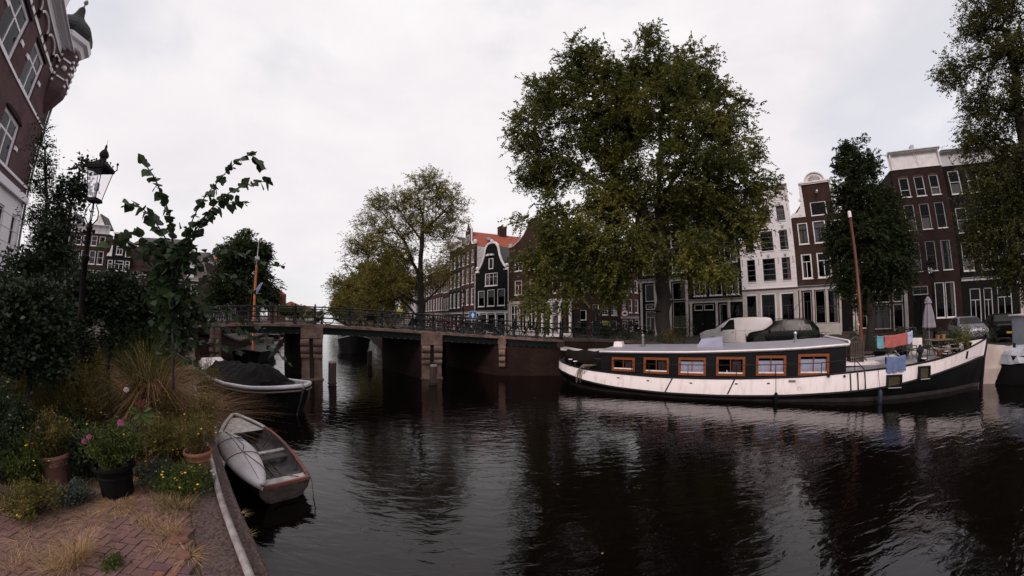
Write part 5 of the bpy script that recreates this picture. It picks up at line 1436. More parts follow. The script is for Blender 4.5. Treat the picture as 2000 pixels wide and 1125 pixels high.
    xs = [3.0, 4, 5, 6, 7, 8, 9, 10, 11, 12, 13, 13.75]
    W6 = [(3.56, 4.68, .99, 1.64), (5.10, 6.27, .95, 1.68), (6.69, 7.90, .93, 1.71), (8.34, 9.57, .95, 1.76), (10.02, 11.27, .98, 1.81), (11.76, 13.04, .99, 1.86)]
    c.wall(3.0, 13.75, .6, 1.86, [w for w in W6], y=-1.95, depth=.12)
    c.add([(3, -1.95, 1.86), (13.75, -1.95, 1.86), (13.75, -1.95, 2.14), (3, -1.95, 1.87)], [(0, 1, 2, 3)])
    c.add([(3, -1.95, .6), (3, 1.95, .6), (3, 1.95, 1.84), (3, -1.95, 1.84)], [(0, 3, 2, 1)]); c.add([(13.75, -1.95, .6), (13.75, 1.95, .6), (13.75, 1.95, 2.14), (13.75, -1.95, 2.14)], [(0, 1, 2, 3)])
    c.add([(3, 1.95, .6), (13.75, 1.95, .6), (13.75, 1.95, 2.14), (3, 1.95, 1.84)], [(0, 3, 2, 1)])
    c.add([(2.2, -1.5, .75), (3, -1.9, .75), (3, -1.9, 1.5), (2.45, -1.5, 1.45), (2.2, 1.5, .75), (3, 1.9, .75), (3, 1.9, 1.5), (2.45, 1.5, 1.45)], [(0, 1, 2, 3), (0, 3, 7, 4), (3, 2, 6, 7), (4, 7, 6, 5)])
    co = c.build('cabin', hullblack, r)
    rf = MB(); secs = []
    for x in [2.95] + xs[1:-1] + [13.85]:
        z = lerpt(x, zt) + .02
        secs.append([(x, -2.03, z - .04), (x, -2.06, z + .06), (x, -1.9, z + .08), (x, -1.0, z + .11), (x, 0, z + .125), (x, 1.0, z + .11), (x, 1.9, z + .08), (x, 2.06, z + .06), (x, 2.03, z - .04)])
    rf.loft(secs); rf.build('cabin_roof', roofw, r)
    e = MB()
    for sy in (-1, 1): e.tube([(x, sy * 2.05, lerpt(x, zt) + .05) for x in [2.95] + xs[1:-1] + [13.85]], .045, 6)
    e.tube([(13.86, -2.05, 2.26), (13.88, -1.9, 2.34), (13.88, 1.9, 2.34), (13.86, 2.05, 2.26)], .04, 6)
    e.build('roof_edge', hullwhite, r, smooth=True)
    for i, (a, b, z0, z1) in enumerate(W6):
        m = MB(); w, hh = b - a, z1 - z0; t = .105
        m.box(0, w, -.05, .03, 0, t).box(0, w, -.05, .03, hh - t, hh).box(0, t, -.05, .03, t, hh - t).box(w - t, w, -.05, .03, t, hh - t)
        m.box(w / 2 - .018, w / 2 + .018, -.012, .02, t, hh - t)
        o = m.build('cabin_window', varn, r, (a, -1.95, z0))
        MB().box(t, w - t, .0, .01, t, hh - t).build('pane', glassmat('cabin_glass', (.92, .92, .92), 1.35), o)
        MB().box(t, w - t, -.045, -.0, t, t + .05).build('sill', hullwhite, o)
        MB().box(-.05, w + .05, -.03, 0, hh + .04, hh + .065).build('drip_rail', hullblack, o)
        if i in (2, 4, 5):
            n = 24; hi = hh - t - (.12 if i != 2 else .07)
            q = MB().loft([[(t + (w - 2 * t) * j / n, .09 + .012 * math.sin(j * 2.1), z) for j in range(n + 1)] for z in (t, hi)], closed=False, caps=False)
            q.build('curtain', mat('lace_curtain', (.60, .60, .78), (.48, .48, .64), 3, .9, stretch=(5, 5, 1)), o, smooth=True)
        if i in (0, 1, 3):
            q = MB().loft([[(w * .56 + (w * .3) * j / 8, .10 + .02 * math.sin(j * 2.1), z) for j in range(9)] for z in (t, hh - t)], closed=False, caps=False)
            q.build('curtain', mat('mauve_curtain', (.10, .06, .065), (.06, .04, .045), 3, .9), o, smooth=True)
        if i == 3: MB().lathe([(.035, .0), (.035, .12), (.01, .13)], 8, (w * .38, .1, t)).build('candle', hullwhite, o)
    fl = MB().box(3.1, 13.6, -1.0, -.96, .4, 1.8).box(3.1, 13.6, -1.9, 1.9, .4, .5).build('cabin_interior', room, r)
    # marks on the white strake: slanted rubbing bars, scuppers, portholes
    def sidept(x, f):
        zs, zq = lerpt(x, sheer), lerpt(x, rub); y = lerpt(x, bs) * (1 - f) + lerpt(x, br) * f
        return Vector((x, -y - .02, zs * (1 - f) + zq * f))
    for x0, f0, x1, f1 in ((6.48, .03, 6.2, .9), (9.12, .03, 8.85, .88), (13.78, .05, 13.82, .98), (14.08, .05, 14.12, .95), (14.38, .05, 14.42, .92)):
        MB().tube([sidept(x0, f0), sidept(x1, f1)], .028, 6).build('fender_bar', hullblack, r)
    for x in (4.0, 5.4, 7.3, 9.2, 10.5): MB().obox(sidept(x, .28), (.11, .03, .045)).build('scupper', hullblack, r)
    MB().obox(sidept(11.45, .2), (.28, .03, .09)).build('name_plate', steel, r)
    MB().tube([sidept(12.9, .1) + Vector((0, .02, .05)), sidept(12.9, .1) + Vector((0, -.04, .05))], .07, 8).build('fairlead', blackiron, r)
    MB().tube([sidept(13.55, .15) + Vector((0, .02, 0)), sidept(13.55, .15) + Vector((0, -.03, 0))], .05, 8).build('fairlead', blackiron, r)
    q = MB(); c0 = sidept(11.75, .62); q.tube([c0 + Vector((.07 * math.cos(a), -.002, .07 * math.sin(a))) for a in np.linspace(0, 2 * PI, 14)], .008, 4); q.build('inspection_ring', greyw, r)
    # two square ports cut through the rubbing strake near the bow
    for xa, xb, f0, f1 in ((15.3, 15.96, .38, 1.55), (16.75, 17.3, .2, 1.35)):
        za = lerpt((xa + xb) / 2, sheer) * (1 - f0) + lerpt((xa + xb) / 2, rub) * f0; zb = za - .52; y0 = -lerpt(xa, bs) - .07; y1 = -lerpt(xb, bs) - .05
        an = math.atan2(y1 - y0, xb - xa)
        m = MB(); w = (xb - xa) / math.cos(an)
        m.box(0, w, -.06, .1, 0, .06).box(0, w, -.06, .1, .46, .52).box(0, .06, -.06, .1, .06, .46).box(w - .06, w, -.06, .1, .06, .46)
        o = m.build('hull_port', hullblack, r, (xa, y0, zb), an)
        MB().box(.06, w - .06, .0, .01, .06, .46).build('pane', mat('port_glass', (.035, .033, .012), (.07, .055, .02), 5, .15), o)
        MB().box(.06, w - .04, -.075, -.06, .015, .04).build('port_sill', greyw, o)
    # rails
    q = MB(); hr = [(3.2, 1.56), (4.6, 1.44), (5.4, 1.42), (7.15, 1.43), (9.2, 1.45), (10.8, 1.48), (12.65, 1.53), (13.75, 1.64), (15.4, 1.78), (16.6, 1.95), (17.2, 2.05), (17.35, 2.03), (17.8, 1.62), (18.0, 1.5)]
    q.tube([(x, -2.28 if x < 15 else -2.28 + (x - 15) * .16, z) for x, z in hr], .017, 6); q.build('hand_rail', blackiron, r, smooth=True)
    for x in (4.6, 5.42, 7.15, 9.2, 10.8, 12.65, 14.0, 15.4, 17.2):
        z = lerpt(x, hr); MB().tube([(x, -2.28 if x < 15 else -2.28 + (x - 15) * .16, lerpt(x, sheer)), (x, -2.28 if x < 15 else -2.28 + (x - 15) * .16, z)], .016, 6).build('stanchion', blackiron, r)
    MB().tube([(14.1, -2.25, 1.55), (14.45, -2.2, 1.2)], .02, 6).build('stanchion', blackiron, r)
    # roof furniture
    m = MB(); m.add([(7.35, -.55, 2.0), (8.62, -.55, 2.02), (8.62, .55, 2.02), (7.35, .55, 2.0), (7.6, -.45, 2.42), (8.6, -.5, 2.52), (8.6, .5, 2.52), (7.6, .45, 2.42)], [(0, 3, 2, 1), (4, 5, 6, 7), (0, 1, 5, 4), (1, 2, 6, 5), (2, 3, 7, 6), (3, 0, 4, 7)])
    m.build('roof_hatch', mat('hatch_blue_grey', (.32, .32, .42), (.27, .27, .36), 2, .5), r)
    MB().add([(3.08, -.25, 1.95), (3.58, -.25, 1.95), (3.58, .25, 1.95), (3.08, .25, 1.95), (3.12, -.2, 2.24), (3.52, -.2, 2.24), (3.52, .2, 2.24), (3.12, .2, 2.24)], [(4, 5, 6, 7), (0, 1, 5, 4), (1, 2, 6, 5), (2, 3, 7, 6), (3, 0, 4, 7)]).build('skylight_box', hullwhite, r)
    for x, sc, hh in ((4.62, 1.0, .62), (11.95, 1.0, .68)):
        MB().lathe([(.13, 0), (.13, .06), (.07, .09), (.075, .3), (.095, .32), (.095, .36), (.06, .38), (.06, hh - .12), (.09, hh - .11), (.09, hh - .05), (.05, hh)], 12, (x, .0 if x < 5 else -.3, 2.02)).build('stove_pipe', chrome if x > 5 else steel, r, auto=40)
    # left end: tiller cover, tarpaulin, white dinghy shapes, bollards, rope
    m = MB(); m.loft([[(.3 + .33 * i, -1.25 * f, 1.2), (.3 + .33 * i, -.9 * f, 1.6 + .1 * math.sin(i)), (.3 + .33 * i, 0, 1.72 + .05 * math.cos(i * 2)), (.3 + .33 * i, 1.0 * f, 1.5), (.3 + .33 * i, 1.35 * f, 1.15)] for i, f in enumerate((.35, .8, 1.0, 1.1, 1.15, 1.1, 1.1, 1.0))])
    m.build('stern_tarpaulin', mat('brown_tarpaulin', (.013, .009, .008), (.008, .006, .005), 3, .85, .7, 7, spec=.1), r, smooth=True)
    m = MB(); m.loft([[(2.0 + a, 1.6 * f + .5, 1.5), (2.0 + a, 1.0 * f + .5, 1.55 + .3 * g_), (2.0 + a, .5, 1.65 + .4 * g_), (2.0 + a, .4 - .6 * f, 1.6 + .3 * g_), (2.0 + a, .4 - .7 * f, 1.5)] for a, f, g_ in ((-.6, .3, .3), (-.2, .5, .35), (.4, .6, .4), (1.0, .7, .5))]); m.build('wheel_shelter', greyw, r, smooth=True)
    MB().add([(-.45, .6, 1.62), (1.2, .9, 1.42), (1.2, 1.5, 1.42), (-.5, 1.3, 1.66), (-.45, .6, 1.74), (1.2, .9, 1.55), (1.2, 1.5, 1.55), (-.5, 1.3, 1.78)], [(0, 3, 2, 1), (4, 5, 6, 7), (0, 1, 5, 4), (1, 2, 6, 5), (2, 3, 7, 6), (3, 0, 4, 7)]).build('rudder_board', hullwhite, r)
    for x, y, zb in ((1.1, -1.35, 1.06), (1.45, -1.55, 1.0), (18.75, -.55, 1.25), (19.1, -.1, 1.3), (17.3, -1.45, 1.2)):
        o = MB().lathe([(.085, 0), (.075, .22), (.11, .24), (.11, .28), (.06, .3)], 10, (x, y, zb)).build('bollard', hullblack, r)
        MB().lathe([(.112, .281), (.108, .31), (.0001, .315)], 10, (x, y, zb)).build('bollard_cap', hullwhite, o)
    m = MB(); rg = random.Random(4)
    for i in range(16):
        a = Vector((2.15 + rg.uniform(-.2, .3), -2.0, 1.15)); z1 = .3 + rg.uniform(0, .6); yb = -2.3
        m.tube([a + Vector((rg.uniform(-.1, .4), .3, .05)), a, (a.x - .12 + rg.uniform(-.1, .1), -2.2, .95), (a.x - .15 + rg.uniform(-.1, .1), yb, z1)], .012, 4)
    m.build('rope_tangle', rope, r)
    # fenders on the side
    for x, nm, mt, zt_ in ((10.8, 'fender', blackp, .33), (14.95, 'fender', mat('blue_fender', (.02, .025, .045), rough=.5), .42)):
        y = -2.62
        MB().lathe([(.02, 0), (.08, .06), (.09, .15), (.09, .48), (.06, .56), (.02, .6)], 10, (x, y, zt_ - .5)).tube([(x, y, zt_), (x, -2.42, .9), (x, -2.3, 1.4)], .01, 4).build(nm, mt, r, smooth=True)
    # mast
    MB().tube([(15.08, 0, 1.1), (15.05, 0, 2.0), (15.0, 0, 7.75)], [.10, .09, .055], 12).build('mast', mastw, r, smooth=True)
    MB().lathe([(.085, 7.7), (.085, 7.95), (.05, 8.0)], 10, (15.0, 0, 0)).build('mast_cap', hullwhite, r)
    MB().sphere((14.9, -.14, 2.9), .05).build('mast_lamp', mat('lamp_lens', (.7, .55, .35)), r)
    MB().tube([(15.0, 0, 7.6), (11.0, .2, 2.3)], .008, 4).tube([(15.0, 0, 7.6), (20.9, 0, 2.4)], .008, 4).build('stay_wire', blackiron, r)
    MB().box(13.9, 15.6, -.8, .8, 1.2, 1.32).build('mast_step', hullwhite, r)
    return r
def HB(x, y, z): v = HO + HX * x + HY * y; return Vector((v.x, v.y, z))
houseboat()
def deckthings():
    R0 = rz(123.9)
    # rack of crates by the mast
    t = thing('crate_stack', 'tall dark slatted crate stack with a coiled grille on top, beside the mast foot', 'crate', HB(14.25, -.55, 1.2), R0)
    m = MB()
    for i in range(8): m.box(i * .08, i * .08 + .05, 0, .03, 0, 1.0).box(i * .08, i * .08 + .05, .5, .53, 0, 1.0)
    for z in (0, .33, .66, .95): m.box(0, .61, .03, .5, z, z + .04)
    for y in (.12, .27, .4): m.box(0, .03, y, y + .05, 0, 1.0).box(.58, .61, y, y + .05, 0, 1.0)
    m.each('slat', mat('dark_slats', (.09, .065, .055), (.05, .035, .03), 4, .8), t)
    m = MB()
    for i in range(7): m.tube([(.02 + i * .08, 0, 1.04), (.1 + i * .07, .5, 1.12 + .02 * (i % 3))], .008, 4)
    m.tube([(.0, .05, 1.05), (.3, .2, 1.22), (.62, .1, 1.08)], .012, 4); m.build('grille', steel, t)
    # drying rack with laundry
    t = thing('drying_rack', 'folding drying rack on the foredeck behind the red towel', 'drying rack', HB(15.95, .2, 1.24), R0)
    m = MB()
    for y in (-.3, .3):
        m.tube([(.1, y, 0), (1.0, -y, 1.05)], .012, 5); m.tube([(1.0, y, 0), (.1, -y, 1.05)], .012, 5)
    m.each('leg', steel, t); m = MB()
    for k in range(6): m.tube([(-.25, -.32 + k * .13, 1.08), (1.35, -.32 + k * .13, 1.10)], .007, 4)
    m.tube([(-.25, -.33, 1.08), (-.25, .33, 1.08)], .012, 5).tube([(1.35, -.33, 1.1), (1.35, .33, 1.1)], .012, 5); m.each('rod', steel, t)
    def cloth(nm, label, cat, x0, x1, ztop0, ztop1, drop, y, mt, sag=.04, wav=.02, over=.08, n=22):
        mb = MB(); rows = []
        for j in range(9):
            f = j / 8; row = []
            for i in range(n + 1):
                u = i / n; x = x0 + (x1 - x0) * (u + .015 * math.sin(f * 5 + u * 3)); zt_ = ztop0 + (ztop1 - ztop0) * u - sag * math.sin(u * PI)
                yy = y + wav * f * math.sin(u * 19 + f * 2) + wav * .7 * f * math.sin(u * 41 + 1) - .02 * f
                row.append((x, yy, zt_ - drop * f * (1 + .04 * math.sin(u * 7))))
            rows.append(row)
        back = [(p[0], p[1] + over * 2, p[2] - .05) for p in rows[0]]
        mb.loft([[(p[0], p[1] + over * 2, p[2] - drop * .5) for p in rows[0]], back, [(p[0], p[1] + over, p[2] + .01) for p in rows[0]]] + rows, closed=False, caps=False)
        o = mb.build(nm, mt, smooth=True); o.location = (HO.x, HO.y, 0); o.rotation_euler = (0, 0, R0)
        tag(o, label, cat); return o
    cloth('towel', 'red towel hanging over the drying rack', 'towel', 15.95, 17.03, 2.38, 2.47, .50, -.12, mat('red_towel', (.42, .115, .10), (.34, .08, .075), 6, .95, .5, 60))
    cloth('shirt', 'turquoise shirt on the left end of the drying rack', 'clothing', 15.62, 15.93, 2.40, 2.36, .52, -.1, mat('turquoise_cloth', (.16, .36, .42), (.11, .27, .33), 5, .95), n=8)
    cloth('shirt', 'pale blue cloth on the right end of the drying rack', 'clothing', 17.05, 17.3, 2.48, 2.55, .48, -.1, mat('pale_blue_cloth', (.42, .45, .60), (.34, .36, .5), 5, .95), n=8)
    cloth('towel', 'blue towel hung over the hand rail at the side of the houseboat', 'towel', 15.15, 15.95, 1.70, 1.75, .58, -2.30, mat('blue_towel', (.15, .19, .33), (.10, .14, .26), 5, .95, .5, 60), wav=.03)
    # white board by the rail
    tag(MB().add([(14.5, -1.9, 1.52), (15.9, -1.6, 1.56), (15.9, -1.2, 1.58), (14.5, -1.5, 1.54), (14.5, -1.9, 1.6), (15.9, -1.6, 1.64), (15.9, -1.2, 1.66), (14.5, -1.5, 1.62)], [(0, 3, 2, 1), (4, 5, 6, 7), (0, 1, 5, 4), (1, 2, 6, 5), (2, 3, 7, 6), (3, 0, 4, 7)]).build('plank_bench', greyw, None, (HO.x, HO.y, 0), R0), 'white plank bench behind the blue towel', 'bench')
    # picnic table
    t = thing('picnic_table', 'weathered wooden picnic table near the bow with pots on it', 'table', HB(18.0, -.35, 1.28), R0)
    for i in range(4): MB().box(0, 1.15, i * .19, i * .19 + .17, .80, .84).build('table_board', oldwood, t)
    for y in (-.55, 1.1):
        for k in (0, 1): MB().box(0, 1.15, y + k * .14, y + k * .14 + .12, .46, .5).build('seat_board', oldwood, t)
    for x in (.12, .98):
        MB().bar((x, -.45, 0), (x, .25, .8), .09, .05).build('leg', oldwood, t); MB().bar((x, 1.2, 0), (x, .5, .8), .09, .05).build('leg', oldwood, t); MB().box(x - .03, x + .03, -.55, 1.35, .40, .46).build('cross_beam', oldwood, t)
    # chairs
    def chair(x, y, rot, m_, label):
        t = thing('garden_chair', label, 'chair', HB(x, y, 1.25), R0 + rot, 'garden chairs on the foredeck')
        MB().box(-.24, .24, -.24, .24, .42, .45).build('seat', m_, t)
        q = MB(); q.box(-.24, .24, .22, .26, .5, .95)
        q.build('backrest', m_, t)
        for sx in (-1, 1):
            MB().bar((sx * .22, -.22, 0), (sx * .22, -.22, .62), .03).build('leg', m_, t); MB().bar((sx * .22, .24, 0), (sx * .22, .24, .95), .03).build('leg', m_, t); MB().box(sx * .24 - .02, sx * .24 + .02, -.24, .24, .62, .65).build('armrest', m_, t)
    chair(17.25, .1, 0, mat('grey_green_metal', (.09, .10, .10), (.06, .07, .07), 5), 'grey-green garden chair right of the red towel')
    chair(17.75, .5, R(160), hullwhite, 'white plastic garden chair left of the picnic table')
    tag(MB().lathe([(.12, 0), (.12, .3), (.08, .34), (.08, .45), (.14, .5), (.14, .62), (.09, .66), (.05, .8)], 10, (0, 0, 0)).build('deck_ventilator', blackiron, None, HB(17.1, -1.2, 1.22)), 'black ribbed deck ventilator below the laundry', 'ventilator')
    # parasol, closed
    t = thing('parasol', 'closed grey-mauve parasol standing on the foredeck', 'parasol', HB(18.62, .9, 1.28))
    MB().tube([(0, 0, 0), (0, 0, 2.75)], .025, 8).build('pole', steel, t)
    m = MB(); n = 16; secs = []
    for z, r_ in ((2.72, .03), (2.6, .10), (2.42, .15), (2.38, .10), (2.2, .14), (1.9, .19), (1.6, .22), (1.35, .25), (1.3, .22)):
        secs.append([(r_ * (1 + .28 * (k % 2) * (1 if z < 2.4 else .4)) * math.cos(2 * PI * k / n), r_ * (1 + .28 * (k % 2)) * math.sin(2 * PI * k / n), z) for k in range(n)])
    m.loft(secs[::-1]); m.build('canopy', mat('parasol_cloth', (.28, .25, .29), (.20, .18, .21), 3, .9, .3, 12), t)
    # pots and plants on the bow
    rg = np.random.default_rng(5)
    def potplant(x, y, z, ph, pr, fol, hgt, w, leafm, label, pm=terra, N=260, ls=.07, name='potted_plant'):
        t = thing(name, label, 'potted plant', HB(x, y, z), 0, 'plants on the houseboat deck')
        MB().lathe([(pr * .7, 0), (pr * .95, ph * .85), (pr * 1.08, ph * .86), (pr * 1.08, ph), (pr * .9, ph), (pr * .85, ph * .8), (.001, ph * .8)], 12).build('pot', pm, t)
        if N:
            p = rg.normal(0, 1, (N, 3)); p /= np.linalg.norm(p, axis=1, keepdims=True); p *= rg.random((N, 1)) ** .5
            p = p * [w, w, hgt / 2] + [0, 0, ph + hgt * .45]; p[:, 2] = np.maximum(p[:, 2], .03)
            V, F, T = leafquads(p, rg.normal(0, 1, (N, 3)), rg.normal(0, .6, (N, 3)) + [0, 0, 1], ls * (.6 + .8 * rg.random(N)), ls * .6, rg.random(N))
            tag(obj('foliage', fastmesh('foliage', V, F, leafm, T), t), kind='stuff')
            m = MB()
            for k in range(7): e = p[k * 9 % len(p)]; m.tube([(0, 0, ph * .8), (e[0] * .4, e[1] * .4, (e[2] + ph) / 2), tuple(e)], .006, 4)
            m.build('stems', bark2, t)
    potplant(18.45, -.2, 2.12, .19, .1, 0, .12, .1, L_oak, 'terracotta pot standing on the picnic table', N=30, ls=.04)
    potplant(18.75, -.15, 2.12, .2, .1, 0, 0, .1, L_oak, 'ochre pot standing on the picnic table', pm=mat('ochre_pot', (.36, .17, .05), (.28, .12, .04), 5), N=0)
    potplant(18.95, .4, 1.3, .3, .2, 0, 1.1, .28, L_oak, 'leafy plant with reddish pot behind the picnic table')
    potplant(19.6, .35, 1.5, .3, .22, 0, .75, .38, L_oak, 'dark bushy plant at the bow below the silver car', pm=blackp, N=420)
    potplant(20.1, .1, 1.6, .3, .2, 0, 1.15, .26, L_olive, 'tall feathery conifer at the tip of the bow', pm=blackp, N=420, ls=.05)
    potplant(19.35, -.3, 1.4, .3, .14, 0, .5, .16, L_yel, 'small yellow-green plant beside the picnic table', pm=blackp, N=120)
    potplant(19.35, -.95, 1.35, .3, .12, 0, .8, .2, L_yel, 'trailing yellow-green plant hanging over the bow rail', pm=blackp, N=260)
    potplant(16.3, 1.3, 1.25, .3, .3, 0, .7, .7, L_dark, 'low dark shrub behind the drying rack', pm=blackp, N=600)
    potplant(17.6, 1.5, 1.25, .3, .3, 0, .9, .7, L_dark, 'dark shrub behind the garden chairs', pm=blackp, N=600)
deckthings()

# --- open tender with dark cover
def tender():
    a, b = N_(12.25, 3.75), N_(20.3, 1.35); L = (b - a).length; d = (b - a).normalized()
    r = thing('tender_boat', 'black open launch with white gunwale and a black cover, moored along the near quay', 'boat', a, math.atan2(d.y, d.x))
    tab = [(0, .04), (.15, .28), (.5, .62), (1.0, .88), (2, 1.08), (4, 1.15), (6, 1.08), (7.5, .95), (L, .8)]
    shr = [(0, 1.12), (.8, 1.02), (2, .88), (4, .75), (6, .72), (L, .78)]
    X = [0, .08, .18, .35, .6, .9, 1.3, 1.8, 2.4, 3.2, 4, 5, 6, 7, 7.8, L]
    h = MB(); g = MB(); ins = MB()
    for sy in (-1, 1):
        S_ = []; I = []
        for x in X:
            b_, z = lerpt(x, tab), lerpt(x, shr); rk = .55 * max(0, 1 - x / 1.2)
            S_.append([(x, sy * b_, z), (x + rk * .35, sy * b_ * .93, z * .55), (x + rk * .8, sy * b_ * .78, .12), (x + rk, sy * b_ * .6, -.25)])
            I.append([(x + .05, sy * b_ * .93, z - .01), (x + rk * .5 + .05, sy * b_ * .8, z * .4), (x + rk + .05, 0, .15)])
        f = (lambda q: q) if sy > 0 else (lambda q: [s[::-1] for s in q])
        h.loft(f(S_), closed=False, caps=False); ins.loft(f([s[::-1] for s in I]), closed=False, caps=False)
        pts = [(x, sy * (lerpt(x, tab) + .01), lerpt(x, shr) + .01) for x in X]
        g.tube(pts, .075, 8)
    h.add([(L, -.8, .78), (L, .8, .78), (L, .5, -.25), (L, -.5, -.25)], [(0, 1, 2, 3)])
    g.tube([(L, -.8, .79), (L, .8, .79)], .07, 8)
    h.build('hull', hullblack, r, auto=45); ins.build('inside', greyw, r, smooth=True); g.build('gunwale', mat('gunwale_white', (.62, .58, .62), (.5, .46, .5), 3, .5, .2, 20), r, smooth=True)
    rp = MB()
    for sy in (-1, 1): rp.tube([(x - .02, sy * (lerpt(x, tab) + .05), lerpt(x, shr) - .14) for x in X], .032, 6)
    rp.build('rope_fender', rope, r, smooth=True)
    MB().add([(L - 1.3, -.8, .80), (L - .02, -.76, .84), (L - .02, .76, .84), (L - 1.3, .8, .8), (L - 1.3, -.8, .72), (L - 1.3, .8, .72)], [(0, 1, 2, 3), (4, 0, 3, 5)]).build('stern_deck', hullwhite, r)
    MB().add([(L - .7, -.75, .84), (L + .02, -.8, .95), (L + .05, -.5, 1.3), (L - .3, -.4, 1.2), (L - .7, .75, .84), (L + .02, .8, .95), (L + .05, .5, 1.3), (L - .3, .4, 1.2)], [(0, 1, 2, 3), (4, 7, 6, 5), (0, 3, 7, 4), (3, 2, 6, 7), (1, 5, 6, 2)]).build('engine_cowl', hullwhite, r)
    # folded cover heaped amidships
    c = MB(); n = 26; secs = []; rg = random.Random(9)
    for i in range(n + 1):
        x = 2.0 + (L - 3.3) * i / n; hgt = .78 * math.sin(min(1, (i + 1) / 7) * PI / 2) * (1 - .3 * (i / n)) + .04 * math.sin(i * 1.7); row = []
        b_ = lerpt(x, tab) * .93
        for j in range(13):
            u = -1 + 2 * j / 12; z = lerpt(x, shr) - .02 + hgt * (1 - abs(u) ** 2.2) + .07 * math.sin(j * 2.3 + i * .8) * (1 - u * u) + .05 * math.sin(i * 2.9 + j) * (1 - u * u)
            row.append((x + .05 * math.sin(j * 1.3), u * b_, z))
        secs.append(row)
    c.loft(secs, closed=False, caps=False); c.build('cover', mat('black_tarpaulin', (.004, .0035, .004), (.007, .006, .007), 3, .8, .8, 6, spec=.12), r, smooth=True)
    MB().tube([(3.4, -.5, 1.22), (3.5, -.1, 1.34), (4.2, .1, 1.36), (4.1, .5, 1.24)], .012, 4).tube([(4.0, -.4, 1.3), (4.6, .3, 1.34)], .01, 4).build('cover_cord', rope, r)
    MB().obox((3.0, -.72, 1.12), (.18, .02, .07), (.5, .2, .3)).build('cover_label', hullwhite, r)
    MB().tube([(.3, 0, 1.1), (.3, 0, 1.25)], .03, 8).tube([(.2, -.1, 1.2), (.4, .1, 1.2)], .02, 6).build('bow_cleat', steel, r)
    MB().tube([(.0, 0, 1.05), (.28, 0, .55), (.48, 0, .1), (.55, 0, -.2)], [.04, .035, .03, .03], 6).build('stem_strip', steel, r)
tender()
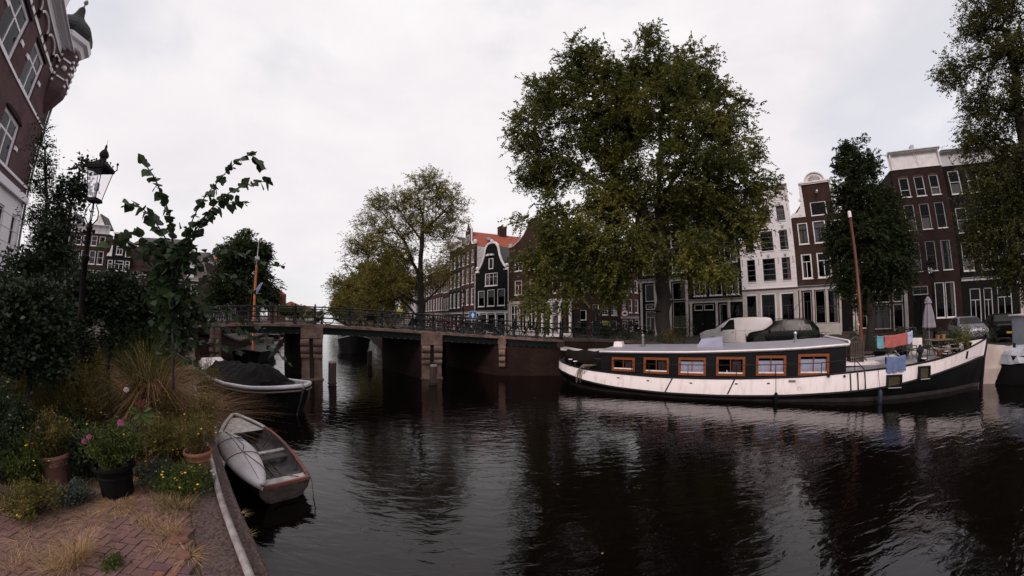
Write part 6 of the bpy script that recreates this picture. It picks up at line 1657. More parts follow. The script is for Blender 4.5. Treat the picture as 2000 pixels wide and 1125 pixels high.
# --- old rowing boat with the white kayak
def rowboat():
    a, b = N_(6.72, 1.55), N_(11.2, 1.30); L = (b - a).length; d = (b - a).normalized()
    r = thing('rowing_boat', 'shabby grey rowing boat with a red-painted rim, half hidden by the quayside plants', 'boat', a, math.atan2(d.y, d.x))
    tab = [(0, .50), (.5, .58), (1.3, .68), (2.2, .72), (3.0, .66), (3.6, .50), (4.1, .28), (L, .04)]
    shr = [(0, .43), (1, .40), (2.2, .43), (3.3, .52), (4.1, .62), (L, .68)]
    X = list(np.linspace(0, L, 20)); h = MB(); ins = MB()
    for sy in (-1, 1):
        S_ = []; I = []
        for x in X:
            b_, z = lerpt(x, tab), lerpt(x, shr)
            S_.append([(x - .10 if x == 0 else x, sy * b_, z), (x, sy * b_ * .93, z * .5), (x + (.05 if x == 0 else 0), sy * b_ * .72, .06), (x + (.1 if x == 0 else 0), sy * b_ * .35, -.05), (x + (.12 if x == 0 else 0), 0, -.08)])
            I.append([(x, sy * max(b_ - .03, .01), z), (x, sy * b_ * .88, z * .55), (x, sy * b_ * .65, .12), (x, 0, .07)])
        f = (lambda q: q) if sy > 0 else (lambda q: [s[::-1] for s in q])
        h.loft(f(S_), closed=False, caps=False); ins.loft(f([s[::-1] for s in I]), closed=False, caps=False)
        for nm_, mt_ in ((0, 0),):
            gm = mat('rim_worn_red', (.24, .055, .045), (.07, .045, .042), 3.5, .7, .5, 30, detail=9)
            gm2 = mat('rim_white', (.50, .46, .46), (.35, .30, .30), 4, .7, .4, 30)
            P1_ = [(x, sy * lerpt(x, tab), lerpt(x, shr)) for x in X]
            k = 15
            MB().loft([[(x, y - .035 * sy, z - .03), (x, y + .03 * sy, z - .03), (x, y + .03 * sy, z + .02), (x, y - .04 * sy, z + .02)] for x, y, z in P1_[:k]]).build('rim', gm, r)
            MB().loft([[(x, y - .05 * sy, z - .03), (x, y + .03 * sy, z - .03), (x, y + .03 * sy, z + .02), (x, y - .06 * sy, z + .02)] for x, y, z in P1_[k - 1:]]).build('rim', gm2, r)
    h.add([(-.1, -.5, .43), (-.1, .5, .43), (.0, .465, .21), (.05, .36, .06), (.1, .175, -.05), (.12, 0, -.08), (.1, -.175, -.05), (.05, -.36, .06), (0, -.465, .21)], [tuple(range(9))])
    wd = mat('grey_worn_timber', (.10, .085, .085), (.055, .045, .045), 5, .85, .6, 30, stretch=(1, 5, 5))
    h.build('hull', mat('rowboat_outside', (.085, .062, .055), (.14, .11, .10), 6, .85, .6, 30), r, auto=40); ins.build('inside', mat('rowboat_inside', (.040, .034, .035), (.12, .10, .105), 4, .7, .4, 22, detail=9), r, smooth=True)
    MB().box(-.12, -.06, -.5, .5, .40, .455).build('transom_rim', gm, r)
    ww = mat('flaking_white', (.55, .51, .50), (.30, .26, .24), 7, .8, .6, 30, detail=9)
    MB().add([(-.04, -.46, .40), (.30, -.50, .38), (.34, .30, .38), (-.04, .42, .40), (-.04, -.46, .37), (.30, -.5, .35), (.34, .3, .35), (-.04, .42, .37)], [(0, 1, 2, 3), (1, 5, 6, 2), (0, 4, 5, 1), (2, 6, 7, 3)]).build('stern_bench', ww, r)
    MB().box(.42, .52, -.5, .5, .30, .34).build('thwart', wd, r)
    MB().box(1.55, 1.80, -.6, .55, .27, .31).build('thwart', wd, r)
    MB().box(1.9, 2.05, -.66, .1, .32, .335).build('loose_board', ww, r)
    for i in range(5): MB().box(.5, 3.2, -.38 + i * .16, -.38 + i * .16 + .13, .125, .14).build('floor_board', wd, r)
    MB().add([(3.3, -.55, .47), (3.3, .55, .47), (4.3, .12, .6), (4.3, -.12, .6)], [(0, 1, 2, 3)]).build('bow_deck', ww, r)
    ch = MB()
    p0 = Vector((2.7, -.62, .52))
    for i in range(20): ch.obox((2.7 + .01 * i, -.60 + .012 * i, .50 - .02 * i), (.012, .012, .022), (0, .3 * (i % 2), .9 * (i % 2)))
    ch.build('chain', blackiron, r)
    MB().tube([(0, -.45, .46), (-.14, -.5, .43), (-.16, -.5, .1), (-.1, -.5, -.1)], .012, 5).tube([(0, -.3, .45), (.3, -.2, .40), (.8, .0, .36)], .01, 5).build('rope', rope, r)
    # kayak, upside down across the quay side of the boat
    k = thing('kayak', 'upturned white kayak lying in the rowing boat', 'kayak', N_(6.35, 1.08, .62)); e = N_(9.15, .78, .80); dv = e - Vector(k.location); Lk = dv.length; k.rotation_euler = (0, -math.asin(dv.z / Lk), math.atan2(dv.y, dv.x))
    m = MB(); S_ = []
    for i in range(23):
        f = i / 22; x = Lk * f; w = .335 * max(.0, math.sin(PI * f)) ** .62 + .012; hh = .15 * max(0, math.sin(PI * f)) ** .5 + .02; up = .05 * (2 * f - 1) ** 2
        S_.append([(x, w * math.cos(a) if abs(math.cos(a)) > .01 else 0, (hh * math.sin(a) ** (.9 if math.sin(a) > 0 else 1) if math.sin(a) > 0 else .08 * math.sin(a)) - up + (.025 * max(0, 1 - abs(math.cos(a)) * 6) * math.sin(PI * f))) for a in np.linspace(0, 2 * PI, 20, endpoint=False)])
    m.loft(S_); m.build('hull', mat('kayak_white', (.66, .62, .64), (.48, .43, .45), 2.5, .5, .2, 20, detail=9), k, auto=60)
    MB().tube([(Lk * .02 + Lk * .96 * f, 0, .165 * math.sin(PI * max(.02, min(.98, f))) ** .5 - .05 * (2 * f - 1) ** 2 + .03) for f in np.linspace(.03, .97, 14)], .013, 5).build('keel_strip', greyw, k)
    q = MB()
    for xa in (Lk * .38, Lk * .66): q.tube([(xa, .34 * math.cos(a), .175 * math.sin(a) + .01) for a in np.linspace(.05, PI - .05, 12)], .008, 5)
    q.tube([(Lk * .38, 0, .20), (Lk * .5, -.12, .18), (Lk * .66, -.05, .2), (Lk * .9, 0, .1)], .007, 5); q.tube([(Lk * .38, 0, .20), (Lk * .2, -.18, .1), (Lk * .12, -.3, -.1)], .007, 5)
    q.build('cord', blackp, k)
    MB().box(Lk * .62, Lk * .70, -.20, -.10, .135, .155).build('decal', mat('faded_decal', (.3, .3, .38)), k)
    MB().tube([(-.02, 0, .02), (-.06, 0, .0)], .03, 8).build('end_cap', steel, k)
rowboat()
# --- boats right of the houseboat
def rightboats():
    r = thing('motor_barge', 'cream hull end with a dark stern post, tucked behind the houseboat bow', 'boat', az(64.2) * 22.4, rz(124)); r.scale = (.8, .8, 1)
    m = MB(); m.loft([[(x, -y, 1.62 + z), (x, -y * .96, .7), (x + .25 * (1 - x / 2.2), -y * .8, 0), (x, -y * .7, -.4), (x, y * .7, -.4), (x, y * .9, 0), (x, y, 1.62 + z)] for x, y, z in ((0, .35, .1), (.3, .9, .06), (.9, 1.3, .02), (2.4, 1.55, 0), (3.1, 1.6, 0))]); m.build('hull', mat('cream_hull', (.58, .47, .42), (.46, .36, .32), 2, .5, .2, 10), r, smooth=False)
    MB().tube([(3.15, -1.55, -.2), (3.2, -1.6, 1.75)], .08, 8).build('rudder_post', hullblack, r); MB().box(3.0, 3.5, -1.75, -1.45, 1.0, 1.06).build('step', hullwhite, r)
    r = thing('covered_boat', 'boat under a crumpled silver tarpaulin at the right edge', 'boat', az(69.3) * 22.6, rz(127))
    m = MB(); m.loft([[(x, -y, 1.25), (x, -y * .9, .3), (x, -y * .5, -.3), (x, y * .5, -.3), (x, y, 1.25)] for x, y in ((0, .12), (.5, .7), (1.5, 1.15), (4, 1.25), (7, 1.2))]); m.build('hull', hullblack, r, auto=50)
    c = MB(); rg = random.Random(3); secs = []
    for i in range(22):
        x = 7 * i / 21; y = lerpt(x, [(0, .2), (.5, .8), (1.5, 1.25), (7, 1.3)])
        secs.append([(x + rg.uniform(-.05, .05), y * u * (1 + rg.uniform(-.03, .03)), 1.22 + (.42 * (1 - abs(u) ** 1.5)) - (.28 if abs(u) > .95 else 0) + rg.uniform(-.05, .05)) for u in np.linspace(-1.03, 1.03, 12)])
    c.loft(secs, closed=False, caps=False); c.build('tarpaulin', mat('silver_tarpaulin', (.42, .42, .48), (.22, .22, .26), 2.5, .45, .9, 5), r)
    r = thing('cabin_boat', 'pale grey cabin boat with tall narrow windows at the right edge of the photo', 'boat', az(72.4) * 25, rz(127))
    MB().loft([[(x, -1.1, 1.1), (x, -1.0, 0), (x, -.6, -.4), (x, .6, -.4), (x, 1.1, 1.1)] for x in (0, 6)]).build('hull', hullblack, r)
    gw = mat('pale_blue_grey_paint', (.42, .44, .50), (.34, .36, .42), 2, .5)
    ww_ = [(.15, .4, 2.0, 2.72), (.55, .8, 2.0, 2.72), (1.2, 1.7, 2.0, 2.72), (2.0, 2.6, 2.0, 2.72)]
    MB().wall(0, 4.5, 1.0, 2.85, ww_, y=-.95, depth=.1).box(0, .04, -.94, .95, 1.0, 2.85).box(0, 4.5, .9, .95, 1.0, 2.85).build('cabin', gw, r)
    MB().box(-.12, 4.6, -1.08, 1.05, 2.86, 2.93).build('cabin_roof', hullwhite, r)
    for a in ww_:
        o = MB().box(a[0] + .02, a[1] - .02, -.9, -.88, a[2] + .02, a[3] - .02).build('pane', glass, r)
rightboats()
# --- dark barge beyond the bridge and small boats on the left bank
def farboats():
    p = Vector((-14.8, 31.2, 0)); d = az(-27)
    r = thing('dark_barge', 'black moored barge seen end-on under the middle of the bridge', 'barge', p, math.atan2(d.y, d.x))
    m = MB(); m.loft([[(x, -y, z), (x + .3 * (1 if x < 1 else 0), -y * .9, .3), (x + .5 * (1 if x < 1 else 0), -y * .7, -.4), (x + .5 * (1 if x < 1 else 0), y * .7, -.4), (x + .3 * (1 if x < 1 else 0), y * .9, .3), (x, y, z)] for x, y, z in ((0, .25, 1.75), (.3, .8, 1.6), (.9, 1.3, 1.45), (2, 1.6, 1.3), (6, 1.75, 1.1), (16, 1.75, 1.1))]); m.build('hull', hullblack, r, auto=40)
    MB().tube([(-.02, -.25, 1.75), (.3, -.82, 1.6), (.9, -1.32, 1.45), (2, -1.62, 1.3), (6, -1.77, 1.1)], .05, 6).tube([(-.02, .25, 1.75), (.3, .82, 1.6), (.9, 1.32, 1.45), (2, 1.62, 1.3), (6, 1.77, 1.1)], .05, 6).build('rubbing_strake', steel, r)
    MB().box(5, 14, -1.2, 1.2, 1.1, 1.9).build('hold_cover', hullblack, r)
    lab = ['nearest small boat moored on the left bank under the bridge', 'second small boat on the left bank under the bridge', 'farthest small boat on the left bank, almost at the pier']
    for i, (a, D) in enumerate(((-39.5, 36), (-38.2, 44), (-37, 55))):
        p = az(a) * D; d = az(-29)
        r = thing('small_boat', lab[i], 'boat', p, math.atan2(d.y, d.x), 'small boats on the left bank')
        m = MB(); m.loft([[(x, -y, z), (x, -y * .7, -.2), (x, y * .7, -.2), (x, y, z)] for x, y, z in ((0, .3, .7), (.8, .9, .6), (3.5, 1.0, .55), (6, .8, .65))], caps=True); m.build('hull', [hullblack, mat('brown_hull', (.06, .028, .02)), hullblack][i], r)
        MB().box(2.6, 4.2, -.6, .6, .6, 1.15).build('cuddy', [stone_dark, hullblack, stone_dark][i], r)
    # sailing barge whose orange mast stands above the rail
    D = 30; p = az(-40.6) * D
    r = thing('sailing_boat', 'moored sailing boat with an orange mast rising above the bridge railing', 'boat', p, math.atan2(az(-29).y, az(-29).x))
    MB().loft([[(x, -y, z), (x, -y * .7, -.2), (x, y * .7, -.2), (x, y, z)] for x, y, z in ((-3.4, .3, 1.1), (-2.5, 1.0, .9), (0, 1.4, .8), (4, 1.2, .8), (5, .8, .9))]).build('hull', hullblack, r)
    top = at(506, 480, D); MB().tube([(0, 0, .5), (0, 0, 7.3)], [.12, .085], 10).build('mast', mat('orange_mast', (.52, .16, .05), (.42, .12, .04), 3, .5), r)
    MB().tube([(0, 0, 7.3), (0, 0, 9.2)], [.05, .02], 8).box(-.15, .15, -.15, .15, 7.6, 7.9).build('topmast', greyw, r)
    MB().tube([(0, 0, 7.2), (-3.2, 0, 1)], .015, 4).tube([(0, 0, 7.2), (4.5, 0, 1)], .015, 4).build('stay_wire', blackiron, r)
    f = MB(); f.add([(.02, .1, 5.2), (.35, -.3, 5.9), (.5, -.5, 6.0), (.3, -.2, 5.2), (.1, 0, 4.9)], [(0, 1, 2, 3, 4)]); f.build('pennant', mat('blue_white_flag', (.25, .32, .62), (.7, .7, .8), 6, .8, lo=.45, hi=.55), r)
farboats()
# --- mooring piles
def piles():
    g = 'mooring piles in front of the bridge'
    for (x, y, zt_, rad, lab) in ((-9.13, 16.53, 1.22, .20, 'weathered mooring pile right of the left stone pier'), (-4.15, 18.1, 1.05, .20, 'mooring pile with a knob on top in front of the right stone pier'), (-10.15, 23.87, 1.15, .17, 'dark mooring pile under the bridge, beyond the railing')):
        t = thing('mooring_pile', lab, 'mooring pile', (x, y, 0), 0, g)
        rg = random.Random(x); n = 12
        m = MB(); m.loft([[(rad * (1 + rg.uniform(-.06, .06)) * math.cos(2 * PI * k / n) + .03 * z_, rad * (1 + rg.uniform(-.06, .06)) * math.sin(2 * PI * k / n), z_) for k in range(n)] for z_ in (-.6, 0, .3, .7, zt_ - .08)])
        m.build('timber', mat('pile_wood', (.085, .06, .05), (.045, .032, .028), 5, .9, .9, 22, stretch=(4, 4, .5)), t)
        MB().lathe([(rad * 1.02, zt_ - .08), (rad * .9, zt_), (.001, zt_ + .03)], n, (.03 * zt_, 0, 0)).build('bleached_top', mat('bleached_wood', (.30, .25, .23), (.18, .14, .13), 9, .9, .5, 30), t)
        if x > -5: MB().sphere((.03, 0, zt_ + .06), .08).build('knob', blackiron, t)
        m = MB(); m.tube([(rad * 1.08 * math.cos(a), rad * 1.08 * math.sin(a), .1) for a in np.linspace(0, 2 * PI, 13)], .035, 5); m.build('weed_band', mat('algae', (.02, .024, .014), (.035, .03, .02), 9, .9), t)
piles()
# ================================================================== VEHICLES
tyre = mat('tyre', (.010, .010, .010), (.018, .017, .017), 9, .85)
carglass = mat('car_glass', (.004, .004, .005), (.007, .007, .008), 2, .2, spec=.12)
def carpaint(n, c): return mat(n, c, tuple(v * .9 for v in c), 2, .25, spec=.5 if c[0] > .1 else .2)
def vehicle(root, sec, paint, wheels, wr, side_win, wind, lamps=(), dark_low=.0):
    """sec: (x, zbottom, zbelt, zroof, half width, roof half width) along the length; the side facing -y is the one seen"""
    def ring(q):
        x, zb, zl_, zr_, w, r_ = q
        h = [(-w * .92, zb), (-w, zb + .12), (-w, (zb + zl_) / 2 + .05), (-w * .985, zl_), (-(w * .35 + r_ * .65), zl_ * .35 + zr_ * .65), (-r_, zr_ - .04), (-r_ * .8, zr_)]
        return [(x, y, z) for y, z in h] + [(x, -y, z) for y, z in reversed(h)]
    MB().loft([ring(q) for q in sec]).build('body', paint, root, auto=32)
    xs = [q[0] for q in sec]
    def side(x, f, sy=-1, off=.006):
        g = lambda k: float(np.interp(x, xs, [q[k] for q in sec]))
        zl_, zr_, w, r_ = g(2), g(3), g(4), g(5)
        pts = [(w * .985, zl_), (w * .35 + r_ * .65, zl_ * .35 + zr_ * .65), (r_, zr_ - .04)]
        fs = [0, .66, 1]; y = np.interp(f, fs, [p[0] for p in pts]); z = np.interp(f, fs, [p[1] for p in pts])
        return (x, sy * (y + off), z)
    for sy in (-1, 1):
        for poly in side_win:
            a, b, c, d = poly    # x at bottom-left, bottom-right, top-right, top-left
            m = MB(); n = 4
            m.loft([[side(a + (b - a) * i / n, .06, sy), side((a + (b - a) * i / n) * .4 + (d + (c - d) * i / n) * .6, .62, sy), side(d + (c - d) * i / n, .93, sy)] for i in range(n + 1)], closed=False, caps=False)
            m.build('side_window', carglass, root)
    for (x0, z0, x1, z1, w0, w1), nm in wind:
        MB().add([(x0, -w0, z0), (x0, w0, z0), (x1, w1, z1), (x1, -w1, z1)], [(0, 1, 2, 3)]).build(nm, carglass, root)
    for wx in wheels:
        for sy in (-1, 1):
            w = float(np.interp(wx, xs, [q[4] for q in sec]))
            MB().tube([(wx, sy * (w - .05), wr), (wx, sy * (w + .004), wr)], wr * 1.18, 20).build('wheel_arch', rubber, root)
            o = MB().lathe([(wr * .55, -.11), (wr * .92, -.11), (wr, -.07), (wr, .07), (wr * .92, .11), (wr * .6, .115)], 20).build('wheel', tyre, root, auto=40)
            o.location = (wx, sy * (w - .085), wr); o.rotation_euler = (R(90), 0, 0)
            q = MB().lathe([(.001, .06), (wr * .18, .08), (wr * .2, .05), (wr * .52, .03), (wr * .6, .09), (wr * .6, .06)][::-1], 16)
            for k in range(5):
                a = k * 2 * PI / 5; q.obox((wr * .36 * math.cos(a), wr * .36 * math.sin(a), .07), (wr * .5, .05, .03), (0, 0, a))
            rm = q.build('rim', chrome, o); rm.rotation_euler = (R(180) if sy > 0 else 0, 0, 0) if False else (0, 0, 0)
            rm.scale = (1, 1, 1 if sy < 0 else -1)
def txt(s, size, m, parent, loc, rot, name='lettering', ext=.002):
    cu = bpy.data.curves.new(name, 'FONT'); cu.body = s; cu.size = size; cu.extrude = ext; cu.align_x = 'CENTER'; cu.align_y = 'CENTER'
    t = bpy.data.objects.new(name, cu); COL.objects.link(t)
    me = bpy.data.meshes.new_from_object(t); bpy.data.objects.remove(t); me.materials.clear(); me.materials.append(m)
    o = obj(name, me, parent, loc); o.rotation_euler = rot; return o
plate_y = mat('plate_yellow', (.50, .30, .02), (.46, .27, .02), 3, .5)
lampglass = mat('headlamp_glass', (.50, .42, .36), (.65, .6, .56), 12, .1, spec=.8)
def vehicles():
    R0 = rz(129.7)
    t = thing('delivery_van', 'white panel van parked behind the houseboat, nearest the elm trunk', 'van', Q(-4.35, 26.6, FS + .06), R0)
    vp = carpaint('van_white', (.66, .60, .60)); sec = [(0, .32, .72, .86, .80, .70), (.06, .25, .80, .98, .90, .78), (.35, .22, .98, 1.12, .95, .82), (.95, .22, 1.08, 1.22, .96, .84), (1.55, .22, 1.12, 1.62, .96, .82), (2.1, .22, 1.14, 1.93, .96, .80), (2.6, .22, 1.15, 1.98, .96, .79), (3.6, .22, 1.15, 1.99, .96, .79), (4.5, .24, 1.15, 1.96, .96, .79), (4.82, .28, 1.12, 1.88, .94, .78), (4.9, .34, 1.0, 1.7, .90, .76)]
    vehicle(t, sec, vp, (.93, 3.95), .34, [(1.42, 2.4, 2.36, 2.0)], [((.98, 1.27, 2.02, 1.985, .84, .74), 'windscreen')])
    MB().box(-.03, .25, -.9, .9, .28, .62).build('bumper', rubber, t); MB().box(-.035, .02, -.62, .62, .62, .82).build('grille', blackp, t)
    for sy in (-1, 1): MB().obox((.20, sy * .82, .90), (.40, .2, .20), (0, -.35, sy * -.3)).build('headlight', lampglass, t)
    MB().lathe([(.075, 0), (.075, .01), (.06, .012), (.055, .005), (.001, .005)], 14).build('badge', chrome, t, (-.04, 0, .78)).rotation_euler = (0, R(-90), 0)
    for x in (2.45, 3.1, 4.2): MB().box(x, x + .012, -.968, -.955, .45, 1.12).build('door_seam', rubber, t)
    MB().box(2.5, 4.7, -.970, -.955, 1.12, 1.14).build('side_rail', vp, t); MB().box(2.2, 2.34, -.985, -.955, 1.0, 1.04).build('door_handle', rubber, t)
    MB().obox((1.55, -1.06, 1.22), (.1, .2, .24)).build('mirror', rubber, t); MB().box(1.9, 1.94, -.7, .7, 2.0, 2.04).box(3.9, 3.94, -.7, .7, 2.02, 2.06).each('roof_bar', rubber, t)
    t = thing('family_car', 'black estate off-roader parked nose-left behind the van', 'car', Q(-1.25, 26.4, FS + .06), R0)
    bp = carpaint('car_black', (.004, .004, .0045)); sec = [(0, .38, .70, .82, .70, .58), (.1, .28, .82, .96, .88, .72), (.5, .25, .92, 1.06, .93, .80), (1.15, .25, .98, 1.14, .94, .82), (1.45, .25, 1.0, 1.3, .94, .78), (2.05, .25, 1.02, 1.70, .94, .70), (2.6, .25, 1.03, 1.77, .94, .70), (3.8, .25, 1.03, 1.75, .94, .69), (4.4, .28, 1.03, 1.62, .93, .67), (4.75, .34, .98, 1.2, .88, .68), (4.8, .42, .8, .95, .84, .66)]
    vehicle(t, sec, bp, (.95, 3.8), .36, [(1.5, 2.5, 2.45, 2.0), (2.57, 3.5, 3.45, 2.53), (3.57, 4.3, 4.1, 3.52)], [((1.12, 1.14, 2.0, 1.70, .80, .62), 'windscreen')])
    MB().box(-.03, .02, -.45, .45, .66, .84).build('grille', chrome, t)
    for sy in (-1, 1): MB().obox((.16, sy * .72, .84), (.26, .3, .17), (0, -.2, sy * -.35)).build('headlight', lampglass, t)
    o = MB().box(-.05, -.03, -.26, .26, .42, .53).build('number_plate', plate_y, t)
    for sy in (-1, 1): MB().box(1.9, 4.2, sy * .6 - .02, sy * .6 + .02, 1.80, 1.83).build('roof_rail', blackp, t)
    MB().obox((1.6, -1.04, 1.1), (.12, .18, .15)).build('mirror', bp, t)
    t = thing('small_car', 'silver-grey small car facing the canal, right of the closed parasol', 'car', Q(13.0, 25.0, FS + .06), R0 + R(78))
    gp = carpaint('car_silver', (.26, .25, .28)); sec = [(0, .38, .62, .74, .66, .55), (.1, .28, .74, .88, .80, .66), (.5, .22, .84, .98, .84, .72), (.95, .22, .90, 1.06, .85, .74), (1.7, .22, .93, 1.42, .85, .62), (2.2, .22, .94, 1.48, .85, .61), (3.1, .22, .94, 1.44, .85, .60), (3.7, .26, .92, 1.2, .82, .6), (3.85, .36, .8, .95, .78, .6)]
    vehicle(t, sec, gp, (.75, 3.1), .30, [(1.15, 2.0, 1.95, 1.65), (2.06, 3.2, 2.95, 2.0)], [((.93, 1.07, 1.66, 1.42, .70, .54), 'windscreen')])
    for sy in (-1, 1): MB().obox((.14, sy * .6, .74), (.22, .26, .15), (0, -.2, sy * -.35)).build('headlight', lampglass, t)
    t = thing('parked_car', 'black car with a yellow number plate, rightmost of the parked cars', 'car', Q(15.0, 24.6, FS + .06), R0 + R(72))
    sec = [(0, .38, .70, .82, .70, .58), (.1, .28, .80, .92, .84, .70), (.5, .22, .88, 1.02, .88, .76), (1.0, .22, .94, 1.1, .9, .78), (1.75, .22, .97, 1.48, .9, .64), (2.3, .22, .98, 1.55, .9, .63), (3.3, .22, .98, 1.5, .9, .62), (4.0, .26, .95, 1.2, .86, .62), (4.2, .36, .84, 1.0, .8, .6)]
    vehicle(t, sec, bp, (.8, 3.4), .32, [(1.2, 2.1, 2.05, 1.7), (2.16, 3.4, 3.1, 2.1)], [((.97, 1.12, 1.72, 1.48, .74, .56), 'windscreen')])
    for sy in (-1, 1): MB().obox((.15, sy * .62, .80), (.24, .28, .15), (0, -.2, sy * -.35)).build('headlight', carglass, t)
    MB().box(-.05, -.03, -.26, .26, .48, .59).build('number_plate', plate_y, t)
    # chain of bushes and pots along the far quay
    rg = np.random.default_rng(8)
    def shrub(s, n, w, h, lm, label, N=900, ls=.07):
        p = Q(s, n); p.z = zr(p.x, p.y)
        t = thing('shrub', label, 'shrub', p, 0, 'shrubs along the far quay')
        q = rg.normal(0, 1, (N, 3)); q /= np.linalg.norm(q, axis=1, keepdims=True); q *= rg.random((N, 1)) ** .4 * (1 + .25 * np.sin(q[:, :1] * 7) * np.cos(q[:, 1:2] * 6))
        q = q * [w, w * .7, h / 2] + [0, 0, h * .52]; q[:, 2] = np.maximum(q[:, 2], .02)
        V, F, T = leafquads(q, rg.normal(0, 1, (N, 3)), rg.normal(0, .6, (N, 3)) + [0, 0, 1], ls * (.6 + .8 * rg.random(N)), ls * .6, rg.random(N))
        tag(obj('foliage', fastmesh('foliage', V, F, lm, T), t), kind='stuff')
        m = MB()
        for k in range(10): e = q[k * 11]; m.tube([(0, 0, 0), (e[0] * .3, e[1] * .3, e[2] * .6), tuple(e)], .012, 4)
        m.build('stems', bark2, t)
    shrub(-9.6, 21.6, .9, 1.0, L_dark, 'dark round shrub left of the elm trunk', 1300)
    shrub(-8.2, 21.4, .6, .7, L_dark, 'low shrub at the left foot of the elm')
    shrub(-5.4, 21.8, .8, 1.1, L_yel, 'pale-leaved shrub at the right foot of the elm')
    shrub(-4.6, 21.5, .75, 1.9, L_dark, 'upright leafy shrub in front of the dark house door', 1300)
    shrub(-7.0, 21.0, 1.2, .6, L_dark, 'ground-hugging shrub in front of the elm trunk')
    shrub(-1.0, 29.5, 1.1, 2.6, L_dark, 'climbing shrub behind the roof of the white van', 1500)
    shrub(2.6, 22.6, .7, 1.5, L_dark, 'leafy shrub in a tub beside the red bicycle', 1000)
    shrub(4.9, 21.9, .45, 1.5, L_dark, 'thin shrub left of the houseboat mast')
    shrub(7.4, 21.5, 1.6, 1.3, L_dark, 'wide hedge behind the red towel', 2200)
    shrub(10.4, 21.6, 1.0, 1.3, L_olive, 'yellow-green shrub left of the closed parasol', 1500)
    shrub(11.6, 21.4, .8, 1.2, L_oak, 'dark shrub between the parasol and the silver car', 1200)
    p = Q(2.6, 22.6); tag(MB().box(-.7, .7, -.35, .35, 0, .5).box(-.62, .62, -.28, .28, .5, .52).build('planter_box', oldwood, None, (p.x, p.y, FS), R0), 'square wooden planter below the leafy shrub by the red bicycle', 'planter')
vehicles()

# ------------------------------------------------------------------ bicycles
def make_bike(label, frame_m, rim_m, group, extra=None):
    t = thing('bicycle', label, 'bicycle', (0, 0, 0), 0, group)
    def wheel(x):
        o = MB().tube([(.335 * math.cos(a), 0, .335 * math.sin(a)) for a in np.linspace(0, 2 * PI, 21)], .02, 5, caps=False).build('wheel', tyre, t, (x, 0, .355))
        MB().tube([(.31 * math.cos(a), 0, .31 * math.sin(a)) for a in np.linspace(0, 2 * PI, 19)], .012, 4, caps=False).build('rim', rim_m, o)
        q = MB()
        for k in range(10): a = k * PI / 5; q.tube([(0, 0, 0), (.31 * math.cos(a), 0, .31 * math.sin(a))], .003, 3, caps=False)
        q.build('spokes', steel, o)
    wheel(-.53); wheel(.53)
    m = MB(); bb, st, hd, hl = (-.08, 0, .32), (-.25, 0, .82), (.36, 0, .88), (.40, 0, .72)
    for a, b, r_ in ((bb, st, .018), (bb, hl, .02), ((-.2, 0, .68), hd, .018), (bb, (-.53, .0, .355), .013), (st, (-.53, 0, .355), .01), (hd, (.53, 0, .355), .014)): m.tube([a, b], r_, 6)
    m.build('frame', frame_m, t)
    MB().tube([hd, (.34, 0, 1.02)], .014, 6).tube([(.22, -.28, 1.02), (.34, -.2, 1.06), (.36, 0, 1.02), (.34, .2, 1.06), (.22, .28, 1.02)], .013, 6).build('handlebar', steel, t)
    MB().tube([st, (-.27, 0, .93)], .013, 6).add([(-.42, -.09, .95), (-.42, .09, .95), (-.1, .025, .95), (-.1, -.025, .95), (-.41, -.08, 1.0), (-.41, .08, 1.0), (-.12, .02, .98), (-.12, -.02, .98)], [(0, 1, 2, 3), (7, 6, 5, 4), (0, 4, 5, 1), (1, 5, 6, 2), (2, 6, 7, 3), (3, 7, 4, 0)]).build('saddle', blackp, t)
    MB().box(-.8, -.35, -.07, .07, .73, .75).tube([(-.55, .06, .36), (-.6, .06, .74)], .008, 4).build('carrier', blackiron, t)
    MB().lathe([(.09, -.01), (.09, .01)], 12).build('chainwheel', blackiron, t, (-.08, -.04, .32)).rotation_euler = (R(90), 0, 0)
    MB().tube([(-.08, 0, .32), (-.02, -.1, .18)], .01, 4).box(-.07, .03, -.16, -.08, .17, .19).tube([(-.08, 0, .32), (-.14, .1, .46)], .01, 4).build('pedals', blackiron, t)
    MB().tube([(-.53 + .37 * math.cos(a), 0, .355 + .37 * math.sin(a)) for a in np.linspace(.3, PI, 9)], .018, 4).tube([(.53 + .37 * math.cos(a), 0, .355 + .37 * math.sin(a)) for a in np.linspace(.6, 2.6, 8)], .018, 4).each('mudguard', frame_m, t)
    if extra == 'crate' or extra == 'ycrate':
        mt = mat('yellow_crate', (.42, .40, .10), (.34, .30, .06), 5, .7) if extra == 'ycrate' else mat('black_crate', (.02, .018, .018))
        q = MB()
        for z in (.90, .99, 1.08): q.box(.44, .46, -.2, .2, z, z + .06).box(.76, .78, -.2, .2, z, z + .06).box(.46, .76, -.2, -.18, z, z + .06).box(.46, .76, .18, .2, z, z + .06)
        q.box(.44, .78, -.2, .2, .88, .9); q.build('crate', mt, t)
    if extra == 'bags': MB().obox((-.58, -.16, .55), (.42, .12, .36), (0, .06, 0)).obox((-.58, .16, .55), (.42, .12, .36), (0, .06, 0)).each('pannier', blackp, t)
    if extra == 'seat': MB().box(-.66, -.38, -.14, .14, .76, .82).box(-.68, -.62, -.14, .14, .82, 1.12).build('child_seat', blackp, t)
    return t
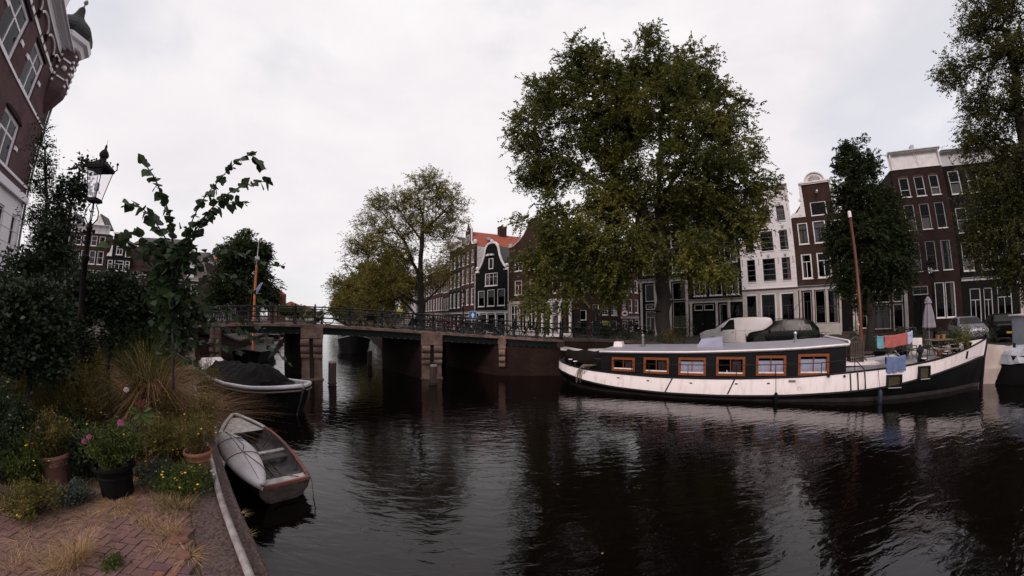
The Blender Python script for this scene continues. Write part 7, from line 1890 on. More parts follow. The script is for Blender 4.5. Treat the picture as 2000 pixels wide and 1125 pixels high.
def bikes():
    g = 'bicycles leaning on the bridge railing'
    yel = mat('cream_rim', (.48, .36, .20)); blk = mat('bike_black', (.012, .012, .013), rough=.35); blu = mat('bike_navy', (.018, .02, .05), rough=.35); red = mat('bike_red', (.22, .02, .018), rough=.35); crm = mat('bike_cream', (.5, .45, .38), rough=.4)
    K = {'k': make_bike('x', blk, steel, g), 'b': make_bike('x', blk, steel, g, 'bags'), 'c': make_bike('x', blk, steel, g, 'crate'), 'n': make_bike('x', blu, yel, g), 'y': make_bike('x', blu, yel, g, 'ycrate'), 'r': make_bike('x', red, steel, g), 'w': make_bike('x', crm, yel, g), 's': make_bike('x', blk, steel, g, 'seat')}
    first = set()
    def put(k, loc, rot, label):
        o = K[k]
        if k in first: o = dup(o, loc, 0, label, rot=(rot[0], rot[1], rot[2]))
        else: first.add(k); o.location = loc; o.rotation_euler = rot; o['label'] = label
        return o
    # d along the bridge, f across it (0 = near rail)
    L = [(1.2, .80, 'k', 'black bicycle at the left end of the far bridge railing'), (2.6, .82, 'k', 'black bicycle second from the left end of the bridge, by the far railing'), (3.9, .86, 'b', 'black bicycle whose round wheel shows left of the orange mast'),
         (7.35, .10, 'w', 'cream bicycle between the two tall posts at the crown of the bridge'), (9.75, .12, 'b', 'black bicycle with panniers right of the cream one'), (10.65, .10, 'n', 'navy bicycle with cream tyres, left of the yellow crate'),
         (11.4, .13, 'y', 'navy bicycle with a yellow crate on the bridge'), (12.5, .12, 'k', 'black bicycle directly above the right stone pier'), (13.4, .11, 'b', 'black bicycle with bulky panniers below the elm trunk'), (14.15, .16, 'k', 'black bicycle half behind the red one'), (14.75, .10, 'r', 'red bicycle right of the elm trunk on the bridge'),
         (15.55, .12, 'k', 'black bicycle just right of the red bicycle'), (16.3, .10, 'c', 'black bicycle with a front crate left of the blue sign'), (17.1, .14, 's', 'black bicycle with a child seat in front of the black gable house'), (17.9, .10, 'b', 'black bicycle with panniers right of the blue sign'), (18.7, .12, 'k', 'black bicycle at the foot of the black gable house'), (19.55, .11, 'k', 'black bicycle with full round wheels in front of the corner house shopfront'), (20.5, .10, 's', 'black bicycle below the hanging elm branch'), (21.3, .14, 'k', 'black bicycle in front of the white bay window')]
    for i, (d, f, k, lab) in enumerate(L):
        p = B_AT(min(d, B_T)) + B_W * f; q = B_AT(min(d + .3, B_T)) - B_AT(max(d - .3, 0))
        a = math.atan2(q.y, q.x) + (PI if i % 3 == 1 else 0) + random.uniform(-.08, .08)
        put(k, (p.x, p.y, B_Z(min(d, B_T))), (random.uniform(.06, .14) * (1 if i % 2 else -1), 0, a), lab)
    rest = [((4.1, 22.6), 'k', 1.1, 'black bicycle beside the white bay corner post'), ((5.0, 22.9), 'b', .6, 'dark cargo-laden bicycle at the corner of the brown wall'), ((5.6, 23.0), 'y', .9, 'bicycle with a yellow crate near the street name plate'), ((6.3, 23.0), 'k', 1.3, 'black bicycle in the thick row near the small windows'), ((6.9, 23.2), 'k', 1.0, 'black bicycle in the row, middle of the small windows'), ((7.5, 23.0), 'c', 1.4, 'crate-carrying bicycle near the end of the quay rail'), ((8.2, 23.3), 'n', .7, 'navy bicycle below the round traffic sign'), ((8.9, 22.8), 's', 1.2, 'last bicycle before the round dark shrub')]
    for (x, y), k, a, lab in rest: put(k, (x, y, zr(x, y) + .01), (.08, 0, a - 1.0), lab)
    p = Q(3.35, 23.2, 0); put('r', (p.x, p.y, zr(p.x, p.y) + .01), (.05, 0, R(20)), 'red bicycle parked between the black estate car and the mast')
    for i, (s, lab) in enumerate(((7.1, 'bicycle behind the hedge above the red towel'), (8.3, 'bicycle with a white basket behind the hedge'), (9.0, 'bicycle right of the white basket one behind the hedge'))):
        p = Q(s, 23.2); put('cks'[i], (p.x, p.y, zr(p.x, p.y) + .12), (.05, 0, R(-39 + i * 25)), lab)
    # bicycle at the street lamp on the near bank
    p = N_(8.6, -3.6); put('k', (p.x, p.y, 1.2), (.1, 0, R(-165)), 'bicycle with a chrome stem half hidden behind the left bushes')
    p = N_(10.6, -3.3); put('w', (p.x, p.y, 1.2), (.1, 0, R(150)), 'pale bicycle deep in the shrubs right of the lamp')
    # scooter on the bridge
    t = thing('scooter', 'black motor scooter with a pale mudguard below the blue sign', 'scooter', B_AT(17.5) + B_W * .42 + Vector((0, 0, B_Z(17.5) - .02)), R(160))
    for x in (-.62, .62):
        o = MB().lathe([(.12, -.06), (.24, -.06), (.26, 0), (.24, .06), (.12, .06)], 14).build('wheel', tyre, t, (x, 0, .26)); o.rotation_euler = (R(90), 0, 0)
    MB().loft([[(x, -w, z0), (x, w, z0), (x, w * .7, z1), (x, -w * .7, z1)] for x, w, z0, z1 in ((-.85, .1, .5, .75), (-.6, .18, .35, .82), (-.2, .17, .3, .78), (.0, .15, .25, .4), (.3, .15, .25, .35), (.42, .2, .28, .9), (.55, .14, .4, 1.0))]).build('body', blackp, t, auto=40)
    MB().box(-.7, -.1, -.13, .13, .8, .9).build('saddle', rubber, t); MB().tube([(.5, -.3, 1.08), (.52, 0, 1.02), (.5, .3, 1.08)], .02, 6).build('handlebar', blackiron, t)
    MB().loft([[(x, -.1, z), (x, 0, z + .05), (x, .1, z)] for x, z in ((.45, .6), (.62, .58), (.85, .4))], closed=False, caps=False).build('mudguard', greyw, t); MB().sphere((.6, 0, .95), .08).build('headlight', lampglass, t)
bikes()

# ------------------------------------------------------------------ street furniture
def lamp(loc, k, rot, label, lit=False, lean=0):
    t = thing('street_lamp', label, 'street lamp', loc, rot, 'crown-topped street lamps'); t.scale = (k, k, k)
    if lean: t.rotation_euler = (lean[0], lean[1], rot)
    pm = mat('lamp_paint', (.004, .0022, .0026), (.009, .005, .005), 12, .6, .3, 40, spec=.1)
    MB().lathe([(.16, 0), (.16, .5), (.12, .56), (.10, .9), (.13, .95), (.08, 1.02), (.072, 1.9), (.095, 1.94), (.095, 2.0), (.068, 2.04), (.060, 2.9), (.085, 2.93), (.085, 2.99), (.056, 3.02), (.048, 3.42), (.07, 3.45), (.05, 3.52), (.03, 3.56)], 12).build('post', pm, t, auto=40)
    m = MB().tube([(-.11, 0, 3.4), (.11, 0, 3.4)], .02, 6).sphere((-.12, 0, 3.4), .035).sphere((.12, 0, 3.4), .035)
    for k_ in range(4):
        a = PI / 4 + k_ * PI / 2; c, s = math.cos(a), math.sin(a)
        m.tube([(.03 * c, .03 * s, 3.5), (.13 * c, .13 * s, 3.62), (.135 * c, .135 * s, 3.74), (.06 * c, .06 * s, 3.86), (.12 * c, .12 * s, 3.9)], .012, 5)
    m.box(-.125, .125, -.125, .125, 3.9, 3.94); m.build('bracket', pm, t)
    m = MB()
    for k_ in range(4):
        a = PI / 4 + k_ * PI / 2; c, s = math.cos(a), math.sin(a); m.bar((.15 * c, .15 * s, 3.94), (.27 * c, .27 * s, 4.46), .018)
        a2 = a + PI / 2; c2, s2 = math.cos(a2), math.sin(a2); m.bar((.15 * c, .15 * s, 3.95), (.15 * c2, .15 * s2, 3.95), .018); m.bar((.27 * c, .27 * s, 4.46), (.27 * c2, .27 * s2, 4.46), .03)
    m.build('lantern_frame', pm, t)
    g = MB()
    for k_ in range(4):
        a = PI / 4 + k_ * PI / 2; a2 = a + PI / 2; g.add([(.148 * math.cos(a), .148 * math.sin(a), 3.95), (.148 * math.cos(a2), .148 * math.sin(a2), 3.95), (.265 * math.cos(a2), .265 * math.sin(a2), 4.46), (.265 * math.cos(a), .265 * math.sin(a), 4.46)], [(0, 1, 2, 3)])
    g.build('lantern_glass', glassmat('clear_glass', (.95, .93, .95), 1.2, .05), t)
    m = MB(); m.lathe([(.30, 4.45), (.31, 4.50), (.22, 4.56), (.12, 4.62), (.075, 4.64), (.07, 4.68), (.10, 4.70), (.105, 4.75), (.075, 4.80), (.04, 4.83), (.025, 4.86), (.03, 4.89), (.004, 4.94), (.003, 5.02)], 4, rot=PI / 4)
    m.lathe([(.07, 4.67), (.095, 4.72), (.095, 4.76), (.05, 4.82)], 12)
    m.build('lantern_roof', pm, t)
    m = MB()
    for k_ in range(4):
        a = PI / 4 + k_ * PI / 2; c, s = math.cos(a), math.sin(a); m.tube([(.28 * c, .28 * s, 4.48), (.34 * c, .34 * s, 4.54), (.32 * c, .32 * s, 4.62)], .013, 5).sphere((.325 * c, .325 * s, 4.64), .028)
        a2 = a + PI / 2
        for f in (.25, .5, .75):
            x, y = .3 * (c * (1 - f) + math.cos(a2) * f), .3 * (s * (1 - f) + math.sin(a2) * f)
            m.tube([(x, y, 4.49), (x, y, 4.55 + (.03 if f == .5 else 0))], .009, 4); m.sphere((x, y, 4.56 + (.03 if f == .5 else 0)), .018)
    m.build('crown', pm, t)
    MB().lathe([(.025, 3.94), (.03, 4.08), (.055, 4.12), (.05, 4.22), (.03, 4.24)], 10).build('bulb', mat('lamp_bulb', (.55, .53, .55), (.5, .48, .5), 4, .2), t)
    return t
lp = at(180, 420, 8.0); lamp((lp.x, lp.y, 1.2), 1.06, R(25), 'near crown-topped street lamp rising from the bushes on the left', lean=(R(-1), R(-1))).scale = (.86, .86, 1.055)
p = Q(9.45, 22.6); lamp((p.x, p.y, FS), 1.0, R(10), 'dark street lamp beside the closed parasol')
p = az(-8.0) * 27.2; lamp((p.x, p.y, 1.9), .80, R(10), 'small dark street lamp above the blue arrow sign')
p = az(-46.2) * 46; lamp((p.x, p.y, 1.3), 1.0, 0, 'distant street lamp in front of the far left row')
def signs():
    wp = mat('sign_white', (.72, .70, .72), rough=.5)
    p = az(-6.45) * 26.5; t = thing('one_way_sign', 'square blue sign with a white arrow pointing up, on the bridge', 'traffic sign', (p.x, p.y, 1.9), rz(90 - 6.45))
    MB().tube([(0, .05, 0), (0, .05, 2.2)], .03, 8).build('pole', steel, t)
    MB().box(-.3, .3, -.01, .01, 1.52, 2.12).build('sign_border', wp, t)
    MB().box(-.28, .28, -.016, -.011, 1.54, 2.10).build('sign_face', mat('traffic_blue', (.012, .10, .33), (.011, .09, .30), 3, .4), t)
    MB().prism([(-.06, 1.60), (.06, 1.60), (.06, 1.82), (.16, 1.82), (0, 2.04), (-.16, 1.82), (-.06, 1.82)], -.024, -.018).build('arrow', wp, t)
    p = az(13.7) * 29; t = thing('traffic_sign', 'round dark sign seen from behind near the brown side wall', 'traffic sign', (p.x, p.y, 1.5), rz(90 + 13))
    MB().tube([(0, .03, 0), (0, .03, 2.7)], .03, 8).build('pole', steel, t)
    o = MB().tube([(0, -.01, 2.45), (0, .01, 2.45)], .33, 20).build('sign_back', mat('sign_grey_back', (.05, .035, .035), rough=.6), t)
    p = az(18.4) * 34; t = thing('traffic_sign', 'round white sign with red rim and dark car silhouette, left of the white post', 'traffic sign', (p.x, p.y, 1.4), rz(90 + 18))
    MB().tube([(0, .03, 0), (0, .03, 2.7)], .03, 8).build('pole', steel, t)
    MB().tube([(0, -.01, 2.5), (0, .01, 2.5)], .38, 22).build('sign_rim', mat('sign_red', (.30, .02, .02)), t); MB().tube([(0, -.016, 2.5), (0, -.012, 2.5)], .29, 22).build('sign_face', wp, t)
    MB().box(-.17, .17, -.022, -.018, 2.44, 2.52).box(-.1, .1, -.022, -.018, 2.52, 2.6).tube([(-.1, -.022, 2.43), (-.1, -.018, 2.43)], .04, 8).tube([(.1, -.022, 2.43), (.1, -.018, 2.43)], .04, 8).build('symbol', blackp, t)
    # quay railing continuing from the bridge
    t = thing('quay_railing', 'black iron railing along the quay right of the bridge', 'railing')
    P_ = [Vector(q) for q in ((3.1, 21.5, 0), (6.3, 21.7, 0))]; z = lambda v: zr(v.x, v.y) + .06
    for i in range(5):
        v = P_[0].lerp(P_[1], i / 4); MB().lathe([(.07, 0), (.07, .05), (.04, .1), (.03, .8), (.05, .84), (.03, .9), (.055, .97), (.03, 1.02), (.04, 1.07), (.001, 1.12)], 8).build('post', blackiron, t, v + Vector((0, 0, z(v))))
    for h in (.96, .66, .38, .12): MB().tube([P_[0] + Vector((0, 0, z(P_[0]) + h)), P_[1] + Vector((0, 0, z(P_[1]) + h))], .02, 6).build('rail', blackiron, t)
    # container and utility box
    p = Q(-11.5, 24.5); tag(MB().box(-.5, .5, -.35, .35, 0, 1.25).box(-.53, .53, -.38, .38, 1.25, 1.3).build('utility_box', mat('box_green', (.015, .022, .018)), None, (p.x, p.y, zr(p.x, p.y)), rz(129)), 'dark utility box behind the bicycles by the brown wall', 'utility box')
    # young tree with a bare pole in front of the corner house
    b = az(5.3) * 26
    tree('young_tree', 'thin young tree with drooping leaves in front of the white bay window', (b.x, b.y, 2.0), [(b.x, b.y, 2.0), (b.x, b.y, 3.6), (b.x, b.y, 5.0)], [((b.x - .5, b.y, 5.2), .9), ((b.x - 1.2, b.y - .2, 4.4), .6), ((b.x - 1.6, b.y - .3, 3.6), .35)], 77, 60, 60, .10, L_yel, r0=.05, spread=.3, twig=.4, group='street trees along the quays')
    tag(MB().loft([[(x, y, z), (x, y + c, z + .015)] for x, y, z, c in ((-.6, -.05, .12, .05), (-.35, 0, .05, .13), (0, -.05, 0, .2), (.35, 0, .05, .13), (.6, -.05, .12, .05))], closed=False, caps=False).build('gull', mat('gull_grey', (.35, .33, .34)), None, at(134, 331, 22)), 'gull gliding in the sky left of the near lamp', 'bird')
signs()
# ================================================================== NEAR QUAY: paving, pipe, pots, plants
def nearquay():
    # steel pipe along the edge
    pp = mat('worn_pipe', (.36, .33, .33), (.17, .14, .13), 5, .6, .5, 30, detail=10, stretch=(1, 1, 1))
    pts = []
    for s in [-6, -4] + [v * .5 for v in range(-6, 12)] + [6, 7, 8, 9, 10, 11, 12, 13]:
        q = N_(s, .29 + .008 * math.sin(s * 2.3)); pts.append((q.x, q.y, zl(q.x, q.y) + .075))
    tag(MB().tube(pts, .040, 12).build('edge_pipe', pp, smooth=True), 'long worn white pipe running along the quay edge', 'pipe')
    # soil sheet and herringbone bricks
    soil = mat('soil_litter', (.055, .036, .026), (.10, .070, .050), 9, .98, 1.0, 60, detail=9)
    mb = MB(); rg = random.Random(2); rows = []
    for i in range(60):
        s = -2 + i * .2; rows.append([N_(s, -.10 - j * .2, 1.206 + .004 * rg.random()) for j in range(30)])
    mb.loft([r_[::-1] for r_ in rows], closed=False, caps=False); tag(mb.build('soil', soil, smooth=True), kind='structure')
    pave = thing('brick_paving', 'herringbone brick paving with grass in its joints at the bottom left', 'paving')
    bm_ = [mat('paver_%s' % n, c, tuple(v * .62 for v in c), 9, .9, .6, 40, vary=.18) for n, c in (('mauve', (.165, .088, .082)), ('plum', (.12, .058, .066)), ('rust', (.21, .092, .065)), ('ochre', (.30, .19, .11)), ('grey', (.13, .088, .082)))]
    protos = []
    for m in bm_:
        b = MB(); a, c, h = .104, .050, .05
        b.add([(-a, -c, 0), (a, -c, 0), (a, c, 0), (-a, c, 0), (-a, -c, h - .006), (a, -c, h - .006), (a, c, h - .006), (-a, c, h - .006), (-a + .006, -c + .006, h), (a - .006, -c + .006, h), (a - .006, c - .006, h), (-a + .006, c - .006, h)],
              [(0, 1, 5, 4), (1, 2, 6, 5), (2, 3, 7, 6), (3, 0, 4, 7), (4, 5, 9, 8), (5, 6, 10, 9), (6, 7, 11, 10), (7, 4, 8, 11), (8, 9, 10, 11)])
        o = b.build('brick', m); protos.append(o.data); bpy.data.objects.remove(o)
    c0 = N_(3.4, -1.6); ang = R(18); cand = []
    w = .108
    for i in range(-60, 60):
        for j in range(-60, 60):
            # herringbone lattice: unit cell step (w,w) diagonals, each cell one horizontal and one vertical brick
            for kind in (0, 1):
                if kind == 0: x, y, r_ = (i + 2 * j + 1) * w, (i - 2 * j + .5) * w, 0
                else: x, y, r_ = (i + 2 * j + .5) * w, (i - 2 * j + 2) * w, PI / 2
                X = c0.x + x * math.cos(ang) - y * math.sin(ang); Y = c0.y + x * math.sin(ang) + y * math.cos(ang)
                v = Vector((X, Y, 0)); s, n = v.dot(UN), v.dot(NN)
                if n > -.16 or n < -3.4 or s < .9 or s > 5.6: continue
                d = math.hypot(X, Y); cand.append((d, X, Y, r_ + ang))
    cand.sort(); st = MB()
    for k, (d, X, Y, a) in enumerate(cand):
        z = 1.185 + random.uniform(-.004, .006)
        if k < 290:
            o = obj('brick', random.choices(protos, (5, 4, 2, 1.3, 4))[0], pave, (X, Y, z), a + random.uniform(-.03, .03)); o.rotation_euler = (random.uniform(-.02, .02), random.uniform(-.02, .02), a + random.uniform(-.03, .03))
        else: st.obox((X, Y, z + .022), (.2, .096, .05), (0, 0, a))
    if st.v: tag(st.build('bricks', bm_[0], pave), kind='stuff')
    return protos
nearquay()
G_ = mat
def bladefield(name, label, cat, pos, dirs, L, Wd, mats, matidx, bend=.5, seg=3, kind=None, parent=None, loc=(0, 0, 0), group=None, tintr=None):
    """grass blades: tapering strips that bend over, numpy arrays pos (N,3), dirs (N,3), lengths, widths"""
    N = len(pos); d = norm(dirs); side = norm(np.cross(d, [0, 0, 1.]) + 1e-6)
    V = np.zeros((N, (seg + 1) * 2, 3)); L = L[:, None]; Wd = Wd[:, None]
    h = norm(np.cross([0, 0, 1.], side)) * -1; hz = norm(np.stack([d[:, 0], d[:, 1], 0 * d[:, 0]], 1) + 1e-6)
    for k in range(seg + 1):
        f = k / seg
        p = pos + d * L * f + hz * (L * bend * .45 * f * f) - np.array([0, 0, 1.]) * (L * bend * .5 * f ** 2.2)
        w = Wd * (1 - f * .92) * .5
        V[:, 2 * k] = p - side * w; V[:, 2 * k + 1] = p + side * w
    F = []
    for k in range(seg): F.append([2 * k, 2 * k + 1, 2 * k + 3, 2 * k + 2])
    F = (np.arange(N) * (seg + 1) * 2)[:, None, None] + np.array(F)[None]
    T = np.repeat(RNG.random(N) if tintr is None else tintr, (seg + 1) * 2)
    me = fastmesh(name, V.reshape(-1, 3), F.reshape(-1, 4), mats, T, matidx=None if matidx is None else np.repeat(matidx, seg))
    o = obj(name, me, parent, loc)
    return o
straw = leafmat('dry_straw', [(.20, .10, .045), (.36, .21, .11), (.55, .37, .21), (.72, .56, .37)], .25, .8, .15, 2)
dgreen = leafmat('grass_green', [(.018, .026, .007), (.042, .060, .015), (.085, .11, .026), (.17, .18, .05)], .3, .7, .2, 2)
weedg = leafmat('weed_green', [(.035, .032, .010), (.085, .078, .022), (.17, .14, .04), (.30, .23, .07)], .3, .7, .2, 1.6)
rusty = leafmat('rusty_stems', [(.045, .022, .014), (.11, .050, .030), (.19, .095, .055), (.28, .17, .10)], .2, .8, .15, 2)
greyleaf = leafmat('grey_green_leaves', [(.025, .035, .030), (.045, .060, .050), (.07, .09, .07), (.11, .13, .10)], .25, .7, .2, 2)
petal = leafmat('pink_petals', [(.50, .10, .32), (.62, .16, .42), (.72, .26, .52)], .3, .7, .2, 3)
petalw = leafmat('white_petals', [(.62, .58, .56), (.72, .68, .66)], .3)
yellow = mat('yellow_petals', (.75, .52, .04), (.60, .38, .02), 9, .8)
pinkd = mat('dusky_pink_flowers', (.42, .10, .20), (.30, .06, .14), 9, .8)
whitef = mat('white_flowers', (.70, .66, .60), (.55, .5, .45), 9, .8)
amber = mat('flower_eye', (.55, .30, .03), (.4, .2, .02), 20, .8)
amar = leafmat('amaranth_leaves', [(.035, .05, .014), (.07, .095, .025), (.13, .15, .045)], .4, .6, .3, 2)
claret = mat('claret_flower', (.16, .012, .03), (.09, .008, .02), 30, .9)
def ground_z(p): return zl(p[0], p[1]) + .006
def weed(name, label, cat, cx, cy, rad, hgt, N, mats, seed, leaf=.05, narrow=.22, base_r=.5, flowers=None, stems=36, loc_z=None, group=None, lean=(0, 0), up=.35):
    """a bushy herb: many thin stems with small narrow leaves; flowers = (material, count, size, parts?)"""
    rg = np.random.default_rng(seed); z0 = loc_z if loc_z is not None else 1.205
    t = thing(name, label, cat, (cx, cy, z0), 0, group)
    a = rg.random(stems) * 2 * PI; rr = rg.random(stems) ** .6
    end = np.stack([rad * rr * np.cos(a) + lean[0], rad * rr * np.sin(a) + lean[1], hgt * (.55 + .45 * rg.random(stems)) * (1 - .45 * rr ** 2)], 1)
    st = np.stack([rad * base_r * rr * np.cos(a) * .5, rad * base_r * rr * np.sin(a) * .5, 0 * a], 1)
    m = MB()
    for p, e in zip(st, end):
        mid = (p + e) / 2 + rg.normal(0, .03, 3) + [0, 0, .12 * hgt]; m.tube([p, mid, e], [.006, .004, .0018], 4, caps=False)
    m.build('stems', mats[1] if len(mats) > 1 else rusty, t)
    k = rg.integers(0, stems, N); f = rg.random(N) ** .7
    P_ = st[k] * (1 - f)[:, None] ** 2 + end[k] * f[:, None] + ((st[k] + end[k]) / 2 + [0, 0, .12 * hgt]) * 0
    P_ = st[k] + (end[k] - st[k]) * f[:, None] + np.array([0, 0, .12 * hgt]) * np.sin(f * PI)[:, None] + rg.normal(0, leaf * .9, (N, 3))
    P_[:, 2] = np.maximum(P_[:, 2], .01)
    D_ = rg.normal(0, 1, (N, 3)) + np.array([0, 0, up]) + (end[k] - st[k]) * .6
    sz = leaf * (.5 + 1.0 * rg.random(N))
    V, F, T = leafquads(P_, D_, rg.normal(0, .8, (N, 3)) + [0, 0, 1], sz, sz * narrow, rg.random(N), fold=.1)
    tag(obj('foliage', fastmesh('foliage', V, F, mats[0], T), t), kind='stuff')
    if flowers:
        for fm, cnt, fs in flowers:
            q = MB(); kk = rg.integers(0, stems, cnt)
            for i in range(cnt):
                p = end[kk[i]] * (1 if rg.random() < .6 else .85) + rg.normal(0, leaf * .6, 3) + [0, 0, .01]
                p[2] = max(p[2], .02); q.lathe([(.001, -fs * .25), (fs * .5, 0), (fs * .42, fs * .18), (.001, fs * .3)], 7, tuple(p), rot=rg.random())
            o = q.build('small_flowers', fm, t); tag(o, kind='stuff')
    return t
def pot(cx, cy, rt, rb, h, m, label, name='plant_pot', z=1.205, tilt=0):
    t = thing(name, label, 'plant pot', (cx, cy, z)); 
    MB().lathe([(rb, 0), (rb * 1.05, h * .05), (rt * .88, h * .62), (rt * .93, h * .64), (rt * .93, h * .68), (rt * .90, h * .70), (rt * .97, h * .86), (rt * 1.1, h * .88), (rt * 1.14, h * .93), (rt * 1.1, h), (rt * .98, h), (rt * .93, h * .95), (rt * .92, h * .84), (.001, h * .83)], 28).build('pot_body', m, t, auto=50)
    MB().lathe([(rt * .91, h * .85), (rt * .5, h * .88), (.001, h * .9)], 16).build('compost', MATS['soil_litter'], t)
    if tilt: t.rotation_euler = (tilt, 0, 0)
    return t
def nearplants():
    tc_ = mat('terracotta_near', (.27, .125, .10), (.15, .075, .062), 4.5, .85, .35, 30, detail=9)
    p1 = onz(112, 942, 1.2); p2 = onz(232, 968, 1.2); p3 = onz(392, 930, 1.2)
    pot(p1.x, p1.y, .205, .14, .40, tc_, 'big terracotta pot on the left with a rolled rim')
    pot(p2.x, p2.y, .24, .19, .42, mat('black_plastic', (.005, .005, .005), (.008, .007, .007), 5, .7, spec=.08), 'black plastic plant tub in the middle of the weeds')
    pot(p3.x - .05, p3.y + .05, .19, .12, .36, mat('orange_terracotta', (.32, .12, .07), (.18, .08, .05), 5, .85, .3, 30), 'orange terracotta pot at the quay edge beside the pipe')
    F_y = [(yellow, 26, .028)]
    g = 'wild plants on the near quay'
    W_ = lambda px, py: onz(px, py, 1.2)
    ms_ = [(150, 905, .4, .8, 4600, [L_oak, weedg], 'dark weeds spilling between the terracotta pot and the black tub', [(pinkd, 4, .03)], .05, .35), (300, 905, .42, .8, 5200, [weedg, dgreen], 'mixed weeds hiding the right side of the black tub', [(yellow, 10, .03), (whitef, 4, .03)], .05, .25), (60, 950, .45, .8, 4600, [dgreen, weedg], 'lush green weeds in front of the terracotta pot, far left', [(yellow, 10, .028)], .05, .25), (345, 900, .4, .75, 4200, [weedg, rusty], 'reddish weeds in front of the orange pot', [(yellow, 12, .03)], .05, .2), (20, 850, .6, 1.5, 6000, [L_oak, weedg], 'tall dark weeds at the extreme left edge', [(pinkd, 10, .04)], .06, .3), (200, 850, .5, 1.15, 5200, [weedg, rusty], 'chest-high tangle directly behind the pink cosmos', [(pinkd, 12, .035)], .055, .22), (420, 820, .3, .8, 3000, [weedg, straw], 'bleached herb stems hanging over the kayak', [(yellow, 12, .02)], .045, .15),
        (300, 800, .5, 1.0, 4200, [weedg, straw], 'straw-stemmed weeds left of the tall grass', [(pinkd, 10, .04)], .05, .16), (70, 800, .8, 1.2, 7000, [weedg, rusty], 'brownish seed-headed weeds below the left bush', [(pinkd, 20, .04), (whitef, 6, .04)], .055, .2), (330, 780, .5, 1.1, 4000, [weedg, straw], 'far straw and herb mix at the kerb before the launch', None, .06, .2), (140, 770, .9, 1.2, 7000, [weedg, rusty], 'far bank of dusky herbs in front of the lamp post', [(pinkd, 16, .05)], .06, .25)]
    weed('potted_herb', 'feathery herb growing out of the big terracotta pot', 'plant', p1.x, p1.y, .36, .62, 3800, [weedg, rusty], 1, .045, .25, loc_z=1.56, group=g, flowers=[(pinkd, 5, .03), (yellow, 5, .02)])
    weed('potted_herb', 'ferny green plant filling the black tub', 'plant', p2.x, p2.y, .40, .62, 5200, [dgreen, weedg], 2, .05, .3, loc_z=1.58, group=g, flowers=[(yellow, 4, .025)])
    weed('potted_herb', 'fine-leaved herb in the orange pot with reddish stems', 'plant', p3.x - .05, p3.y + .05, .34, .70, 3400, [weedg, rusty], 3, .05, .14, loc_z=1.53, group=g, flowers=[(yellow, 8, .03), (pinkd, 2, .04)])
    # tall masses behind the pots
    spec = [(60, 880, .75, 1.15, 9000, [weedg, rusty], 'wiry olive weeds at the left edge above the paving', [(pinkd, 26, .035), (yellow, 8, .025)], .05, .2),
            (20, 940, .55, .95, 6000, [L_oak, weedg], 'dense dark weeds in the bottom left corner', [(yellow, 22, .03), (whitef, 3, .03)], .05, .4),
            (60, 1010, .42, .45, 3600, [weedg, dgreen], 'yellow-budded weeds above the lower left bricks', [(yellow, 14, .028)], .04, .3),
            (170, 870, .6, 1.2, 6500, [weedg, rusty], 'tangled herbs with small pink flower heads, left of the straw', [(pinkd, 34, .03), (whitef, 8, .03)], .05, .22),
            (330, 860, .55, .95, 5600, [weedg, rusty], 'low herb bank between the black tub and the orange pot', [(yellow, 18, .03), (whitef, 4, .025)], .05, .22),
            (400, 850, .42, .95, 4200, [weedg, rusty], 'thin reddish-stemmed herb leaning over the quay edge by the rowing boat', [(yellow, 24, .022)], .04, .16),
            (365, 965, .38, .42, 5200, [dgreen, weedg], 'bright green daisy clump with yellow flowers beside the pipe', [(yellow, 30, .036), (whitef, 9, .034)], .06, .16),
            (315, 950, .32, .36, 2800, [greyleaf, weedg], 'grey-green leafy clump right of the black tub', [(yellow, 5, .03)], .05, .3),
            (150, 985, .25, .26, 1500, [greyleaf, rusty], 'small grey-leaved seedling clump between the two pots', [(pinkd, 2, .03)], .045, .35),
            (225, 1110, .14, .08, 420, [dgreen, dgreen], 'fresh green weed tuft on the bricks at the bottom edge', None, .035, .4),
            (180, 930, .4, .75, 3600, [L_oak, weedg], 'dark leafy plant hugging the big terracotta pot', None, .055, .42),
            (270, 905, .3, .55, 2400, [greyleaf, weedg], 'silver-leaved plant above the black tub', None, .07, .4),
            (110, 830, .75, 1.25, 7000, [L_oak, rusty], 'waist-high dark herbs in front of the left bushes', [(pinkd, 22, .035), (whitef, 6, .035)], .055, .28),
            (255, 800, .6, 1.2, 5200, [weedg, rusty], 'airy herbs behind the tall straw-coloured grass', [(pinkd, 8, .04), (yellow, 8, .04)], .06, .2),
            (400, 790, .42, .9, 4200, [weedg, rusty], 'yellow-flowering herb overhanging the launch, at the quay edge', [(yellow, 46, .022)], .045, .16),
            (180, 790, .6, 1.1, 5000, [weedg, rusty], 'dusky weeds with a bright pink valerian head behind the pots', [(pinkd, 26, .045)], .055, .3)]
    for i, (px, py, r_, h, N, ms, lab, fl, lf, nar) in enumerate(spec + ms_):
        p = W_(px, py); k_ = 1.5 if h >= .9 and (px < 200 or py < 820) else 1.0; weed('wild_plant', lab, 'plant', p.x, p.y, r_ * (1.15 if h >= .9 else 1), h * k_, int(N * k_ * 1.2), ms, 10 + i, lf, nar, flowers=fl, group=g, stems=int(26 + N / 120))
    # ornamental grass: green blades and a skirt of straw
    p = W_(300, 842); rg = np.random.default_rng(21)
    t = thing('tall_grass', 'tall ornamental grass with upright green blades and a skirt of dry straw', 'grass', (p.x, p.y, 1.2), 0)
    N = 420; a = rg.random(N) * 2 * PI
    base = np.stack([.12 * np.cos(a) * rg.random(N), .12 * np.sin(a) * rg.random(N), 0 * a], 1)
    d = np.stack([np.cos(a) * .22 - .05, np.sin(a) * .22, 1 + 0 * a], 1) + rg.normal(0, .1, (N, 3))
    tag(bladefield('green_blades', '', '', base, d, 1.45 + 1.1 * rg.random(N), .013 + .010 * rg.random(N), [dgreen], None, .25, 5, parent=t), kind='stuff')
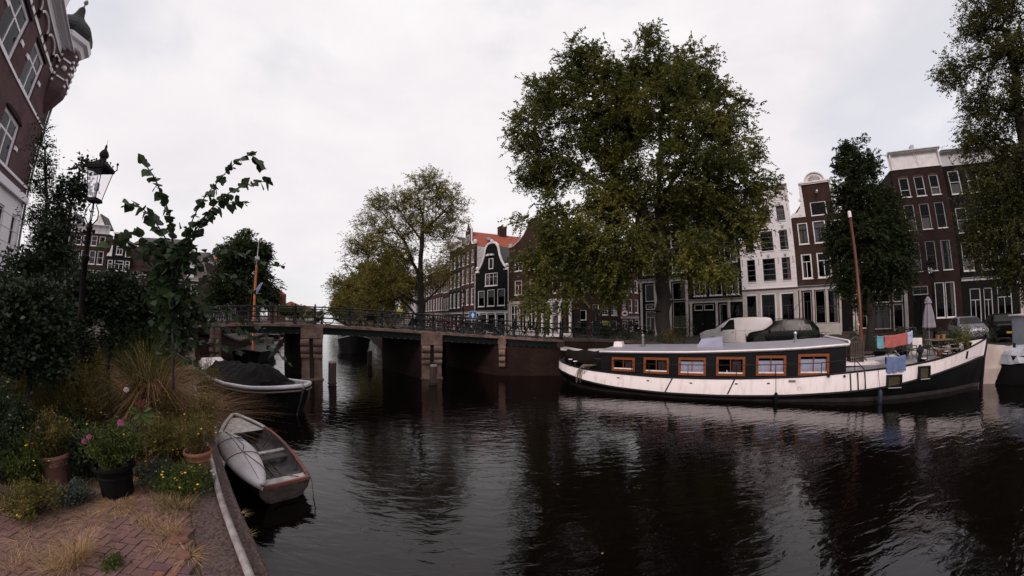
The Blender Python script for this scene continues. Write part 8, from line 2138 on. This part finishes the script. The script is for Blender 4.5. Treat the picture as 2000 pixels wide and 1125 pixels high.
    N = 3000; a = rg.random(N) * 2 * PI; cl_ = rg.integers(0, 7, N); cx_ = rg.normal(0, .30, 7)[cl_]; cy_ = rg.normal(0, .30, 7)[cl_]; la = (rg.random(7) * 2 * PI)[cl_]
    base = np.stack([cx_ + .1 * np.cos(a) * rg.random(N), cy_ + .1 * np.sin(a) * rg.random(N), .05 + .8 * rg.random(N)], 1)
    d = np.stack([np.cos(a) * .5 + np.cos(la) * .45, np.sin(a) * .5 + np.sin(la) * .45, 1.15 + 0 * a], 1) + rg.normal(0, .38, (N, 3))
    tag(bladefield('straw_blades', '', '', base, d, (.5 + 1.2 * rg.random(N)) * (.7 + .5 * rg.random(7))[cl_], .006 + .011 * rg.random(N), [straw, rusty], (rg.random(N) < .25).astype(int), .85, 6, parent=t), kind='stuff')
    N = 420; a = rg.random(N) * 2 * PI; base = np.stack([.15 * np.cos(a), .15 * np.sin(a), .4 + .7 * rg.random(N)], 1); d = np.stack([np.cos(a), np.sin(a), -.15 + .5 * rg.random(N)], 1)
    tag(bladefield('broken_blades', '', '', base, d, .3 + .5 * rg.random(N), .012 + .012 * rg.random(N), [straw], None, 1.4, 4, parent=t), kind='stuff')
    p = W_(375, 838)
    t = thing('dry_grass', 'tangle of dry reddish grass stems leaning to the quay edge', 'grass', (p.x, p.y, 1.2))
    N = 1500; a = rg.random(N) * 2 * PI; base = np.stack([.3 * np.cos(a) * rg.random(N), .22 * np.sin(a) * rg.random(N), 0 * a], 1); d = np.stack([np.cos(a) * .5 + .3, np.sin(a) * .5, .9 + 0 * a], 1) + rg.normal(0, .3, (N, 3))
    tag(bladefield('stems', '', '', base, d, .6 + 1.1 * rg.random(N), .004 + .006 * rg.random(N), [straw, rusty], rg.integers(0, 2, N), .8, 5, parent=t), kind='stuff')
    # dry tufts and litter over the bricks
    tufts = [(290, 1030, .12, .20, 150, 0), (330, 1050, .15, .22, 260, 1), (318, 1080, .08, .16, 90, 0), (140, 1110, .12, .30, 260, 2), (160, 1090, .12, .30, 300, 1), (110, 1120, .12, .26, 160, 1), (30, 1115, .16, .2, 160, 2), (280, 925, .18, .34, 420, 3), (230, 990, .22, .12, 420, 4), (120, 1010, .3, .12, 260, 5), (180, 1020, .22, .10, 200, 4), (345, 1000, .20, .24, 320, 6), (370, 1090, .10, .16, 160, 7), (60, 1060, .22, .16, 200, 5), (250, 1005, .10, .15, 100, 6), (240, 960, .3, .08, 520, 4), (320, 990, .16, .2, 260, 6), (395, 900, .12, .2, 200, 7)]
    words = ['upright straw tuft', 'pale dry grass clump', 'spreading blond tuft', 'tuft of bleached stalks', 'flattened straw litter', 'brown trampled grass', 'green and straw mixed tuft', 'short wiry tuft']
    places = ['left of centre on the brick paving', 'between the bricks and the concrete kerb', 'on the lower bricks', 'at the very bottom edge, left of the ochre brick', 'just above that at the bottom edge', 'in the bottom left corner', 'at the lower left edge of the photo', 'right against the black tub', 'in front of the black tub', 'below the big terracotta pot', 'over the top rows of bricks', 'at the head of the concrete strip', 'on the concrete beside the pipe', 'below the left weeds', 'near the pale rubble', 'under the black tub', 'beside the daisy clump', 'by the orange pot']
    for i, (px, py, r_, h, N, w) in enumerate(tufts):
        p = W_(px, py); 
        a = rg.random(N) * 2 * PI; q = r_ * rg.random(N) ** .7; base = np.stack([q * np.cos(a), q * np.sin(a), 0 * a], 1)
        fl = h < .18
        d = np.stack([np.cos(a) * (1.6 if fl else .5), np.sin(a) * (1.6 if fl else .5), (.35 if fl else 1) + 0 * a], 1) + rg.normal(0, .3, (N, 3)); d[:, 2] = np.abs(d[:, 2]) + .08
        tag(bladefield('grass_tuft', '', '', base, d, (h if not fl else .2) * (.5 + .9 * rg.random(N)), .0025 + .003 * rg.random(N), [straw, dgreen], (rg.random(N) < (.45 if w in (6, 5) else .15)).astype(int), .8, 4, loc=(p.x, p.y, 1.232)), words[w] + ' ' + places[i], 'grass', 'grass tufts on the paving')
    # general ground cover, too fine to count
    N = 14000; s = 1.5 + 13 * rg.random(N); n = -.12 - 4.2 * rg.random(N) ** 1.1
    nr = np.where((s < 4.9) & (n > -2.6), 1.15, 0); keep = (np.sin(s * 3.1 + n * 2) + np.sin(n * 5.3 - s * 1.7) + rg.normal(0, .5, N)) > (.7 + nr - .55 * np.clip((s - 4.2), -1, 1.6)); s, n = s[keep], n[keep]; N = len(s)
    base = np.outer(s, UN) + np.outer(n, NN); base[:, 2] = 1.21
    d = rg.normal(0, .6, (N, 3)); d[:, 2] = np.abs(d[:, 2]) + .45
    tag(bladefield('ground_cover', '', '', base, d, .06 + .15 * rg.random(N), .003 + .004 * rg.random(N), [straw, dgreen, weedg], rg.integers(0, 3, N), .7, 3), kind='stuff')
    N = 1500; s = 1.5 + 5 * rg.random(N); n = -.2 - 3.4 * rg.random(N); base = np.outer(s, UN) + np.outer(n, NN); base[:, 2] = 1.236 + .01 * rg.random(N)
    d = rg.normal(0, 1, (N, 3)); d[:, 2] *= .06
    tag(bladefield('straw_litter', '', '', base, d, .04 + .12 * rg.random(N), .0022 + .002 * rg.random(N), [straw], None, .03, 2), kind='stuff')
    # moss and tufts at the outer kerb edge
    for i, (s, n) in enumerate(((3.9, .43), (4.35, .45), (6.1, .42), (7.3, .4))):
        p = N_(s, n);
        N = 70; a = rg.random(N) * 2 * PI; base = np.stack([.05 * np.cos(a), .05 * np.sin(a), 0 * a], 1); d = np.stack([np.cos(a) + .3, np.sin(a) + .5, .9 + 0 * a], 1)
        tag(bladefield('grass_tuft', '', '', base, d, .03 + .07 * rg.random(N), .003 + .002 * rg.random(N), [straw, dgreen], rg.integers(0, 2, N), .9, 3, loc=(p.x, p.y, 1.2)), 'wispy straw tuft on the outer kerb edge, ' + ('nearest the camera', 'second from the camera', 'beside the kayak tail', 'beside the kayak nose')[i], 'grass', 'grass tufts on the kerb')
    # pink and white cosmos, one by one
    def cosmos(px, py, D, size, m, label, face=(0.3, -.7, .5)):
        c = at(px, py, D); t = thing('cosmos_flower', label, 'flower', c, 0, 'cosmos flowers')
        f = Vector(face).normalized(); u = f.orthogonal().normalized(); v = f.cross(u)
        for k in range(8):
            a = k * PI / 4; e = u * math.cos(a) + v * math.sin(a); s_ = f.cross(e)
            q = MB().add([e * .1 * size, e * .55 * size + s_ * .24 * size + f * .04, e * size + s_ * .13 * size + f * .015, e * .93 * size + f * .02, e * size - s_ * .13 * size + f * .015, e * .55 * size - s_ * .24 * size + f * .04], [(0, 1, 2, 3), (0, 3, 4, 5)])
            o = q.build('petal', m, t); a_ = o.data.attributes.new('tint', 'FLOAT', 'POINT'); a_.data.foreach_set('value', [.1, .5, .9, .8, .9, .5])
        MB().sphere(tuple(f * .008), size * .2, 8).build('flower_centre', amber, t)
        MB().tube([(0, 0, 0), (-f * .03 + Vector((0, 0, -.1))), (0.02, .05, -(c.z - 1.7))], .003, 4).build('stalk', dgreen, t)
    cosmos(236, 827, 5.3, .042, petal, 'largest pink cosmos facing the camera above the black tub', (.62, -.55, .5))
    cosmos(174, 855, 5.35, .034, petal, 'pink cosmos, right one of the close pair near the terracotta pot', (.6, -.3, .6))
    cosmos(163, 862, 5.4, .032, petal, 'pink cosmos turned sideways, left one of the close pair', (.9, -.1, .1))
    cosmos(247, 762, 5.4, .036, petalw, 'white cosmos in front of the straw grass', (.7, -.5, .4))
    cosmos(409, 853, 5.9, .026, mat('red_petals', (.35, .02, .05)), 'small crimson flower at the quay edge by the orange pot', (.6, -.5, .5))
    # amaranth with broad pale leaves
    c = at(275, 800, 5.15); c2 = Vector((c.x, c.y, 1.6))
    t = thing('amaranth', 'amaranth with broad pale green leaves and a claret flower head', 'plant', c2)
    MB().tube([(0, 0, 0), (.02, .02, .4), (0, 0, c.z - 1.6 + .1)], [.01, .008, .006], 6).build('stem', rusty, t)
    hz = c.z - 1.6
    fl = MB(); rg_ = random.Random(3)
    for i in range(60): fl.sphere((rg_.gauss(0, .025), rg_.gauss(0, .025), hz + .02 + rg_.uniform(-.03, .09)), rg_.uniform(.006, .012), 6)
    fl.build('flower_head', claret, t)
    rt = ray(275, 800); right = Vector((rt.y, -rt.x, 0)).normalized(); tow = Vector((-rt.x, -rt.y, 0)).normalized()
    for i, (dx, dz, L) in enumerate(((.8, -.25, .20), (-.85, .12, .15), (-.25, -.9, .17), (.35, -.85, .18), (.1, .9, .12), (.7, .3, .14), (-.7, .45, .13), (.55, -.65, .22), (-.6, -.5, .13), (-.2, .8, .1), (.2, -1.2, .15))):
        dv = (right * dx + Vector((0, 0, dz)) + tow * .45).normalized(); up = (tow + Vector((0, 0, .7))).normalized(); y = up.cross(dv).normalized(); z = dv.cross(y)
        q = MB(); ol = [(0, 0), (.12, .10), (.3, .22), (.5, .24), (.7, .17), (.88, .07), (1, 0)]
        V = [(x, yy, -.16 * x * x + .25 * yy) for x, yy in ol] + [(x, -yy, -.16 * x * x + .25 * yy) for x, yy in ol[1:-1]] + [(x, 0, -.16 * x * x) for x, _ in ol[1:-1]]
        F = [(0, 12, 1)] + [(k, 11 + k, 12 + k, k + 1) for k in range(1, 5)] + [(5, 16, 6)] + [(0, 7, 12)] + [(6 + k, 7 + k, 12 + k, 11 + k) for k in range(1, 5)] + [(11, 6, 16)]
        q.add(V, F); o = q.build('leaf', amar, t, smooth=True); a_ = o.data.attributes.new('tint', 'FLOAT', 'POINT'); a_.data.foreach_set('value', [.3 + .06 * i] * len(V))
        M_ = Matrix((dv, y, z)).transposed().to_4x4(); M_.translation = Vector((0, 0, hz - .02)) + dv * .02; o.matrix_local = M_ @ Matrix.Scale(L * .9, 4)
    # rubble and a piece of tile among the grass
    for i, (px, py, sz, m, lab) in enumerate(((262, 1026, .05, stone, 'pale rubble piece on the bricks'), (352, 1062, .11, MATS['paver_rust'], 'broken orange tile in the grass by the kerb'), (360, 1092, .10, MATS['paver_rust'], 'second broken orange tile nearer the bottom edge'))):
        p = W_(px, py); rg_ = random.Random(i)
        tag(MB().lathe([(sz * .9, 0), (sz, .012), (sz * .85, .03), (.001, .034)], 7, sx=1, sy=.75).build('rubble', m, None, (p.x, p.y, 1.232), rg_.random() * 3), lab, 'rubble')
    for i, (px, py) in enumerate(((1087, 946), (1175, 1083), (1045, 777))):
        p = onz(px, py, .004); tag(MB().add([(0, 0, 0), (.03, .018, .004), (.065, 0, .001), (.03, -.018, .004)], [(0, 1, 2, 3)]).build('floating_leaf', straw, None, p, i), 'tiny pale leaf floating on the water, ' + ('middle of the three', 'nearest of the three', 'farthest of the three')[i], 'leaf', 'leaves floating on the canal')
nearplants()
